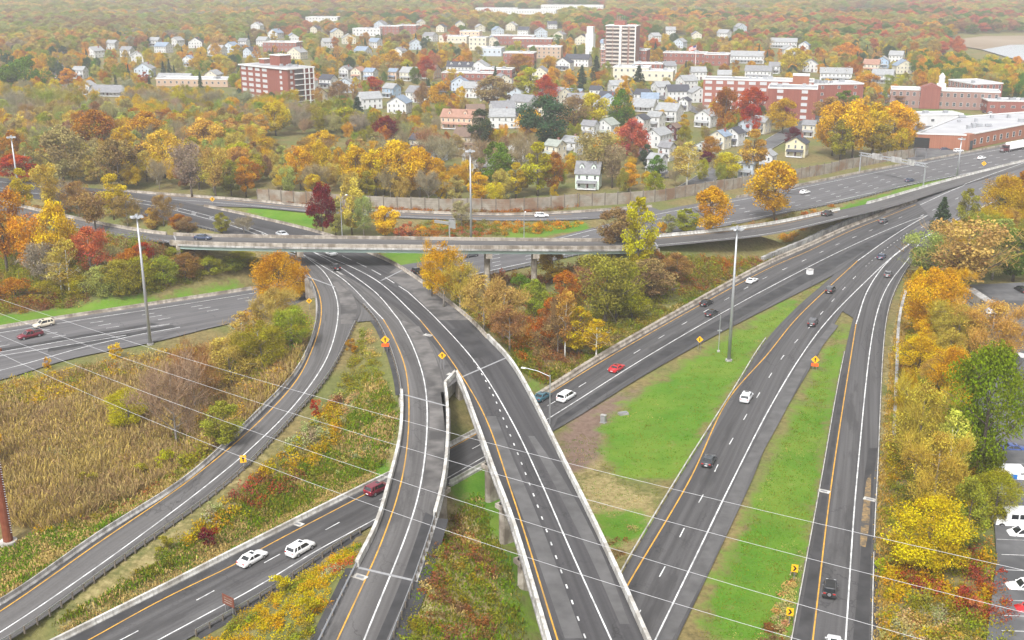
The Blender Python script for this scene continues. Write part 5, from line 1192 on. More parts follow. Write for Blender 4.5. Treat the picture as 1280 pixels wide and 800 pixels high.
# --- supermarket
def market():
    px = [(1143,185.5),(1206,187.5),(1312,166),(1335,152),(1196,163)]
    P = [U(x, y, -.3) for x, y in px]; c = sum(P) / 5; e = empty('supermarket', (c[0], c[1], -.3), label='wide brick supermarket with a pale flat roof beside the interstate', cat='shop'); n = 5; h = 6.8
    BLD.append((c[0], c[1], 46)); BLD.append((P[1][0], P[1][1], 20)); HBOX.append((1135, 138, 1280, 186, 560))
    V = [tuple(p - c + np.array((0, 0, z))) for z in (0, h) for p in P]
    mb = MB(); mb.add(V, [(i, (i+1) % n, n + (i+1) % n, n + i) for i in range(n)]); mb.build('wall', M['brick_orange'], e)
    rf = MB().add([(v[0] * .985, v[1] * .985, h - .3) for v in V[n:]], [tuple(range(n))]).build('roof', M['roof_white'], e)
    co = MB()
    for i in range(n):
        a, b_ = np.array(V[n + i]), np.array(V[n + (i+1) % n]); d = b_ - a; co.box(tuple((a + b_) / 2 + np.array((0, 0, .1 - .002 * i))), (np.linalg.norm(d[:2]), .5, .6), 0, math.atan2(d[1], d[0]))
    co.build('parapet', M['trim_white'], e)
    for q in range(26):
        u = np.array((random.uniform(-34, 40), random.uniform(-28, 30)))
        if inside(np.array([u + c[:2]]), [tuple(p[:2]) for p in P])[0]: MB().box((u[0], u[1], h + .5), (random.uniform(1, 3.4), random.uniform(1, 2.6), random.uniform(.9, 1.8))).build('roof_unit', M['galv'], rf)
    a, b_ = P[1] - c, P[2] - c; d = (b_ - a); L_ = np.linalg.norm(d[:2]); d /= L_; rz = math.atan2(d[1], d[0])
    for f in np.arange(8, L_ - 3, 6.2): put_window(e, a[0] + d[0] * f + d[1] * .06, a[1] + d[1] * f - d[0] * .06, 3.0, rz, 2.2, 2.6)
    MB().box((a[0] + d[0] * 2.2 - .2, a[1] + d[1] * 2.2 - .2, 3.6), (4.2, 3.2, 7.4), 0, rz).build('entrance', M['brick_orange'], e); MB().box((a[0] + d[0] * 2.2 + d[1] * 1.68, a[1] + d[1] * 2.2 - d[0] * 1.68, 2.2), (2.6, .1, 4.2), 0, rz).build('entrance_door', M['window_glass'], e)
    MB().box((b_[0] * .6, b_[1] * .6, h + 2.2), (4.5, 1.0, 4.0), 0, rz).build('roof_sign', M['concrete_white'], e)
market()
block((1165,158), 6, 'wall_white', 'low white flat hall between the golden trees and the supermarket', 1, R(8), 34, 12, win=(2,1.4), bay=9, roof='roof_white', faces='front', name='store_building', cat='shop')
# --- church
e = house((706,62,740,83), 'wall_white', 'roof_dark', 'white church with a dark roof beside its square tower', R(-20), 20, 11, 2, porch=False, name='church', ridge='x'); e['category'] = 'church'; e['group'] = 'church'
b = U(738, 71, -.3); e = empty('church_tower', (b[0], b[1] + 4, -.4), R(-20), label='plain square white church tower in two stages', cat='tower'); HBOX.append((728, 44, 746, 72, 950)); BLD.append((b[0], b[1] + 4, 6))
MB().box((0, 0, 10), (7.2, 7.2, 20)).build('lower_stage', M['trim_white'], e); MB().box((0, 0, 23), (5.6, 5.6, 6.2)).build('upper_stage', M['trim_white'], e); MB().box((0, 0, 26.3), (6.1, 6.1, .5)).build('cap', M['trim_white'], e)
for z in (8, 15, 23.5): MB().box((0, -3.64 if z < 20 else -2.84, z), (1.4, .1, 2.4)).build('louvre', M['window_pale'], e)

# --- houses
HS = [  # photo box, wall, roof, label, options
 ((718,206,753,236),'wall_mint','roof_grey','pale green house with two steep gables right behind the noise wall',dict(kind='steep',dorm=2,rz=R(-12))),
 ((580,184,616,215),'wall_white','roof_light','white house with a pale roof behind the middle lighting mast',dict(rz=R(30),ridge='y')),
 ((570,155,606,187),'wall_beige','roof_brown','large beige house with a grey brown roof below the salmon roofed one',dict(rz=R(-20),w=13,d=11)),
 ((553,137,596,161),'wall_peach','roof_salmon','peach house with a broad salmon roof',dict(rz=R(-15),dorm=2,w=17,d=11)),
 ((581,133,607,152),'wall_maroon','roof_brown','dark red gabled house behind the salmon roof',dict(rz=R(10))),
 ((514,172,538,191),'wall_cream','roof_dark','cream house with a dark roof left of the beige one',dict(rz=R(-30))),
 ((610,134,645,149),'wall_white','roof_grey','white house half hidden left of the wide dark green tree',dict(rz=R(20))),
 ((637,177,664,201),'wall_white','roof_light','white house with a pale pointed roof behind bare branches',dict(rz=R(-30),ridge='y')),
 ((682,173,706,199),'wall_cream','roof_green','cream house with a grey green roof behind the mint gables',dict(rz=R(-40))),
 ((703,166,727,194),'wall_white','roof_light','white house with a brick chimney beside the olive trees',dict(rz=R(-35),chimney=1)),
 ((746,154,772,171),'wall_white','roof_green','white gabled house above the olive trees',dict(rz=R(-35),ridge='y')),
 ((727,161,748,172),'wall_white','roof_grey','low white house to the left of the white gabled one',dict(rz=R(-30))),
 ((790,147,811,164),'wall_white','roof_dark','white gabled house with a black roof above the salmon tree',dict(rz=R(-35),ridge='y')),
 ((809,139,830,160),'wall_white','roof_light','white house in the middle of the row of three white houses',dict(rz=R(-35))),
 ((825,131,848,152),'wall_white','roof_light','wide white house at the top of the row of three',dict(rz=R(-30),w=12)),
 ((811,160,834,184),'wall_white','roof_light','long white house with a metal pale roof beside the salmon tree',dict(rz=R(55),w=12,d=8)),
 ((832,152,850,175),'wall_maroon','roof_brown','dark maroon house with white windows',dict(rz=R(-35),ridge='y')),
 ((810,196,832,217),'wall_white','roof_light','white house directly behind the noise wall bend',dict(rz=R(-40),chimney=1)),
 ((825,183,841,201),'wall_white','roof_grey','small white house with a grey roof below the maroon one',dict(rz=R(-35))),
 ((869,139,895,159),'wall_white','roof_light','white double gabled house left of the brown orange tree',dict(rz=R(-35),ridge='y')),
 ((867,175,893,193),'wall_white','roof_green','white cottage with a grey green roof at the low end of the street row',dict(rz=R(-38),ridge='y',storeys=1)),
 ((888,167,912,186),'wall_cream','roof_blue','cream house with a blue grey roof, second in the street row',dict(rz=R(-38),ridge='y')),
 ((906,160,929,182),'wall_white','roof_dark','white house with a dark roof, middle of the street row',dict(rz=R(-38),ridge='y')),
 ((923,152,945,170),'wall_greyblue','roof_grey','grey blue house, fourth in the street row',dict(rz=R(-38),ridge='y')),
 ((938,144,962,167),'wall_cream','roof_light','cream house with a pale roof at the upper end of the street row',dict(rz=R(-38))),
 ((981,165,1010,196),'wall_yellow','roof_dark','pale yellow gabled house with a dark roof across the street',dict(rz=R(-25),ridge='y')),
 ((1002,152,1020,171),'wall_cream','roof_grey','small house behind the pale yellow gabled one',dict(rz=R(-25))),
 ((923,196,945,222),'wall_greyblue','roof_light','pale grey blue house with few windows beside the noise wall',dict(rz=R(-30))),
 ((947,187,969,212),'wall_white','roof_light','white house between the peach tree and the pale yellow gable',dict(rz=R(-30),ridge='y')),
 ((850,128,862,139),'wall_white','roof_dark','little white gable left of the big orange tree',dict(rz=R(-30),ridge='y')),
 ((737,107,753,124),'wall_white','roof_dark','white house with a dark roof near the tall conifers',dict(rz=R(-25))),
 ((793,105,814,130),'wall_white','roof_dark','white gabled house with a black roof below the cream hall',dict(rz=R(-30))),
 ((790,128,816,139),'wall_white','roof_light','long low white porch house with dark openings',dict(rz=R(-20),storeys=1,w=15)),
 ((706,115,730,124),'wall_cream','roof_blue','low house with a blue roof near the round orange tree',dict(rz=R(-20),storeys=1)),
 ((694,73,717,88),'wall_white','roof_dark','white gabled house left in front of the church',dict(rz=R(-20),ridge='y')),
 ((562,77,590,93),'wall_white','roof_dark','long white row house with three dormers',dict(rz=R(-12),dorm=3,w=20,d=10)),
 ((588,77,612,93),'wall_white','roof_light','white house joined to the right of the row house',dict(rz=R(-12),ridge='y',w=14)),
 ((501,82,526,101),'wall_cream','roof_light','cream house with a pale gable left of the red tree',dict(rz=R(-25))),
 ((486,85,500,100),'wall_peach','roof_blue','peach house with a blue grey roof',dict(rz=R(-25))),
 ((456,84,472,100),'wall_white','roof_blue','white house with a blue roof beside the peach house',dict(rz=R(-25))),
 ((440,82,457,99),'wall_cream','roof_salmon','cream house with a tan roof, left of the blue roof',dict(rz=R(-25),ridge='y')),
 ((527,84,550,98),'wall_tan','roof_brown','brown house beside the narrow yellow tree',dict(rz=R(-25))),
 ((480,106,500,122),'wall_blue','roof_light','pale blue house behind the red maple',dict(rz=R(-35))),
 ((380,95,397,112),'wall_white','roof_salmon','cream gabled house right of the apartment block, farther one',dict(rz=R(-25),ridge='y')),
 ((401,95,421,110),'wall_white','roof_dark','white house with a dark blue roof right of the apartment block',dict(rz=R(-25))),
 ((380,109,408,131),'wall_cream','roof_brown','cream house with a brown mansard roof next to the apartment block',dict(rz=R(-35),dorm=2,storeys=2)),
 ((425,82,441,97),'wall_white','roof_grey','white gabled house behind the pale yellow trees',dict(rz=R(-25),ridge='y')),
 ((258,91,278,104),'wall_cream','roof_light','cream gabled house below the orange maples',dict(rz=R(-15),ridge='y')),
 ((204,90,236,104),'wall_white','roof_light','low white building with a flat pale roof far left',dict(rz=R(-8),storeys=1,w=24,porch=False)),
 ((101,106,119,118),'wall_white','roof_light','small white house beside the straight street',dict(rz=R(-15),ridge='y')),
 ((124,107,156,120),'wall_white','roof_grey','wide greyish house right of the straight street',dict(rz=R(-10),storeys=1,w=24)),
 ((299,46,312,59),'wall_white','roof_grey','white house far behind the apartment block',dict(rz=R(-15))),
 ((261,55,283,70),'wall_white','roof_light','pale house among the far trees left of the apartments',dict(rz=R(-15))),
 ((230,68,246,83),'wall_white','roof_blue','white house with a blue side wing above the gold tree',dict(rz=R(-15),ridge='y')),
 ((188,50,202,58),'wall_white','roof_light','white house far off above the pale yellow tree',dict(rz=R(-10))),
 ((152,59,168,71),'wall_white','roof_grey','white house left of the far red tree',dict(rz=R(-10))),
 ((93,83,110,98),'wall_white','roof_light','white house beside the bright red tree by the street',dict(rz=R(-10))),
 ((934,82,962,99),'wall_white','roof_grey','large white house behind the long brick complex',dict(rz=R(-20),w=19)),
 ((1024,82,1064,102),'wall_white','roof_light','grand white house with many gables behind the brick complex',dict(rz=R(-15),w=22,dorm=3)),
 ((917,61,951,79),'wall_white','roof_light','long pale mansion far behind the brick complex',dict(rz=R(-15),w=28,d=12)),
 ((963,51,995,60),'wall_white','roof_light','far white house at the edge of the dark pines',dict(rz=R(-15),w=26)),
 ((1078,72,1100,90),'wall_cream','roof_salmon','tan roofed house beside the white houses far right',dict(rz=R(-25))),
 ((1094,70,1112,85),'wall_blue','roof_light','pale blue house in the far right cluster',dict(rz=R(-25),ridge='y')),
 ((1088,91,1118,104),'wall_white','roof_light','white house at the edge of the far right field',dict(rz=R(-25))),
 ((960,78,976,92),'wall_white','roof_grey','white house left of the round yellow tree',dict(rz=R(-20))),
]
for bx, wl_, rf_, lb, kw in HS:
    house(bx, wl_, rf_, lb, **{**dict(porch=True), **kw})
# --- the brick and stucco centre of the town
for px, h, wl_, lb, st_, w, d, rz_, rf_ in [
 ((584,100),5,'brick_brown','long low brown brick building with a flat roof in front of the row house',1,38,12,-10,'roof_gravel'),
 ((620,97),6,'brick_brown','brown brick block right of the white row house',2,24,14,-10,'roof_gravel'),
 ((648,80),9,'brick_brown','brown brick block behind the brown orange tree',2,26,16,-10,'roof_gravel'),
 ((680,73),10,'wall_tan','tan block with a row of shopfronts near the church',3,30,15,-8,'roof_gravel'),
 ((665,60),9,'brick_brown','brick block in the second row left of the church',2,40,14,-8,'roof_gravel'),
 ((640,56),9,'brick_brown','long brick block at the back of the town centre',2,46,14,-8,'roof_gravel'),
 ((597,63),12,'wall_cream','cream three bay building with tall windows in the centre',3,17,14,-12,'roof_gravel'),
 ((587,51),10,'wall_peach','peach building with a flat roof behind the cream one',2,22,14,-12,'roof_gravel'),
 ((612,70),7,'wall_greyblue','grey hall with a pale roof below the cream building',1,22,16,-12,'roof_white'),
 ((487,45),11,'brick_brown','far brick block behind the red trees, left of two',3,24,14,-15,'roof_gravel'),
 ((508,44),11,'brick_brown','far brick block behind the red trees, right of two',3,24,14,-15,'roof_gravel'),
 ((458,45),8,'wall_white','far white flat roofed building above the dark conifers',2,34,16,-15,'roof_white'),
 ((566,54),7,'wall_cream','far low cream building with a white roof',1,30,16,-12,'roof_white'),
 ((350,65),9,'brick_brown','far brick building with a pale roof behind the apartments',2,34,16,-12,'roof_white'),
 ((402,29),8,'wall_white','far white building near the haze on the left',2,46,20,-10,'roof_white'),
 ((788,100),9,'wall_cream','cream stepped hall below the brick hall',2,26,16,-14,'roof_white'),
 ((820,101),7,'wall_cream','low cream building beside the dark conifer',1,24,14,-14,'roof_white'),
 ((855,80),9,'brick_brown','brown hall half hidden by the orange tree with the flag',2,36,16,-15,'roof_gravel'),
 ((895,82),9,'brick_brown','brown gabled hall right of the flagpole',2,20,18,-15,'roof_gravel'),
 ((660,18),7,'wall_white','far pale warehouse under the haze, left one',1,90,30,-5,'roof_white'),
 ((715,12),7,'wall_white','far pale warehouse under the haze, right one',1,110,30,-5,'roof_white'),
 ((620,15),6,'wall_white','far white shed close to the horizon',1,70,24,-5,'roof_white'),
 ((240,108),5,'wall_tan','long low brown roofed building above the bare woods',1,52,16,-8,'roof_gravel')]:
    block(px, h, wl_, lb, st_, R(rz_), w, d, win=(1.6, 1.7), bay=4.2, roof=rf_, name='town_building', faces='front sides', units=3, group='flat roofed buildings of the town centre')
# small houses far off among the trees
rf_ = np.random.default_rng(44); far_h = []
for x_, y_ in ((330,58),(345,48),(322,38),(410,60),(421,47),(436,55),(395,42),(470,60),(476,36),(520,62),(538,52),(552,40),(575,36),(527,34),(600,40),(622,44),(640,38),(655,44),(676,46),(700,50),(690,36),(818,52),(838,44),(850,60),(870,50),(905,48),(925,40),(985,70),(1005,64),(1012,90),(1120,78),(1128,92),(205,66),(222,58),(172,78),(142,62),(120,72),(182,96),(246,60),(290,66),(314,72),(372,74),(366,54),(454,72),(500,72),(615,58),(760,62),(728,56),(835,92),(872,100),(858,112),(905,104),(770,118),(762,140),(690,150),(668,122),(645,128),(590,122),(700,130),(722,138),(778,130),(826,120),(846,126),(812,136),(432,116),(462,136),(500,142),(525,128),(575,114),(655,140),(628,160),(612,126),(872,128),(760,134),(745,146),(655,160),(545,200),(628,110),(676,100)):
    far_h.append((x_, y_, int(rf_.integers(0, 5)), int(rf_.integers(0, 5)), rf_.uniform(-.7, .5), rf_.uniform(9, 14)))
far_h.sort()
ON = ['first','second','third','fourth','fifth','sixth','seventh','eighth','ninth','tenth','eleventh','twelfth','thirteenth','fourteenth','fifteenth','sixteenth','seventeenth','eighteenth','nineteenth','twentieth']
seen_ = {}
WN = [('wall_white','white'),('wall_white','white'),('wall_cream','cream'),('wall_white','white'),('wall_greyblue','grey blue')]; RN = [('roof_light','pale'),('roof_grey','grey'),('roof_dark','dark'),('roof_light','pale'),('roof_blue','blue grey')]
for x_, y_, a_, b_, r_, w_ in far_h:
    ky = (WN[a_][1], RN[b_][1]); seen_.setdefault(ky, []).append((x_, y_, a_, b_, r_, w_))
for (wn_, rn_), l_ in seen_.items():
    for i_, (x_, y_, a_, b_, r_, w_) in enumerate(l_):
        k_ = FPX / proj([U(x_, y_, 0)])[0, 2]; ww = w_ * k_ * 1.18; house((x_ - ww/2, y_ - 8 * k_, x_ + ww/2, y_), WN[a_][0], RN[b_][0], f'small {wn_} house with {rn_} roof among far trees' + ((f', {ON[i_]} from left' if i_ < 20 else f', {ON[len(l_) - 1 - i_]} from right') if len(l_) > 1 else ''), r_, storeys=2, porch=False, ridge='x' if a_ % 2 else 'y')
# flagpole
b = U(869, 82, -.3); e = empty('flagpole', tuple(b), label='tall flagpole with a red and white flag above the orange tree', cat='flagpole'); HBOX.append((860, 58, 873, 80, 850))
MB().tube([(0, 0, 0), (0, 0, 17)], [.22, .12], 8).build('pole', M['sign_white'], e)
f = MB()
for q in range(7): f.add([(0, .0, 16.4 - q * .5), (-3, .3, 15.7 - q * .5), (-6, -.1, 14.6 - q * .5), (-6, -.1, 14.1 - q * .5), (-3, .3, 15.2 - q * .5), (0, 0, 15.9 - q * .5)], [(0, 1, 4, 5), (1, 2, 3, 4)], q % 2)
f.add([(-.02, -.03, 16.42), (-2.4, .2, 15.85), (-2.4, .2, 14.2), (-.02, -.03, 14.8)], [(0, 1, 2, 3)], 2)
f.build('flag', [M['tail'], M['sign_white'], M['car_flagblue'] if 'car_flagblue' in M else mat('flag_blue', (.02, .03, .16))], e)
# --- streets, lots and water of the town
def sheet(px, z, m, name, zz=None):
    P = [U(x, y, z) for x, y in px]; o = link(name, mesh_from(name, [tuple(p) for p in P], [tuple(range(len(P)))], M[m]), kind='structure'); return o
def street(px, w, label='street', m='lot'):
    P = smooth([U(x, y, 0) for x, y in px], 4); P[:, 2] = .05 if True else 0
    t = np.gradient(P[:, :2], axis=0); t /= np.linalg.norm(t, axis=1)[:, None]; r = np.stack([t[:, 1], -t[:, 0], 0 * t[:, 0]], 1) * w / 2
    link('street', strip_mesh('street', P - r, P + r, M[m], 4), kind='structure')
    for s in (-1, 1): MB().sweep(P + r * s * 1.02, [(-.1, -.1), (-.1, .14), (.1, .14), (.1, -.1)]).build('kerb', M['concrete_grey'], kind='structure')
    return P
street([(860,236),(877,226),(900,212),(930,197),(958,182),(985,166),(1012,152),(1040,143)], 9)
Ps = street([(62,140),(65,120),(69,96),(74,74),(78,56)], 17)
mb = MB(); mb.add(*ribbon(Ps + np.array((0.4, 0, .03)), .5)); mb.build('centre_line', M['yellow_paint'], kind='structure')
street([(700,106),(745,101),(800,112),(850,130),(900,150)], 8); street([(540,112),(600,106),(660,98),(720,94)], 9)
street([(1110,152),(1160,147),(1230,160),(1290,172)], 8); street([(775,176),(800,186),(830,222)], 7)
sheet([(1128,196),(1145,182),(1210,190),(1290,171),(1290,176),(1215,191),(1150,204)], .03, 'lot', 'parking_lot')
sheet([(1120,150),(1150,142),(1215,147),(1290,158),(1290,164),(1235,160),(1150,165)], .035, 'lot', 'parking_lot')
sheet([(1085,122),(1108,112),(1128,118),(1112,130)], .03, 'lot', 'parking_lot'); sheet([(520,113),(560,102),(640,98),(660,106),(600,118)], .03, 'lot', 'parking_lot')
sheet([(1232,810),(1246,700),(1240,600),(1218,500),(1225,420),(1190,392),(1210,356),(1300,352),(1420,500),(1500,810)], .05, 'lot', 'parking_lot')
for q in range(14):                              # bay lines of the car park
    y = 560 + q * 19.0; A = U(1246 if y < 690 else 1252, y, .07); d = np.array((math.cos(R(-4)), math.sin(R(-4)), 0)); mb = MB(); mb.add(*ribbon(np.array([A, A + d * 3, A + d * 6]), .12)); mb.build('bay_line', M['white_paint'], kind='structure')
sheet([(388,140),(430,134),(470,141),(440,160),(395,155)], .03, 'lot', 'parking_lot')
M['lake'] = mat('lake_water', (.35, .38, .4), .12, spec=.6); sheet([(1228,62),(1262,56),(1420,52),(1600,60),(1700,95),(1420,84),(1300,80),(1262,72)], .3, 'lake', 'lake')
M['mudflat'] = noisy('mudflat', (.2, .15, .1), (.28, .22, .16), .01); sheet([(1190,50),(1230,45),(1500,43),(1500,52),(1262,56),(1228,62),(1205,58)], .25, 'mudflat', 'shore')
M['field_dry'] = noisy('field_dry', (.24, .21, .13), (.32, .28, .18), .01); M['field'] = noisy('field_grass', (.16, .22, .06), (.2, .27, .08), .01); sheet([(-300,42),(-300,37),(60,35),(125,36),(120,40),(20,41)], 1.0, 'field_dry', 'field'); sheet([(1030,17),(1075,13),(1115,14),(1112,18),(1060,21)], 1.0, 'field', 'field')
M['pond'] = mat('dark_pond', (.012, .012, .01), .15); 
# ---------------------------------------------------------------- foliage
def leaf_mat(name, attr_mode='INSTANCER', attr='leaf_color'):
    m = mat(name, (.1, .1, .02), .75, spec=.15); t = NT(m)
    a = t.n('Attribute'); a.attribute_type = attr_mode; a.attribute_name = attr
    isl = t.n('NewGeometry').outputs['Random Per Island']
    tint = t.n('Attribute'); tint.attribute_name = 'clump'
    hs = t.n('HueSaturation'); hs.inputs['Saturation'].default_value = 1.2; t.l(a.outputs['Color'], hs.inputs['Color'])
    t.l(t.math('ADD', t.math('MULTIPLY', t.math('SUBTRACT', tint.outputs['Fac'], .5), .034), .5), hs.inputs['Hue'])
    t.l(t.math('ADD', t.math('MULTIPLY', isl, .42), t.math('ADD', t.math('MULTIPLY', tint.outputs['Fac'], .6), .52)), hs.inputs['Value'])
    t.base(hs.outputs[0])
    tr = t.n('BsdfTranslucent'); t.l(hs.outputs[0], tr.inputs['Color']); mx = t.n('MixShader'); mx.inputs[0].default_value = .2
    out = m.node_tree.nodes['Material Output']; t.l(t.b.outputs[0], mx.inputs[1]); t.l(tr.outputs[0], mx.inputs[2]); t.l(mx.outputs[0], out.inputs['Surface'])
    return m
M['leaf'] = leaf_mat('autumn_leaves'); M['shrub_leaf'] = leaf_mat('shrub_leaves', 'GEOMETRY', 'tone')
M['bark'] = noisy('bark', (.07, .055, .042), (.14, .115, .09), 2.5); M['bark_grey'] = noisy('grey_bark', (.16, .14, .12), (.26, .235, .21), 2.0); M['bark_birch'] = noisy('birch_bark', (.5, .48, .44), (.68, .66, .6), 2.0)
def quads(C, size, r, aspect=.7, up=.35):
    """random leaf-cluster quads at centres C"""
    n = len(C); d = r.normal(size=(n, 3)); d[:, 2] += up; d /= np.linalg.norm(d, axis=1)[:, None]
    a = np.cross(d, r.normal(size=(n, 3))); a /= np.linalg.norm(a, axis=1)[:, None] + 1e-9; b = np.cross(d, a)
    s = size * r.uniform(.6, 1.3, (n, 1)); a *= s * .5; b *= s * .5 * aspect
    V = np.stack([C - a - b * .6, C + a * .3 - b, C + a + b * .5, C - a * .4 + b], 1).reshape(-1, 3)
    return V, np.arange(4 * n).reshape(n, 4)
def tree_limbs(h, r, spread, seed, trunk_r, fork=.35, nl=9, m='bark', droop=0.0):
    rr = np.random.default_rng(seed); mb = MB(); tips = []
    lean = rr.normal(size=2) * .02 * h
    P = [np.array((lean[0] * t_**2, lean[1] * t_**2, h * .82 * t_)) for t_ in np.linspace(0, 1, 6)]
    mb.tube(P, list(trunk_r * (1 - .85 * np.linspace(0, 1, 6)) + .02), 7)
    for q in range(nl):
        f = fork + (1 - fork) * q / nl * .85; i = f * 5; k = int(i); p0 = P[k] + (P[min(k+1, 5)] - P[k]) * (i - k)
        a = q * 2.4 + rr.uniform(-.4, .4); L_ = spread * (1 - .5 * f) * rr.uniform(.75, 1.1); el = rr.uniform(.5, .95) - droop
        d = np.array((math.cos(a), math.sin(a), el)); p1 = p0 + d * L_ * .5; p2 = p1 + (d + np.array((0, 0, .25))) * L_ * .45
        r0 = trunk_r * (1 - .75 * f) * .55; mb.tube([p0, p1, p2], [r0, r0 * .6, .02], 5, caps=False); tips += [p1, p2, (p1 + p2) / 2]
        for s in range(3):
            e_ = p1 + (p2 - p1) * rr.uniform(0, .8); dd = d + rr.normal(size=3) * .6; pe = e_ + dd * L_ * .35; mb.tube([e_, pe], [r0 * .45, .015], 4, caps=False); tips.append(pe)
    return mb, np.array(tips)
def crown_leaves(h, cw, base, shape, n, size, seed, lobes=26, gap=.2):
    """leaf clusters spread over many small lobes that fill the crown's volume unevenly"""
    rr = np.random.default_rng(seed); Cs = []; T = []
    hh = h - base
    for q in range(lobes):
        u = rr.uniform(0, 1)
        if shape == 'round': rad = math.sqrt(max(0, 1 - (2 * u - .9)**2)) if abs(2*u-.9) < 1 else .2
        elif shape == 'oval': rad = math.sin(math.pi * min(.98, u * .92 + .06)) ** .7
        elif shape == 'cone': rad = (1 - u) * .95 + .05
        elif shape == 'vase': rad = .35 + .65 * u if u < .8 else 1.0 * (1 - (u - .8) * 2.2)
        else: rad = .8
        a = rr.uniform(0, 2 * math.pi); k = rr.uniform(.2, 1) ** .5 * cw * .5 * rad * .82
        c = np.array((math.cos(a) * k, math.sin(a) * k, base + hh * u)); lr = cw * rr.uniform(.11, .22) * (.55 + .45 * rad)
        m = int(n / lobes * rr.uniform(.4, 1.5)); d = rr.normal(size=(m, 3)); d /= np.linalg.norm(d, axis=1)[:, None]
        Cs.append(c + d * lr * rr.uniform(.45, 1.05, (m, 1)) * np.array((1, 1, .8))); T.append(np.full(m, rr.uniform(0, 1)))
    C = np.concatenate(Cs); T = np.concatenate(T); C[:, 2] = np.maximum(C[:, 2], base * .7); keep = rr.random(len(C)) > gap * .3
    return C[keep], T[keep]
def leaf_mesh(C, T, size, seed, m='leaf', extra=None, up=.35):
    V, F = quads(C, size, np.random.default_rng(seed), up=up)
    if extra is not None: V2, F2, T2 = extra; F = np.vstack([F, F2 + len(V)]); V = np.vstack([V, V2]); T = np.r_[T, T2]
    me = mesh_from('crown', V, F, M[m]); a = me.attributes.new('clump', 'FLOAT', 'FACE'); a.data.foreach_set('value', T.astype(np.float32)); return me
def twigs(tips, n, L_, seed, w=.05):
    rr = np.random.default_rng(seed); b = tips[rr.integers(0, len(tips), n)] + rr.normal(size=(n, 3)) * L_ * .25
    d = rr.normal(size=(n, 3)); d[:, 2] = np.abs(d[:, 2]) + .5; d /= np.linalg.norm(d, axis=1)[:, None]; e = b + d * L_ * rr.uniform(.5, 1.2, (n, 1))
    s = np.cross(d, rr.normal(size=(n, 3))); s /= np.linalg.norm(s, axis=1)[:, None]; s *= w
    return np.stack([b - s, b + s, e + s * .25, e - s * .25], 1).reshape(-1, 3), np.arange(4 * n).reshape(n, 4), rr.uniform(.2, .8, n)
# prototypes, all about 10 m tall with an 8 m crown: (trunk mesh, crown mesh)
TREES = {}
def proto(key, h, cw, base, shape, n, size, seed, trunk_r=.22, lobes=26, bark='bark', nl=9, tw=0, gap=.2, fork=.3):
    mb, tips = tree_limbs(h, 0, cw * .55, seed, trunk_r, fork, nl)
    C, T = crown_leaves(h, cw, base, shape, n, size, seed + 1, lobes, gap)
    ex = twigs(tips, tw, 1.3, seed + 2, .03) if tw else None
    TREES.setdefault(key, []).append((mb.mesh('trunk', M[bark], True), leaf_mesh(C, T, size, seed + 3, extra=ex)))
for s in range(4): proto('round', 10, 9, 2.2, 'round', 9000, .32, 100 + s * 7, lobes=44)
for s in range(3): proto('oval', 11, 7, 2.0, 'oval', 8000, .31, 200 + s * 7, lobes=40)
for s in range(3): proto('vase', 11, 9, 3.2, 'vase', 6500, .3, 300 + s * 7, tw=500, lobes=44)
for s in range(3): proto('thin', 11, 7.5, 2.5, 'oval', 3600, .26, 400 + s * 7, tw=2200, lobes=46, bark='bark_grey')
for s in range(2): proto('birch', 12, 5.5, 3.5, 'oval', 2600, .26, 500 + s * 7, .16, lobes=34, bark='bark_birch', tw=260, fork=.45)
for s in range(2): proto('round_near', 10, 9, 1.9, 'round', 22000, .19, 900 + s * 7, lobes=60)
for s in range(2): proto('thin_near', 10, 9, 1.6, 'round', 11000, .17, 920 + s * 7, lobes=62, tw=3000, bark='bark_grey')
for s in range(3): proto('bushy', 6, 7.5, .15, 'round', 9000, .21, 950 + s * 7, lobes=54, fork=.1)
def bare_proto(seed):
    mb, tips = tree_limbs(11, 0, 5.2, seed, .2, .25, 14); V, F, T = twigs(tips, 4200, 1.7, seed + 1, .028)
    me = mesh_from('crown', V, F, M['leaf']); a = me.attributes.new('clump', 'FLOAT', 'FACE'); a.data.foreach_set('value', T.astype(np.float32))
    TREES.setdefault('bare', []).append((mb.mesh('trunk', M['bark_grey'], True), me))
for s in range(3): bare_proto(600 + s * 11)
def conifer_proto(seed):
    rr = np.random.default_rng(seed); mb = MB(); mb.tube([(0, 0, 0), (0, 0, 6), (0, 0, 12)], [.24, .14, .03], 7); Cs = []; T = []
    for q in range(20):
        f = q / 19; z = 1.2 + 10.6 * f; r_ = 2.9 * (1 - f) ** .85 + .15; nb = int(7 + 5 * (1 - f))
        for k in range(nb):
            a = rr.uniform(0, 2 * math.pi); m = 16; t_ = rr.uniform(.15, 1, m); p = np.stack([np.cos(a) * t_ * r_, np.sin(a) * t_ * r_, z - .35 * t_ * r_ + .1 * rr.normal(size=m)], 1) + rr.normal(size=(m, 3)) * .12
            Cs.append(p); T.append(np.full(m, rr.uniform(.1, .8)))
    TREES.setdefault('conifer', []).append((mb.mesh('trunk', M['bark'], True), leaf_mesh(np.concatenate(Cs), np.concatenate(T), .5, seed, up=.8)))
for s in range(2): conifer_proto(700 + s * 5)
def shrub_proto(seed, h, w, n, size):
    C, T = crown_leaves(h, w, .15, 'round', n, size, seed, 14); mb = MB(); rr = np.random.default_rng(seed)
    for q in range(5): a = q * 1.26; mb.tube([(0, 0, 0), (math.cos(a) * w * .2, math.sin(a) * w * .2, h * .6)], [.05, .015], 4)
    TREES.setdefault('shrub', []).append((mb.mesh('stem', M['bark'], True), leaf_mesh(C, T, size, seed)))
for s in range(4): shrub_proto(800 + s * 5, 2.6, 3.4, 1600, .19)
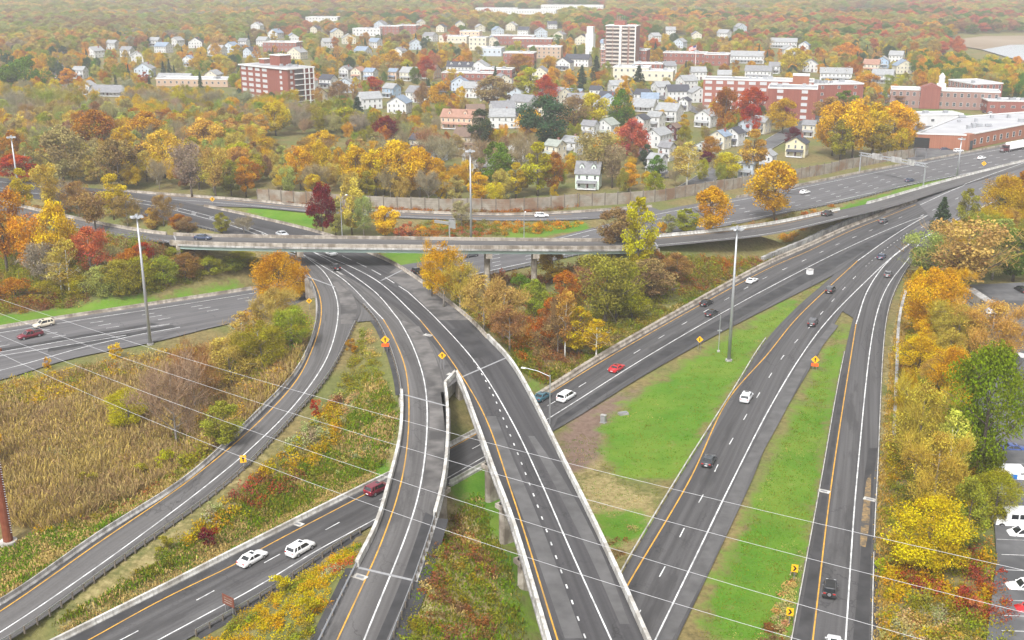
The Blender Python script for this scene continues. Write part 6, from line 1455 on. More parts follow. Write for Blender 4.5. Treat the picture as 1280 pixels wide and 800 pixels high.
HREF = {'bushy': (6, 7.5), 'round_near': (10, 9), 'thin_near': (10, 9), 'round': (10, 9), 'oval': (11, 7), 'vase': (11, 9), 'thin': (11, 7.5), 'birch': (12, 5.5), 'bare': (11, 9), 'conifer': (12, 5.6), 'shrub': (2.6, 3.4)}
PAL = {  # foliage reflectances
 'yellow': (.56,.36,.02), 'gold': (.46,.315,.03), 'orange': (.5,.25,.02), 'rust': (.34,.15,.04), 'red': (.36,.07,.035), 'darkred': (.15,.025,.03), 'salmon': (.4,.16,.1), 'lime': (.34,.32,.03), 'olive': (.24,.23,.05),
 'green': (.1,.15,.03), 'dark green': (.045,.075,.035), 'leafy green': (.15,.18,.018), 'tan': (.42,.3,.11), 'brown': (.25,.165,.08), 'grey': (.27,.235,.15), 'cream': (.5,.4,.12), 'maroon': (.12,.02,.035), 'umber': (.22,.12,.06), 'peach': (.48,.28,.09), 'pale olive': (.3,.28,.11)}
KINDW = {'bushy': 'tall bush', 'round_near': 'tree', 'thin_near': 'half bare tree', 'round': 'tree', 'oval': 'tree', 'vase': 'spreading tree', 'thin': 'half bare tree', 'birch': 'birch', 'bare': 'bare tree', 'conifer': 'conifer', 'shrub': 'bush'}
PLACED = []    # every individual plant: object, px, label pieces
def jitter(c, a=.12): return tuple(max(.004, x * (1 + random.uniform(-a, a))) for x in c)
def add_tree(kind, loc, h, w, colname, where, cat=None, col=None, label=None):
    tr, cr = random.choice(TREES[kind]); hr, wr_ = HREF[kind]
    nm = {'conifer': 'conifer_tree', 'birch': 'birch_tree', 'bare': 'bare_tree', 'shrub': 'shrub', 'bushy': 'shrub'}.get(kind, 'tree')
    e = empty(nm, tuple(loc), random.uniform(0, 6.28)); e.scale = (w / wr_ * random.uniform(.86, 1.12), w / wr_ * random.uniform(.86, 1.12), h / hr)
    t_ = link('stem' if kind in ('shrub', 'bushy') else 'trunk', tr, e); c_ = link('foliage' if kind in ('shrub', 'bushy') else 'crown', cr, e); cc = col or jitter(PAL[colname]); c_['leaf_color'] = [*cc, 1.0]
    e['category'] = cat or ('shrub' if kind in ('shrub', 'bushy') else 'tree'); e['group'] = where[1]
    PLACED.append((e, loc, h, colname, KINDW[kind], where[0], label)); return e
def T_(kind, bx, by, top, wpx, colname, where, label=None, z=None):
    """a tree whose foot stands at photo pixel (bx, by) and whose crown reaches row top"""
    b = G(bx, by) if z is None else U(bx, by, z); q = proj([b])[0, 2]; h = max(2.0, pole_height(b, top) - .2); w = wpx * q / FPX
    return add_tree(kind, b, h, w, colname, where, label=label)
Zr = ('at the right edge', 'trees along the right edge')
Zc = ('in the scrub between flyover and highways', 'trees in the central scrub')
Zl = ('on the bank left of the flyover', 'trees on the left bank')
Zf = ('beyond the flyover, before the noise wall', 'trees beyond the flyover')
Zn_ = ('just behind the noise wall', 'trees behind the noise wall')
Zt = ('among the houses of the town', 'trees of the town')
Zw = ('in the woods left of the apartments', 'woodland trees')
Ze = ('near the brick complex and school', 'trees near the brick complex')
Zd = ('in the reed field corner', 'trees in the reed field')
for a in [
 # right edge
 ('round_near',1222,608,436,132,'leafy green',Zr,'large yellow green tree in front of the parked blue and white van'),('round_near',1158,718,622,98,'yellow',Zr,'bright yellow round tree above the red scrub'),('thin_near',1143,600,482,86,'tan',Zr,'tan brown twiggy tree beside the single lane ramp'),
 ('thin_near',1165,645,545,84,'tan',Zr,'pale tan fluffy tree directly above the bright yellow one'),('birch',1182,628,515,48,'cream',Zr,'white trunked birch with thin pale leaves'),('round_near',1163,425,338,84,'yellow',Zr,'clear yellow tree at the upper end of the white fence'),
 ('round_near',1147,480,425,80,'gold',Zr,'golden tree overhanging the low wall'),('vase',1200,372,276,110,'tan',Zr,'wide tan olive tree with open branches, tallest of the right edge'),('round_near',1252,288,222,66,'gold',Zr,'golden orange tree at the right edge by the merging highway'),('oval',1272,280,218,56,'rust',Zr,'red topped tree at the right edge'),
 ('conifer',1176,290,247,30,'dark green',Zr,'small dark conifer beside the merging highway'),('oval',1207,286,237,28,'olive',Zr,'narrow ivy green tree right of the small conifer'),('oval',1266,352,288,60,'green',Zr,'green tree between the sheds and the golden tree'),
 ('thin_near',1235,455,380,100,'tan',Zr,'wide tan half bare tree in front of the junk yard'),('thin_near',1195,445,385,80,'tan',Zr,'tan half bare tree right of the clear yellow one'),('vase',1154,352,292,70,'pale olive',Zr,'pale olive tree leaning towards the ramp'),('round_near',1185,520,440,74,'gold',Zr,'golden tree left of the large yellow green one'),
 ('round_near',1242,655,590,70,'olive',Zr,'low olive tree before the parked minibus'),('oval',1205,690,600,60,'olive',Zr,'olive yellow tree right of the bright yellow one'),('oval',1250,330,275,50,'pale olive',Zr),('thin_near',1240,350,300,64,'pale olive',Zr),('round_near',1130,520,470,40,'gold',Zr),('thin_near',1180,400,340,60,'gold',Zr),
 # centre scrub
 ('oval',797,345,250,50,'lime',Zc,'tall narrow yellow green tree standing at the flyover end'),('round',768,312,262,52,'brown',Zf,'orange brown tree behind the flyover, left of the narrow one'),('round',886,293,236,56,'orange',Zf,'bright orange round tree before the interstate'),('round',967,277,204,76,'gold',Zf,'broad tan gold tree on the interstate verge'),
 ('shrub',826,297,278,20,'orange',Zf,'small bright orange bush beside the flyover parapet'),('oval',858,292,262,34,'olive',Zf,'olive tree left of the bright orange one'),('oval',835,293,268,26,'pale olive',Zf),
 ('vase',756,410,325,80,'olive',Zc,'wide olive tree in the middle of the scrub'),('vase',770,400,330,70,'olive',Zc),('vase',730,372,335,46,'brown',Zc),('thin',555,385,303,52,'gold',Zc,'tan yellow tree against the viaduct barrier'),('thin',575,390,325,44,'tan',Zc),('thin',605,415,345,56,'tan',Zc),('thin',628,425,352,54,'tan',Zc),
 ('oval',688,432,376,36,'rust',Zc,'rusty red tree among bare trunks'),('oval',722,445,388,46,'gold',Zc,'yellow tree with tall bare stems in the scrub'),('thin',697,447,372,40,'brown',Zc),('birch',706,449,362,30,'tan',Zc),('birch',745,450,400,36,'gold',Zc),('round',668,395,352,44,'olive',Zc),('round',650,380,345,40,'green',Zc),('round',812,375,325,60,'brown',Zc),('round',690,355,315,44,'gold',Zc),('round',845,355,318,44,'brown',Zc),('thin',637,440,385,46,'brown',Zc),('round',790,400,365,46,'olive',Zc),('round',705,385,340,40,'rust',Zc),
 ('oval',540,372,318,28,'yellow',Zc,'narrow yellow tree at the barrier below the flyover'),
 # left: orange tree and the reed corner
 ('round_near',350,388,318,76,'orange',Zd,'orange gold tree overhanging the curved ramp'),('round_near',372,375,330,38,'orange',Zd),('thin_near',345,425,365,70,'tan',Zd),('thin',365,440,385,56,'olive',Zd),('birch',304,447,392,40,'tan',Zd,'white stemmed birch at the edge of the reed field'),('birch',318,440,385,36,'tan',Zd),('thin',330,470,405,64,'olive',Zd),('thin',290,490,420,64,'tan',Zd),('bare',222,565,455,80,'grey',Zd,'grey bare tree spreading over the reed field'),('bare',245,520,440,70,'brown',Zd),
 ('round_near',163,540,488,56,'lime',Zd,'lone yellow green willow in the reed field'),('oval',300,475,440,40,'green',Zd),('shrub',145,448,430,26,'yellow',Zd,'yellow bush on the edge of the interstate'),('shrub',60,462,448,12,'orange',Zd),('oval',-14,590,518,40,'yellow',Zd,'bright yellow tree cut by the left edge'),('oval',282,560,505,46,'olive',Zd),
 # left bank
 ('round',76,345,256,58,'yellow',Zl,'bright yellow tree with white stems on the left bank'),('birch',88,372,300,44,'tan',Zl,'white birch leaning left on the left bank'),('birch',78,372,310,40,'tan',Zl),('vase',10,345,240,72,'rust',Zl,'orange red tree at the left edge'),('vase',42,350,270,60,'orange',Zl),('thin',115,350,285,50,'salmon',Zl,'pinkish half bare tree right of the white birches'),('thin',60,360,300,60,'grey',Zl),
 ('oval',30,262,212,30,'gold',Zl,'golden tree by the far left lighting mast'),('vase',62,268,208,42,'tan',Zl),('oval',143,275,220,42,'yellow',Zl,'yellow green tree between ramp and carriageway'),('thin',160,285,245,40,'brown',Zl),('thin',205,283,243,28,'brown',Zl),('oval',190,290,262,24,'tan',Zl),('bare',305,292,272,24,'grey',Zl,'small round bare tree on the carriageway verge'),('oval',278,293,268,22,'olive',Zl),('thin',100,275,228,44,'brown',Zl),('thin',82,270,225,40,'grey',Zl),('vase',120,290,240,46,'brown',Zl),('round',225,290,268,30,'rust',Zl),('round',235,292,272,28,'brown',Zl),
 ('bushy',150,365,327,60,'olive',Zl),('bushy',178,360,323,60,'olive',Zl),('bushy',128,368,335,56,'pale olive',Zl),('bushy',205,354,323,48,'olive',Zl),('bushy',232,346,319,50,'umber',Zl),('bushy',262,342,323,48,'olive',Zl),('bushy',290,337,325,44,'olive',Zl),('bushy',62,376,353,56,'olive',Zl),('bushy',20,378,350,56,'rust',Zl),('bushy',104,372,347,48,'olive',Zl),('bushy',180,322,305,34,'red',Zl),('bushy',245,326,311,36,'brown',Zl),('bushy',140,334,310,44,'pale olive',Zl),('bushy',165,339,315,44,'rust',Zl),('bushy',218,324,311,36,'olive',Zl),('bushy',300,324,315,36,'lime',Zl),('bushy',318,332,323,34,'olive',Zl),
 # beyond the flyover
 ('round',404,294,232,38,'darkred',Zf,'dark red tree on the grass beyond the flyover'),('oval',440,294,224,42,'cream',Zf,'pale yellow tree next to the dark red one'),('oval',420,296,250,26,'pale olive',Zf),('round',482,298,259,42,'yellow',Zf,'bright yellow bushy tree beyond the flyover'),('thin',455,296,245,36,'pale olive',Zf),('shrub',512,299,279,30,'salmon',Zf,'orange pink bush right of the bright yellow tree'),('shrub',528,298,283,24,'orange',Zf),('shrub',500,299,285,24,'salmon',Zf),('shrub',672,292,279,18,'orange',Zf),('thin',577,285,250,30,'grey',Zf),
 # behind the noise wall, and the larger trees of the town
 ('round',500,245,179,62,'yellow',Zn_,'broad yellow tree behind the noise wall'),('round',525,247,186,46,'gold',Zn_),('round',470,245,190,44,'yellow',Zn_),('round',447,246,184,48,'gold',Zn_),('oval',548,250,200,36,'gold',Zn_),('oval',620,243,178,46,'green',Zn_,'tall green tree behind the noise wall, beside the middle mast'),('oval',672,245,180,46,'lime',Zn_,'yellow green tree right of the tall green one'),('oval',645,248,205,34,'gold',Zn_),('round',693,243,192,36,'rust',Zn_),('oval',786,240,205,26,'yellow',Zn_,'small clear yellow tree behind the noise wall'),('vase',747,232,166,64,'pale olive',Zn_,'large olive tree between the white houses'),('vase',765,235,180,44,'grey',Zn_),('round',790,203,152,46,'salmon',Zt,'salmon pink tree in the middle of the houses'),
 ('birch',858,236,178,44,'cream',Zn_,'white barked tree behind the noise wall'),('oval',940,222,163,44,'peach',Zn_,'peach yellow tree rising in front of the street row'),('round',908,226,192,36,'gold',Zn_),('oval',808,212,182,22,'dark green',Zt),('oval',820,222,195,28,'green',Zt),('bare',655,225,170,44,'grey',Zt),('bare',552,215,172,44,'grey',Zt),('bare',537,205,165,36,'brown',Zt),('bare',600,225,175,40,'grey',Zt),
 ('round',905,172,112,44,'rust',Ze,'large brown orange tree before the brick block'),('round',940,158,110,46,'red',Ze,'dark red tree against the brick block'),('round',938,170,132,28,'red',Ze),('round',978,168,126,40,'gold',Ze,'golden tree in front of the brick stair tower'),('round',1035,162,124,44,'brown',Ze),('oval',1055,150,115,36,'green',Ze),
 ('round',1040,195,130,50,'gold',Ze,'gold tree in the big cluster behind the noise wall, first'),('round',1065,198,128,54,'yellow',Ze),('round',1090,195,132,54,'gold',Ze),('round',1115,188,130,54,'yellow',Ze),('round',1132,184,140,40,'gold',Ze),('oval',1050,200,150,40,'olive',Ze),('oval',1100,200,158,36,'olive',Ze),('oval',1125,196,160,30,'gold',Ze),
 ('round',1085,122,93,40,'orange',Ze,'wide orange tree between brick complex and school'),('round',978,152,134,20,'maroon',Ze),('round',990,185,160,26,'maroon',Ze),('round',882,205,190,22,'maroon',Ze),('round',1120,134,118,30,'brown',Ze),('conifer',1045,101,87,12,'dark green',Ze,'small round dark conifer before the grand white house'),('round',992,92,62,42,'gold',Ze,'round golden tree near the brick complex'),('round',1057,78,54,36,'orange',Ze,'orange tree far right behind the town'),
 ('round',680,190,124,80,'dark green',Zt,'very wide dark green tree among the houses'),('round',663,177,137,36,'yellow',Zt,'small golden topped tree before the wide dark green one'),('oval',601,190,138,34,'dark green',Zt,'dark green tree right of the beige house'),('round',717,168,122,42,'brown',Zt,'round brown tree right of the wide dark green one'),('round',740,165,119,42,'gold',Zt),('oval',728,168,138,26,'olive',Zt),('oval',775,165,112,32,'green',Zt),('oval',779,160,103,28,'gold',Zt),('round',552,145,105,36,'orange',Zt,'rounded golden orange tree'),('round',530,140,104,24,'brown',Zt),
 ('round',682,132,95,30,'red',Zt,'dense red tree in the middle of the town'),('oval',662,128,86,38,'lime',Zt),('round',711,120,93,24,'orange',Zt,'small round orange tree near the blue roofed house'),('conifer',727,118,82,20,'dark green',Zt),('conifer',745,105,70,22,'dark green',Zt),('conifer',798,112,82,22,'dark green',Zt),('round',617,135,97,52,'brown',Zt),('round',650,95,68,32,'rust',Zt),
 ('round',483,182,147,36,'darkred',Zt,'dark purple red tree above the yellow trees'),('round',466,120,97,36,'red',Zt,'red maple before the pale blue house'),('round',533,102,71,26,'red',Zt,'round red tree right of the cream gable'),('oval',552,90,63,14,'yellow',Zt,'slim bright yellow tree by the row house'),('round',432,165,136,54,'lime',Zt,'bright lime green tree below the apartment block'),('round',492,95,64,36,'orange',Zt),('round',512,92,64,26,'rust',Zt),('round',452,85,65,36,'pale olive',Zt),
 ('round',425,130,102,34,'brown',Zt),('round',405,200,165,40,'gold',Zn_),('conifer',510,100,80,16,'dark green',Zt),('conifer',448,160,122,26,'dark green',Zt),
 # woods on the left
 ('round',125,205,140,62,'rust',Zw,'large dark orange brown tree in the left woods'),('round',186,190,141,58,'orange',Zw,'large orange tree in the middle of the left woods'),('round',286,180,152,34,'red',Zw,'small red tree in the left woods'),('oval',160,215,160,40,'gold',Zw),('round',207,222,165,56,'cream',Zw,'broad pale yellow tree in the left woods'),('round',258,205,150,54,'cream',Zw),('round',300,215,180,48,'lime',Zw),('oval',308,247,198,34,'orange',Zw,'orange tree near the left end of the noise wall'),('round',376,238,186,40,'orange',Zw),('round',402,230,178,36,'gold',Zw),('round',345,170,128,40,'gold',Zw),('round',80,230,160,60,'pale olive',Zw),('round',20,215,165,40,'rust',Zw),('round',22,230,194,46,'red',Zw,'red tree by the far left mast'),
 ('round',150,238,176,56,'brown',Zw),('vase',240,248,180,50,'grey',Zw),('vase',270,248,185,40,'tan',Zw),('round',35,118,74,50,'green',Zw,'large dark green tree left of the straight street'),('round',12,120,84,40,'green',Zw),('round',90,75,66,26,'red',Zw),('round',86,108,86,22,'orange',Zw,'round orange tree beside the straight street'),('round',250,92,68,28,'orange',Zw),('round',275,88,68,28,'gold',Zw),
]: T_(*a)
HAND = len(PLACED)

# ---- fill the woods and gardens: the nearest trees stay individuals, the rest becomes one mass
def road_clear(P, margin):
    ok = np.ones(len(P), bool)
    for k in SAMP: D, _ = nearest(k, P, False); ok &= D > margin
    return ok
occ = [(p[1][0], p[1][1]) for p in PLACED]
def scatter(px, spacing, pal, kinds, hr, where, seed, keep_clear=True):
    """points in a photo polygon: list of (x, y, h, w, colour name, kind)"""
    rr = np.random.default_rng(seed); W = np.array([U(a, b, 0)[:2] for a, b in px]); lo, hi = W.min(0), W.max(0); out = []
    ny = int((hi[1] - lo[1]) / spacing) + 1; nx = int((hi[0] - lo[0]) / spacing) + 1
    P = np.array([(lo[0] + (i + .5 * (j % 2) + rr.uniform(-.38, .38)) * spacing, lo[1] + (j + rr.uniform(-.38, .38)) * spacing) for j in range(ny) for i in range(nx)])
    P = P[inside(P, [tuple(w) for w in W])]; P = P[road_clear(P, 4.5)]
    for x, y in P:
        if any((x - bx)**2 + (y - by)**2 < (br + 1.5)**2 for bx, by, br in BLD): continue
        if any((x - ox)**2 + (y - oy)**2 < (spacing * .55)**2 for ox, oy in occ): continue
        f = vnoise(np.array([x]), np.array([y]), 45, seed)[0] * .55 + rr.uniform(0, .45); c = pal[min(len(pal) - 1, int(f * len(pal)))]
        kind = kinds[rr.integers(0, len(kinds))]
        if c in ('grey',) : kind = 'bare'
        if c == 'dark green': kind = 'conifer' if rr.random() < .6 else 'round'
        h = rr.uniform(*hr); w = h * rr.uniform(.55, .92) * (.5 if kind == 'conifer' else 1)
        if keep_clear:                               # do not stand in front of a building seen in the photograph
            q = proj([(x, y, 0), (x, y, h)]); k = FPX / q[0, 2]; x0, x1 = q[0, 0] - w * k * .5, q[0, 0] + w * k * .5; top = q[1, 1]; bot = q[0, 1]
            bad = False
            for hx0, hy0, hx1, hy1, hd in HBOX:
                if q[0, 2] < hd + 2 and x1 > hx0 + 2 and x0 < hx1 - 2 and top < hy0 + (hy1 - hy0) * .68 and bot > hy0: bad = True; break
            if bad and rr.random() < .93: continue
        out.append((x, y, h, w, c, kind, where))
    return out
FILL = []
woods = ['grey','brown','tan','gold','cream','tan','olive','grey','orange','pale olive','rust','gold','grey']
FILL += scatter([(-160,236),(60,224),(100,232),(230,240),(320,246),(330,215),(330,170),(250,160),(120,165),(-160,175)], 8.0, ['brown','grey','tan','olive','cream','pale olive','brown','rust','gold','grey','lime','tan'], ['thin','vase','oval','thin','birch','round'], (9, 14), ('at the front of the left woods', 'woodland trees'), 11)
FILL += scatter([(-260,175),(120,165),(250,160),(330,170),(460,175),(455,150),(300,140),(200,122),(-260,128)], 9.5, ['grey','brown','grey','pale olive','olive','grey','gold','tan','olive'], ['thin','bare','round','thin','vase'], (9, 14), ('deep in the left woods', 'woodland trees'), 12)
FILL += scatter([(330,246),(392,251),(470,256),(560,259),(640,259),(640,225),(560,215),(450,200),(330,200)], 9.0, ['olive','grey','gold','tan','brown','pale olive','yellow','lime','grey'], ['round','oval','thin','vase'], (9, 13), ('behind the noise wall, left half', 'trees behind the noise wall'), 13)
FILL += scatter([(640,258),(722,253),(815,246),(865,238),(935,227),(935,215),(860,222),(760,228),(640,235)], 10, ['brown','olive','gold','grey','green','tan'], ['oval','thin','vase','round'], (6, 10), ('behind the noise wall, right half', 'trees behind the noise wall'), 14)
town = ['green','dark green','gold','olive','brown','olive','pale olive','orange','yellow','rust','grey','lime']
FILL += scatter([(430,205),(640,222),(860,220),(1000,150),(1140,140),(1140,112),(880,100),(640,120),(430,125)], 10.5, town, ['round','oval','round','vase','thin'], (6, 11), ('in the middle of town', 'trees of the town'), 15)
FILL += scatter([(-300,128),(200,122),(300,140),(430,150),(430,125),(640,120),(880,100),(1140,112),(1290,130),(1420,120),(1420,104),(1200,84),(1100,60),(600,52),(100,52),(-300,70)], 14, ['orange','olive','gold','green','pale olive','gold','tan','dark green','orange','olive','rust','gold','salmon','grey','pale olive'], ['round','oval','round','vase'], (8, 14), ('in the far town', 'trees of the town'), 16)
FILL += scatter([(1110,112),(1215,118),(1290,128),(1420,130),(1500,112),(1290,99),(1205,84),(1120,80)], 10, ['olive','gold','olive','green','gold','orange','pale olive'], ['round','oval','vase'], (10, 15), ('on the rise behind the brick school', 'trees behind the school'), 17)
FILL += scatter([(1290,330),(1290,235),(1240,262),(1190,290),(1150,330),(1135,400),(1130,470),(1215,480),(1215,360)], 8, ['pale olive','tan','olive','gold','tan','brown'], ['thin','vase','round'], (6, 11), ('at the right edge', 'trees along the right edge'), 18)
FILL += scatter([(1104,610),(1112,520),(1120,440),(1215,470),(1232,560),(1236,610)], 6.0, ['tan','gold','olive','leafy green','tan','cream'], ['thin_near','round_near','thin_near'], (5, 8.5), ('at the right edge', 'trees along the right edge'), 19)
# the far country
rr = np.random.default_rng(99)
y = 1050.0
while y < 5000:
    s_ = max(12.5, y / 95.0); n = int(1.15 * y / s_)
    for i in range(n):
        x = (i + .5 + rr.uniform(-.4, .4)) / n * 1.15 * y - .575 * y; yy = y + rr.uniform(-.4, .4) * s_
        if any((x - bx)**2 + (yy - by)**2 < (br + 5)**2 for bx, by, br in BLD if by > 900): continue
        q = proj([(x, yy, 0)])[0]
        k = FPX / q[2]
        if any(q[2] < hd + 2 and q[0] + s_ * .6 * k > hx0 and q[0] - s_ * .6 * k < hx1 and q[1] > hy0 and q[1] - 14 * k < hy0 + (hy1 - hy0) * .6 for hx0, hy0, hx1, hy1, hd in HBOX): continue
        if inside(q[None, :2], [(1025,23),(1030,15),(1075,11),(1118,12),(1120,20),(1060,23)])[0] or inside(q[None, :2], [(1165,58),(1195,43),(1300,39),(1700,36),(1800,130),(1340,104),(1275,92),(1222,72)])[0]: continue
        big = vnoise(np.array([x]), np.array([yy]), 260, 5)[0]; f = vnoise(np.array([x]), np.array([yy]), 120, 6)[0] * .78 + rr.uniform(0, .22)
        pal = ['grey','brown','pale olive','olive','tan','grey','pale olive'] if (big < .45 or x < -.22 * yy) else ['brown','rust','olive','tan','pale olive','salmon','green','brown','orange','tan']
        h = rr.uniform(10, 16) * (1 + .25 * (s_ / 13 - 1) * .4); FILL.append((x, yy, h, s_ * rr.uniform(1.0, 1.35), pal[min(len(pal)-1, int(f * len(pal)))], 'round' if rr.random() < .9 else 'oval', None))
    y += s_
order = sorted(range(len(FILL)), key=lambda i: -(FILL[i][2] / proj([(FILL[i][0], FILL[i][1], 0)])[0, 2]))
vis = [i for i in order if FILL[i][6] is not None and -10 < proj([(FILL[i][0], FILL[i][1], 4)])[0, 0] < 1290]
n_tree_now = sum(1 for p in PLACED if p[0]['category'] == 'tree')
pick = set(vis[:max(0, 296 - n_tree_now)])
MASS = []
for i, (x, y, h, w, c, kind, where) in enumerate(FILL):
    if i in pick: add_tree(kind, (x, y, float(tz(x, y)) - .1), h, w, c, where)
    else: MASS.append((x, y, float(tz(x, y)) - .1, h, w, c, kind))
print('hand trees', HAND, 'individual', len(PLACED), 'mass', len(MASS))

# the mass: one object, points that carry crowns
src = bpy.data.collections.new('crown_kinds'); KIDX = {}
flat = []
for kd in ('round', 'oval', 'vase', 'thin', 'bare', 'conifer'):
    for tr, cr in TREES[kd]: flat.append((kd, tr, cr))
mass_mesh = bpy.data.meshes.new('woodland'); mass_mesh.from_pydata([(x, y, z) for x, y, z, *_ in MASS], [], [])
sc_ = []; ro = []; ix = []; cl = []
for k_, (kd, tr, cr) in enumerate(flat):
    ob = None
    for p in PLACED:
        for ch in p[0].children:
            if ch.data == cr: ob = ch; break
        if ob: break
    KIDX.setdefault(kd, []).append((k_, cr, ob))
avail = {}
names = []
for kd, l in KIDX.items():
    for k_, cr, ob in l:
        if ob is not None: names.append((ob.name, ob, kd))
names.sort(key=lambda t_: t_[0])
for i_, (nm, ob, kd) in enumerate(names): src.objects.link(ob); avail.setdefault(kd, []).append(i_)
rr = np.random.default_rng(5)
for x, y, z, h, w, c, kd in MASS:
    kd = kd if kd in avail else 'round'; hr, wr_ = HREF[kd]; sc_.append((w / wr_, w / wr_, h / hr)); ro.append((0, 0, rr.uniform(0, 6.28))); ix.append(avail[kd][rr.integers(0, len(avail[kd]))]); cl.append((*jitter(PAL[c], .15), 1))
def attr(me, name, typ, data, prop): a = me.attributes.new(name, typ, 'POINT'); a.data.foreach_set(prop, np.asarray(data, np.int32 if typ == 'INT' else np.float32).ravel())
attr(mass_mesh, 'size', 'FLOAT_VECTOR', sc_, 'vector'); attr(mass_mesh, 'turn', 'FLOAT_VECTOR', ro, 'vector'); attr(mass_mesh, 'kind', 'INT', ix, 'value'); attr(mass_mesh, 'leaf_color', 'FLOAT_COLOR', cl, 'color')
mass = link('woodland', mass_mesh, kind='stuff'); tag(mass, 'autumn woodland and garden trees stretching into the haze')
ng = bpy.data.node_groups.new('woodland_points', 'GeometryNodeTree'); ng.interface.new_socket('Geometry', in_out='INPUT', socket_type='NodeSocketGeometry'); ng.interface.new_socket('Geometry', in_out='OUTPUT', socket_type='NodeSocketGeometry')
N = ng.nodes; gi = N.new('NodeGroupInput'); go = N.new('NodeGroupOutput'); ip = N.new('GeometryNodeInstanceOnPoints'); ci = N.new('GeometryNodeCollectionInfo'); ci.inputs['Collection'].default_value = src
ci.inputs['Separate Children'].default_value = True; ci.inputs['Reset Children'].default_value = True; ip.inputs['Pick Instance'].default_value = True
def named(n_, t_): x = N.new('GeometryNodeInputNamedAttribute'); x.data_type = t_; x.inputs['Name'].default_value = n_; return x.outputs['Attribute']
lk = ng.links.new; lk(gi.outputs[0], ip.inputs['Points']); lk(ci.outputs[0], ip.inputs['Instance']); lk(named('kind', 'INT'), ip.inputs['Instance Index']); lk(named('turn', 'FLOAT_VECTOR'), ip.inputs['Rotation']); lk(named('size', 'FLOAT_VECTOR'), ip.inputs['Scale']); lk(ip.outputs[0], go.inputs[0])
md = mass.modifiers.new('points', 'NODES'); md.node_group = ng

# ---- labels that single each plant out
ORD = ['first','second','third','fourth','fifth','sixth','seventh','eighth','ninth','tenth','eleventh','twelfth','thirteenth','fourteenth','fifteenth','sixteenth','seventeenth','eighteenth','nineteenth','twentieth']
def label_plants():
    hs = sorted(p[2] for p in PLACED); groups = {}
    for p in PLACED:
        e, loc, h, c, kw, where, lab = p
        if lab: e['label'] = lab; continue
        cn = {'grey': 'grey brown', 'darkred': 'dark red', 'lime': 'yellow green', 'rust': 'rusty brown'}.get(c, c); kw2 = 'tree' if kw == 'bare tree' and False else kw
        groups.setdefault((cn, kw2, where), []).append(p)
    for (c, kw, where), l in groups.items():
        pl = kw + ('es' if kw.endswith('h') else 's')
        l.sort(key=lambda p: proj([p[1]])[0, 0])
        for i, p in enumerate(l):
            if len(l) == 1: p[0]['label'] = f'only {c} {kw} {where}'
            elif len(l) == 2: p[0]['label'] = f'{"left" if i == 0 else "right"} one of two {c} {pl} {where}'
            else:
                o = 'leftmost' if i == 0 else ('rightmost' if i == len(l) - 1 else (ORD[i] + ' from left' if i < 20 else ORD[len(l) - 1 - i] + ' from right'))
                s = f'{o} of the {c} {pl} {where}'; p[0]['label'] = s if len(s.split()) <= 15 else s.replace(' of the ', ' among ', 1).replace(' from left', ' from left,', 1).replace(' among ', ' ', 1)
# ---------------------------------------------------------------- scrub, reeds and rough grass nobody could count
def in_px(px, n, seed, margin=.6, zlift=0.0, clearance=True):
    rr = np.random.default_rng(seed); W = []
    for a, b in px: W.append(G(a, b)[:2])
    W = np.array(W); lo, hi = W.min(0), W.max(0); area = abs(np.sum(W[:, 0] * np.roll(W[:, 1], -1) - W[:, 1] * np.roll(W[:, 0], -1))) / 2
    P = rr.uniform(lo, hi, (int(n * (hi - lo).prod() / max(area, 1)) , 2)); P = P[inside(P, [tuple(w) for w in W])]
    P = P[road_clear(P, margin)]
    return P, tz(P[:, 0], P[:, 1]), rr
ACC = {}
def shrubs(kind, px, n, pal, hr, wr_, leaves, size, seed, patch_scale=9, margin=1.4):
    P, Zp, rr = in_px(px, n, seed, margin); V_, T_c, C_ = [], [], []
    f = np.clip(vnoise(P[:, 0], P[:, 1], patch_scale, seed) * 1.25 - .2, 0, 1) * .84 + rr.uniform(0, .16, len(P))
    for (x, y), z, ff in zip(P, Zp, f):
        h = rr.uniform(*hr); w = rr.uniform(*wr_); m = int(leaves * rr.uniform(.6, 1.3)); d = rr.normal(size=(m, 3)); d /= np.linalg.norm(d, axis=1)[:, None]; d[:, 2] = np.abs(d[:, 2])
        C = np.array((x, y, z)) + d * np.array((w / 2, w / 2, h)) * rr.uniform(.35, 1.05, (m, 1)); C_.append(C); T_c.append(np.tile(np.array(jitter(PAL[pal[min(len(pal)-1, int(ff * len(pal)))]], .18)), (m, 1)))
    if not C_: return
    C = np.concatenate(C_); col = np.concatenate(T_c); V, F = quads(C, size, rr, up=.5); ACC.setdefault(kind, []).append((V, F, col))
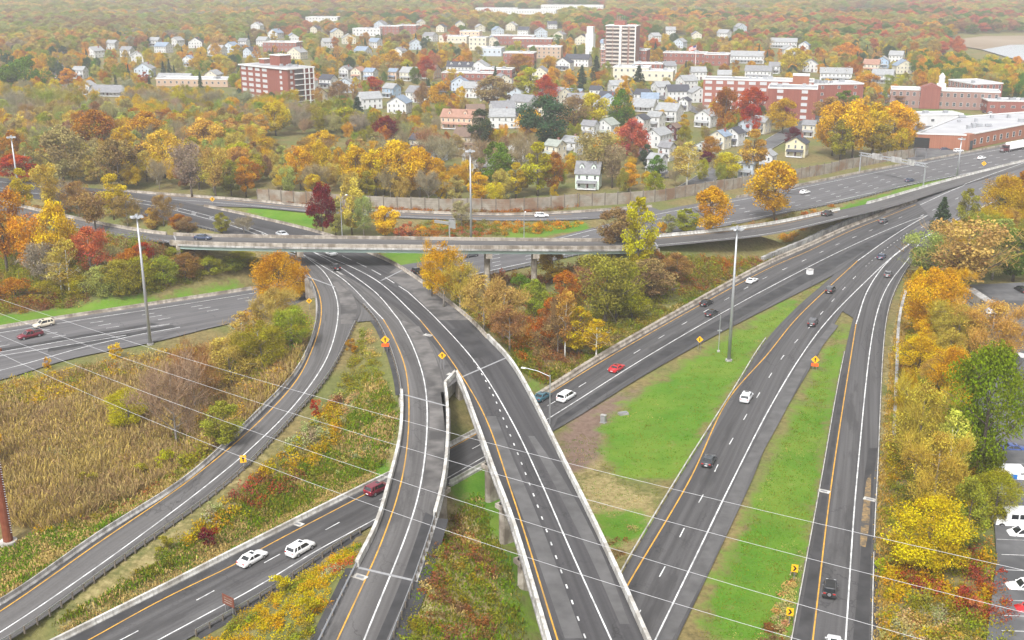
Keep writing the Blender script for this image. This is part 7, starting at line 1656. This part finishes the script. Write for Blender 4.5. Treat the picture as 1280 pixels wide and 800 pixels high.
def blades(kind, px, n, pal, hr, seed, w=.12, per=7, patch_scale=14, margin=.8, lean=.25):
    P, Zp, rr = in_px(px, n, seed, margin); f = np.clip(vnoise(P[:, 0] + P[:, 1] * .4, P[:, 1] - P[:, 0] * .3, patch_scale, seed) * .45 + vnoise(P[:, 0], P[:, 1], patch_scale * .35, seed + 3) * .25 + rr.uniform(0, .3, len(P)), 0, 1); k = per
    hz = rr.uniform(*hr, (len(P), 1)) * (.75 + .5 * vnoise(P[:, 0], P[:, 1], 6, seed + 1))[:, None]
    B = np.repeat(np.c_[P, Zp], k, 0) + np.c_[rr.normal(size=(len(P) * k, 2)) * .45, np.zeros(len(P) * k)]; H = np.repeat(hz, k, 0) * rr.uniform(.6, 1.1, (len(P) * k, 1))
    tip = B + np.c_[rr.normal(size=(len(B), 2)) * lean * H, H]; a = rr.uniform(0, 6.28, len(B)); s = np.c_[np.cos(a), np.sin(a), np.zeros(len(B))] * w
    V = np.stack([B - s * .6, B + s * .6, tip + s, tip - s], 1).reshape(-1, 3); F = np.arange(len(V)).reshape(-1, 4)
    pc = np.array([PAL[c] for c in pal]); col = np.repeat(pc[np.minimum(len(pal) - 1, (f * len(pal)).astype(int))], k, 0) * rr.uniform(.75, 1.25, (len(B), 1)); ACC.setdefault(kind, []).append((V, F, col))
PAL.update(reed=(.39,.315,.15), reed_brown=(.34,.25,.14), reed_gold=(.44,.35,.14), reed_green=(.31,.305,.11), lawn=(.1,.21,.018), straw=(.46,.36,.17), sage=(.33,.33,.18), pinkred=(.3,.1,.07), umber=(.22,.12,.06), grass=(.14,.22,.03), moss=(.19,.19,.04), goldenrod=(.45,.32,.03))
# reed field on the left
REED = [(-40,500),(60,478),(180,452),(300,432),(390,430),(388,470),(350,505),(300,545),(225,590),(150,630),(60,665),(-40,650)]
blades('reeds', REED, 13000, ['reed_green','reed','reed_gold','reed_brown','reed','reed_brown','reed'], (1.0, 2.5), 31, .055, 11, 15, .8, .34)
shrubs('undergrowth', [(60,520),(200,470),(300,470),(260,540),(150,590),(60,600)], 200, ['sage','moss','reed','reed','tan','reed_brown'], (1.0, 2.6), (2, 4.2), 130, .24, 61, 8)
shrubs('undergrowth', [(200,305),(240,312),(250,330),(215,335),(190,320)], 60, ['olive','umber','moss'], (2.0, 4.2), (2.4, 4), 150, .28, 62, 8, .3)
shrubs('undergrowth', [(750,690),(790,660),(820,640),(790,720)], 30, ['umber','straw'], (.3, .8), (1, 2), 70, .2, 63, 5)
shrubs('undergrowth', [(-40,490),(80,470),(240,440),(250,455),(120,490),(-40,540)], 330, ['olive','gold','reed','goldenrod','moss'], (1.6, 3.0), (2, 4), 120, .34, 32)
shrubs('undergrowth', [(300,440),(395,405),(392,450),(345,505),(280,560),(230,590),(200,585),(260,520)], 420, ['tan','olive','moss','gold','brown','green'], (1.6, 3.6), (2, 4.4), 130, .34, 33)
shrubs('undergrowth', [(170,600),(235,575),(235,590),(185,625),(150,640),(80,670),(20,665),(80,640)], 110, ['umber','moss','goldenrod','brown'], (.8, 1.6), (1.4, 2.6), 80, .28, 34)
blades('rough_grass', [(0,690),(125,630),(300,540),(390,440),(393,425),(310,520),(225,598),(120,668),(0,750)], 2600, ['straw','grass','straw','moss'], (.25, .6), 35, .1, 7, 5)
# slope between curved ramp and west viaduct
shrubs('undergrowth', [(452,400),(466,400),(492,450),(497,500),(470,560),(380,620),(250,690),(120,760),(60,780),(180,700),(300,610),(390,510)], 560, ['moss','moss','olive','straw','sage','goldenrod'], (.6, 1.6), (1.2, 2.8), 90, .22, 36, 12, 2.4)
shrubs('undergrowth', [(245,650),(310,610),(390,530),(425,490),(430,540),(370,610),(300,650),(230,690)], 170, ['sage','goldenrod','goldenrod','umber','pinkred','pinkred'], (1.0, 2.2), (1.6, 3.0), 110, .28, 37, 7)
blades('rough_grass', [(30,800),(150,745),(330,655),(480,580),(498,520),(470,470),(400,560),(300,630),(160,730)], 5200, ['straw','moss','grass','straw','moss'], (.25, .7), 38, .1, 8, 6)
# wedge at bottom between lower highway and west viaduct
shrubs('undergrowth', [(300,770),(380,715),(450,680),(445,708),(405,790),(398,812),(250,812)], 240, ['moss','olive','goldenrod','goldenrod','gold','salmon','sage'], (.5, 1.5), (1.3, 2.6), 110, .22, 39, 6)
# strip between the viaducts
shrubs('undergrowth', [(520,740),(560,640),(575,650),(620,720),(625,812),(490,812)], 240, ['moss','olive','umber','umber','straw'], (.5, 1.3), (1.2, 2.4), 90, .24, 40, 6, 1.0)
blades('rough_grass', [(545,660),(620,600),(650,680),(680,812),(500,812)], 2600, ['straw','grass','moss','straw'], (.2, .55), 41, .1, 7, 5)
# scrub triangle in the middle
TRI = [(470,318),(540,335),(640,345),(740,322),(830,312),(960,300),(1050,278),(1010,300),(960,325),(840,388),(740,445),(680,478),(665,470),(625,425),(590,395),(520,345)]
shrubs('undergrowth', TRI, 1900, ['moss','olive','brown','umber','brown','rust','tan'], (.8, 2.6), (1.6, 3.6), 90, .32, 42, 12)
shrubs('undergrowth', [(640,350),(740,330),(770,350),(740,380),(660,375)], 170, ['gold','orange','olive','rust','moss'], (1.2, 2.8), (2, 4), 120, .33, 43, 9)
shrubs('undergrowth', [(820,315),(960,302),(1000,300),(900,355),(860,370),(830,345)], 330, ['umber','umber','brown','rust','moss'], (.7, 1.6), (1.6, 3.4), 80, .3, 44, 12)
shrubs('undergrowth', [(975,298),(1000,288),(1062,270),(1075,272),(1040,287),(985,306)], 120, ['orange','orange','rust'], (1.2, 2.2), (2, 3.4), 130, .26, 45, 12, .3)
shrubs('undergrowth', [(815,318),(880,306),(960,299),(1050,276),(1075,275),(1000,304),(930,335),(850,372)], 420, ['umber','brown','rust','moss','brown'], (.7, 1.8), (1.6, 3.2), 100, .26, 64, 12, .4)
blades('rough_grass', [(600,400),(680,460),(760,430),(860,375),(1000,310),(960,325),(840,390),(680,480),(650,465)], 2600, ['straw','moss','grass'], (.25, .7), 46, .1, 7, 7)
# verges beyond the flyover
shrubs('undergrowth', [(530,278),(730,277),(715,286),(640,294),(560,300),(500,300)], 260, ['salmon','green','rust','moss','orange','moss'], (.8, 1.8), (2, 3.6), 90, .32, 47, 12)
shrubs('undergrowth', [(420,262),(640,268),(720,262),(720,258),(640,263),(430,258)], 200, ['rust','umber','brown','rust'], (.8, 1.8), (1.8, 3), 80, .32, 48, 12, .5)
shrubs('undergrowth', [(325,254),(395,259),(395,263),(325,256)], 60, ['rust','umber'], (.8, 1.6), (1.8, 3), 80, .32, 49, 12, .3)
shrubs('undergrowth', [(735,292),(870,290),(960,268),(1000,266),(1060,254),(980,282),(880,298),(780,302)], 180, ['orange','rust','moss','brown'], (.8, 1.6), (1.6, 3), 80, .32, 50, 12, .8)
# left bank under the flyover ramp
shrubs('undergrowth', [(-40,300),(60,300),(110,292),(215,310),(300,330),(330,350),(180,368),(60,388),(-40,400)], 1300, ['umber','olive','moss','olive','brown','pale olive','gold'], (1.4, 3.6), (2.2, 4.4), 130, .3, 51, 12)
shrubs('undergrowth', [(-40,248),(100,262),(215,284),(280,292),(250,276),(150,262),(60,252),(-40,240)], 230, ['brown','tan','olive','rust','moss'], (1.0, 2.4), (2, 3.8), 100, .34, 52, 12, .8)
# right edge
shrubs('undergrowth', [(1098,812),(1098,690),(1105,600),(1122,470),(1140,400),(1160,330),(1200,360),(1210,480),(1235,600),(1240,720),(1270,812)], 1300, ['moss','olive','goldenrod','olive','tan','brown'], (.9, 2.6), (1.6, 3.4), 110, .28, 53, 8, 1.6)
shrubs('undergrowth', [(1215,690),(1255,720),(1275,790),(1230,780),(1180,760),(1110,720),(1130,700),(1190,740)], 90, ['pinkred','rust','pinkred','salmon'], (1.0, 2.2), (1.6, 2.8), 130, .25, 54, 5)
shrubs('undergrowth', [(1100,780),(1180,760),(1230,812),(1100,830)], 150, ['sage','straw','tan','moss'], (.8, 1.8), (1.4, 2.6), 120, .24, 55, 5)
shrubs('undergrowth', [(940,812),(985,730),(1000,700),(1000,760),(985,812)], 60, ['straw','umber','sage'], (.4, 1.2), (1, 2), 80, .22, 56, 5, .8)
blades('rough_grass', [(1092,812),(1093,690),(1100,600),(1115,440),(1135,340),(1150,340),(1128,440),(1115,600),(1110,812)], 1800, ['straw','tan','moss'], (.25, .6), 57, .1, 7, 5, .4)
blades('rough_grass', [(860,812),(900,730),(960,590),(1045,420),(1052,410),(1040,470),(1025,560),(985,812)], 1600, ['lawn','moss','lawn','straw'], (.06, .15), 58, .07, 8, 5, .4)
blades('rough_grass', [(700,560),(840,475),(960,395),(1060,330),(955,430),(870,560),(790,710),(740,680)], 1500, ['lawn','moss','lawn','straw'], (.06, .14), 59, .07, 8, 7, .4)
blades('rough_grass', [(100,800),(200,748),(330,672),(470,598),(470,575),(330,640),(180,715),(70,790)], 2600, ['grass','straw','grass'], (.15, .4), 60, .08, 8, 5, .5)
LAB = {'reeds': 'tan reeds filling the field beside the curved ramp', 'undergrowth': 'tangled autumn scrub on the banks between the roads', 'rough_grass': 'rough tufted grass on verges and slopes'}
for k, l in ACC.items():
    off = 0; Vs = []; Fs = []; Cs = []
    for V, F, c in l: Vs.append(V); Fs.append(F + off); Cs.append(c); off += len(V)
    me = mesh_from(k, np.vstack(Vs), np.vstack(Fs), M['shrub_leaf']); face_color(me, 'tone', np.vstack(Cs))
    n = len(me.polygons); a = me.attributes.new('clump', 'FLOAT', 'FACE'); a.data.foreach_set('value', np.full(n, .35, np.float32))
    o = link(k, me, kind='stuff'); o['label'] = LAB[k]; print(k, n)
# a few bushes one can tell apart
Zs = ('in the scrub of the banks', 'bushes on the banks')
for a in [('shrub',262,682,662,34,'darkred',Zs,'round dark red bush on the slope above the two white cars'),('shrub',212,590,565,34,'lime',Zs,'yellow green bush at the reed field rim'),('shrub',205,688,672,26,'olive',Zs,'grey green seeding bush by the guard rail'),('shrub',178,600,580,30,'olive',Zs),('shrub',1100,720,700,16,'lime',Zs,'small lime bush beside the gap in the white guard rail'),
 ('shrub',1215,770,748,30,'salmon',Zs,'orange red bush in the scrub by the lowest parked car'),('shrub',395,520,500,18,'red',Zs,'red bush on the slope by the curved guard rail'),('shrub',440,440,425,16,'rust',Zs,'rusty bush near the orange work sign'),('shrub',350,745,722,40,'gold',Zs,'golden bush near the brown sign'),('shrub',385,775,748,40,'lime',Zs),('shrub',108,610,590,30,'olive',Zs)]: T_(*a)
label_plants()
# dark pond in the scrub
P = [G(x, y) for x, y in ((690,392),(705,386),(712,394),(745,402),(770,412),(762,420),(735,414),(700,404))]
zp = max(p[2] for p in P) + .25; link('pond', mesh_from('pond', [(p[0], p[1], zp) for p in P], [tuple(range(len(P)))], M['pond']), kind='structure')
# fallen logs
for (a, b_), lab in ((((668,462),(695,460)), 'fallen log by the scrub edge, nearest the viaduct'), (((835,365),(850,362)), 'fallen log on the brown slope below the flyover ramp')):
    p, q = G(*a), G(*b_); o = MB().tube([p + (0, 0, .3), (p + q) / 2 + (0, 0, .5), q + (0, 0, .45)], [.22, .2, .1], 7).build('fallen_log', M['bark_grey']); tag(o, lab, 'log', 'fallen logs')
# haze over the whole country
hz = MB().box((0, 2450, 43.5), (9400, 5600, 91)).build('haze', mat('haze', (1, 1, 1))); hz['kind'] = 'stuff'
hm = hz.data.materials[0]; nt = hm.node_tree; nt.nodes.remove(nt.nodes['Principled BSDF']); pv = nt.nodes.new('ShaderNodeVolumePrincipled'); pv.inputs['Color'].default_value = (.9, .92, 1, 1); pv.inputs['Density'].default_value = .00021; pv.inputs['Anisotropy'].default_value = .2
nt.links.new(pv.outputs[0], nt.nodes['Material Output'].inputs['Volume'])
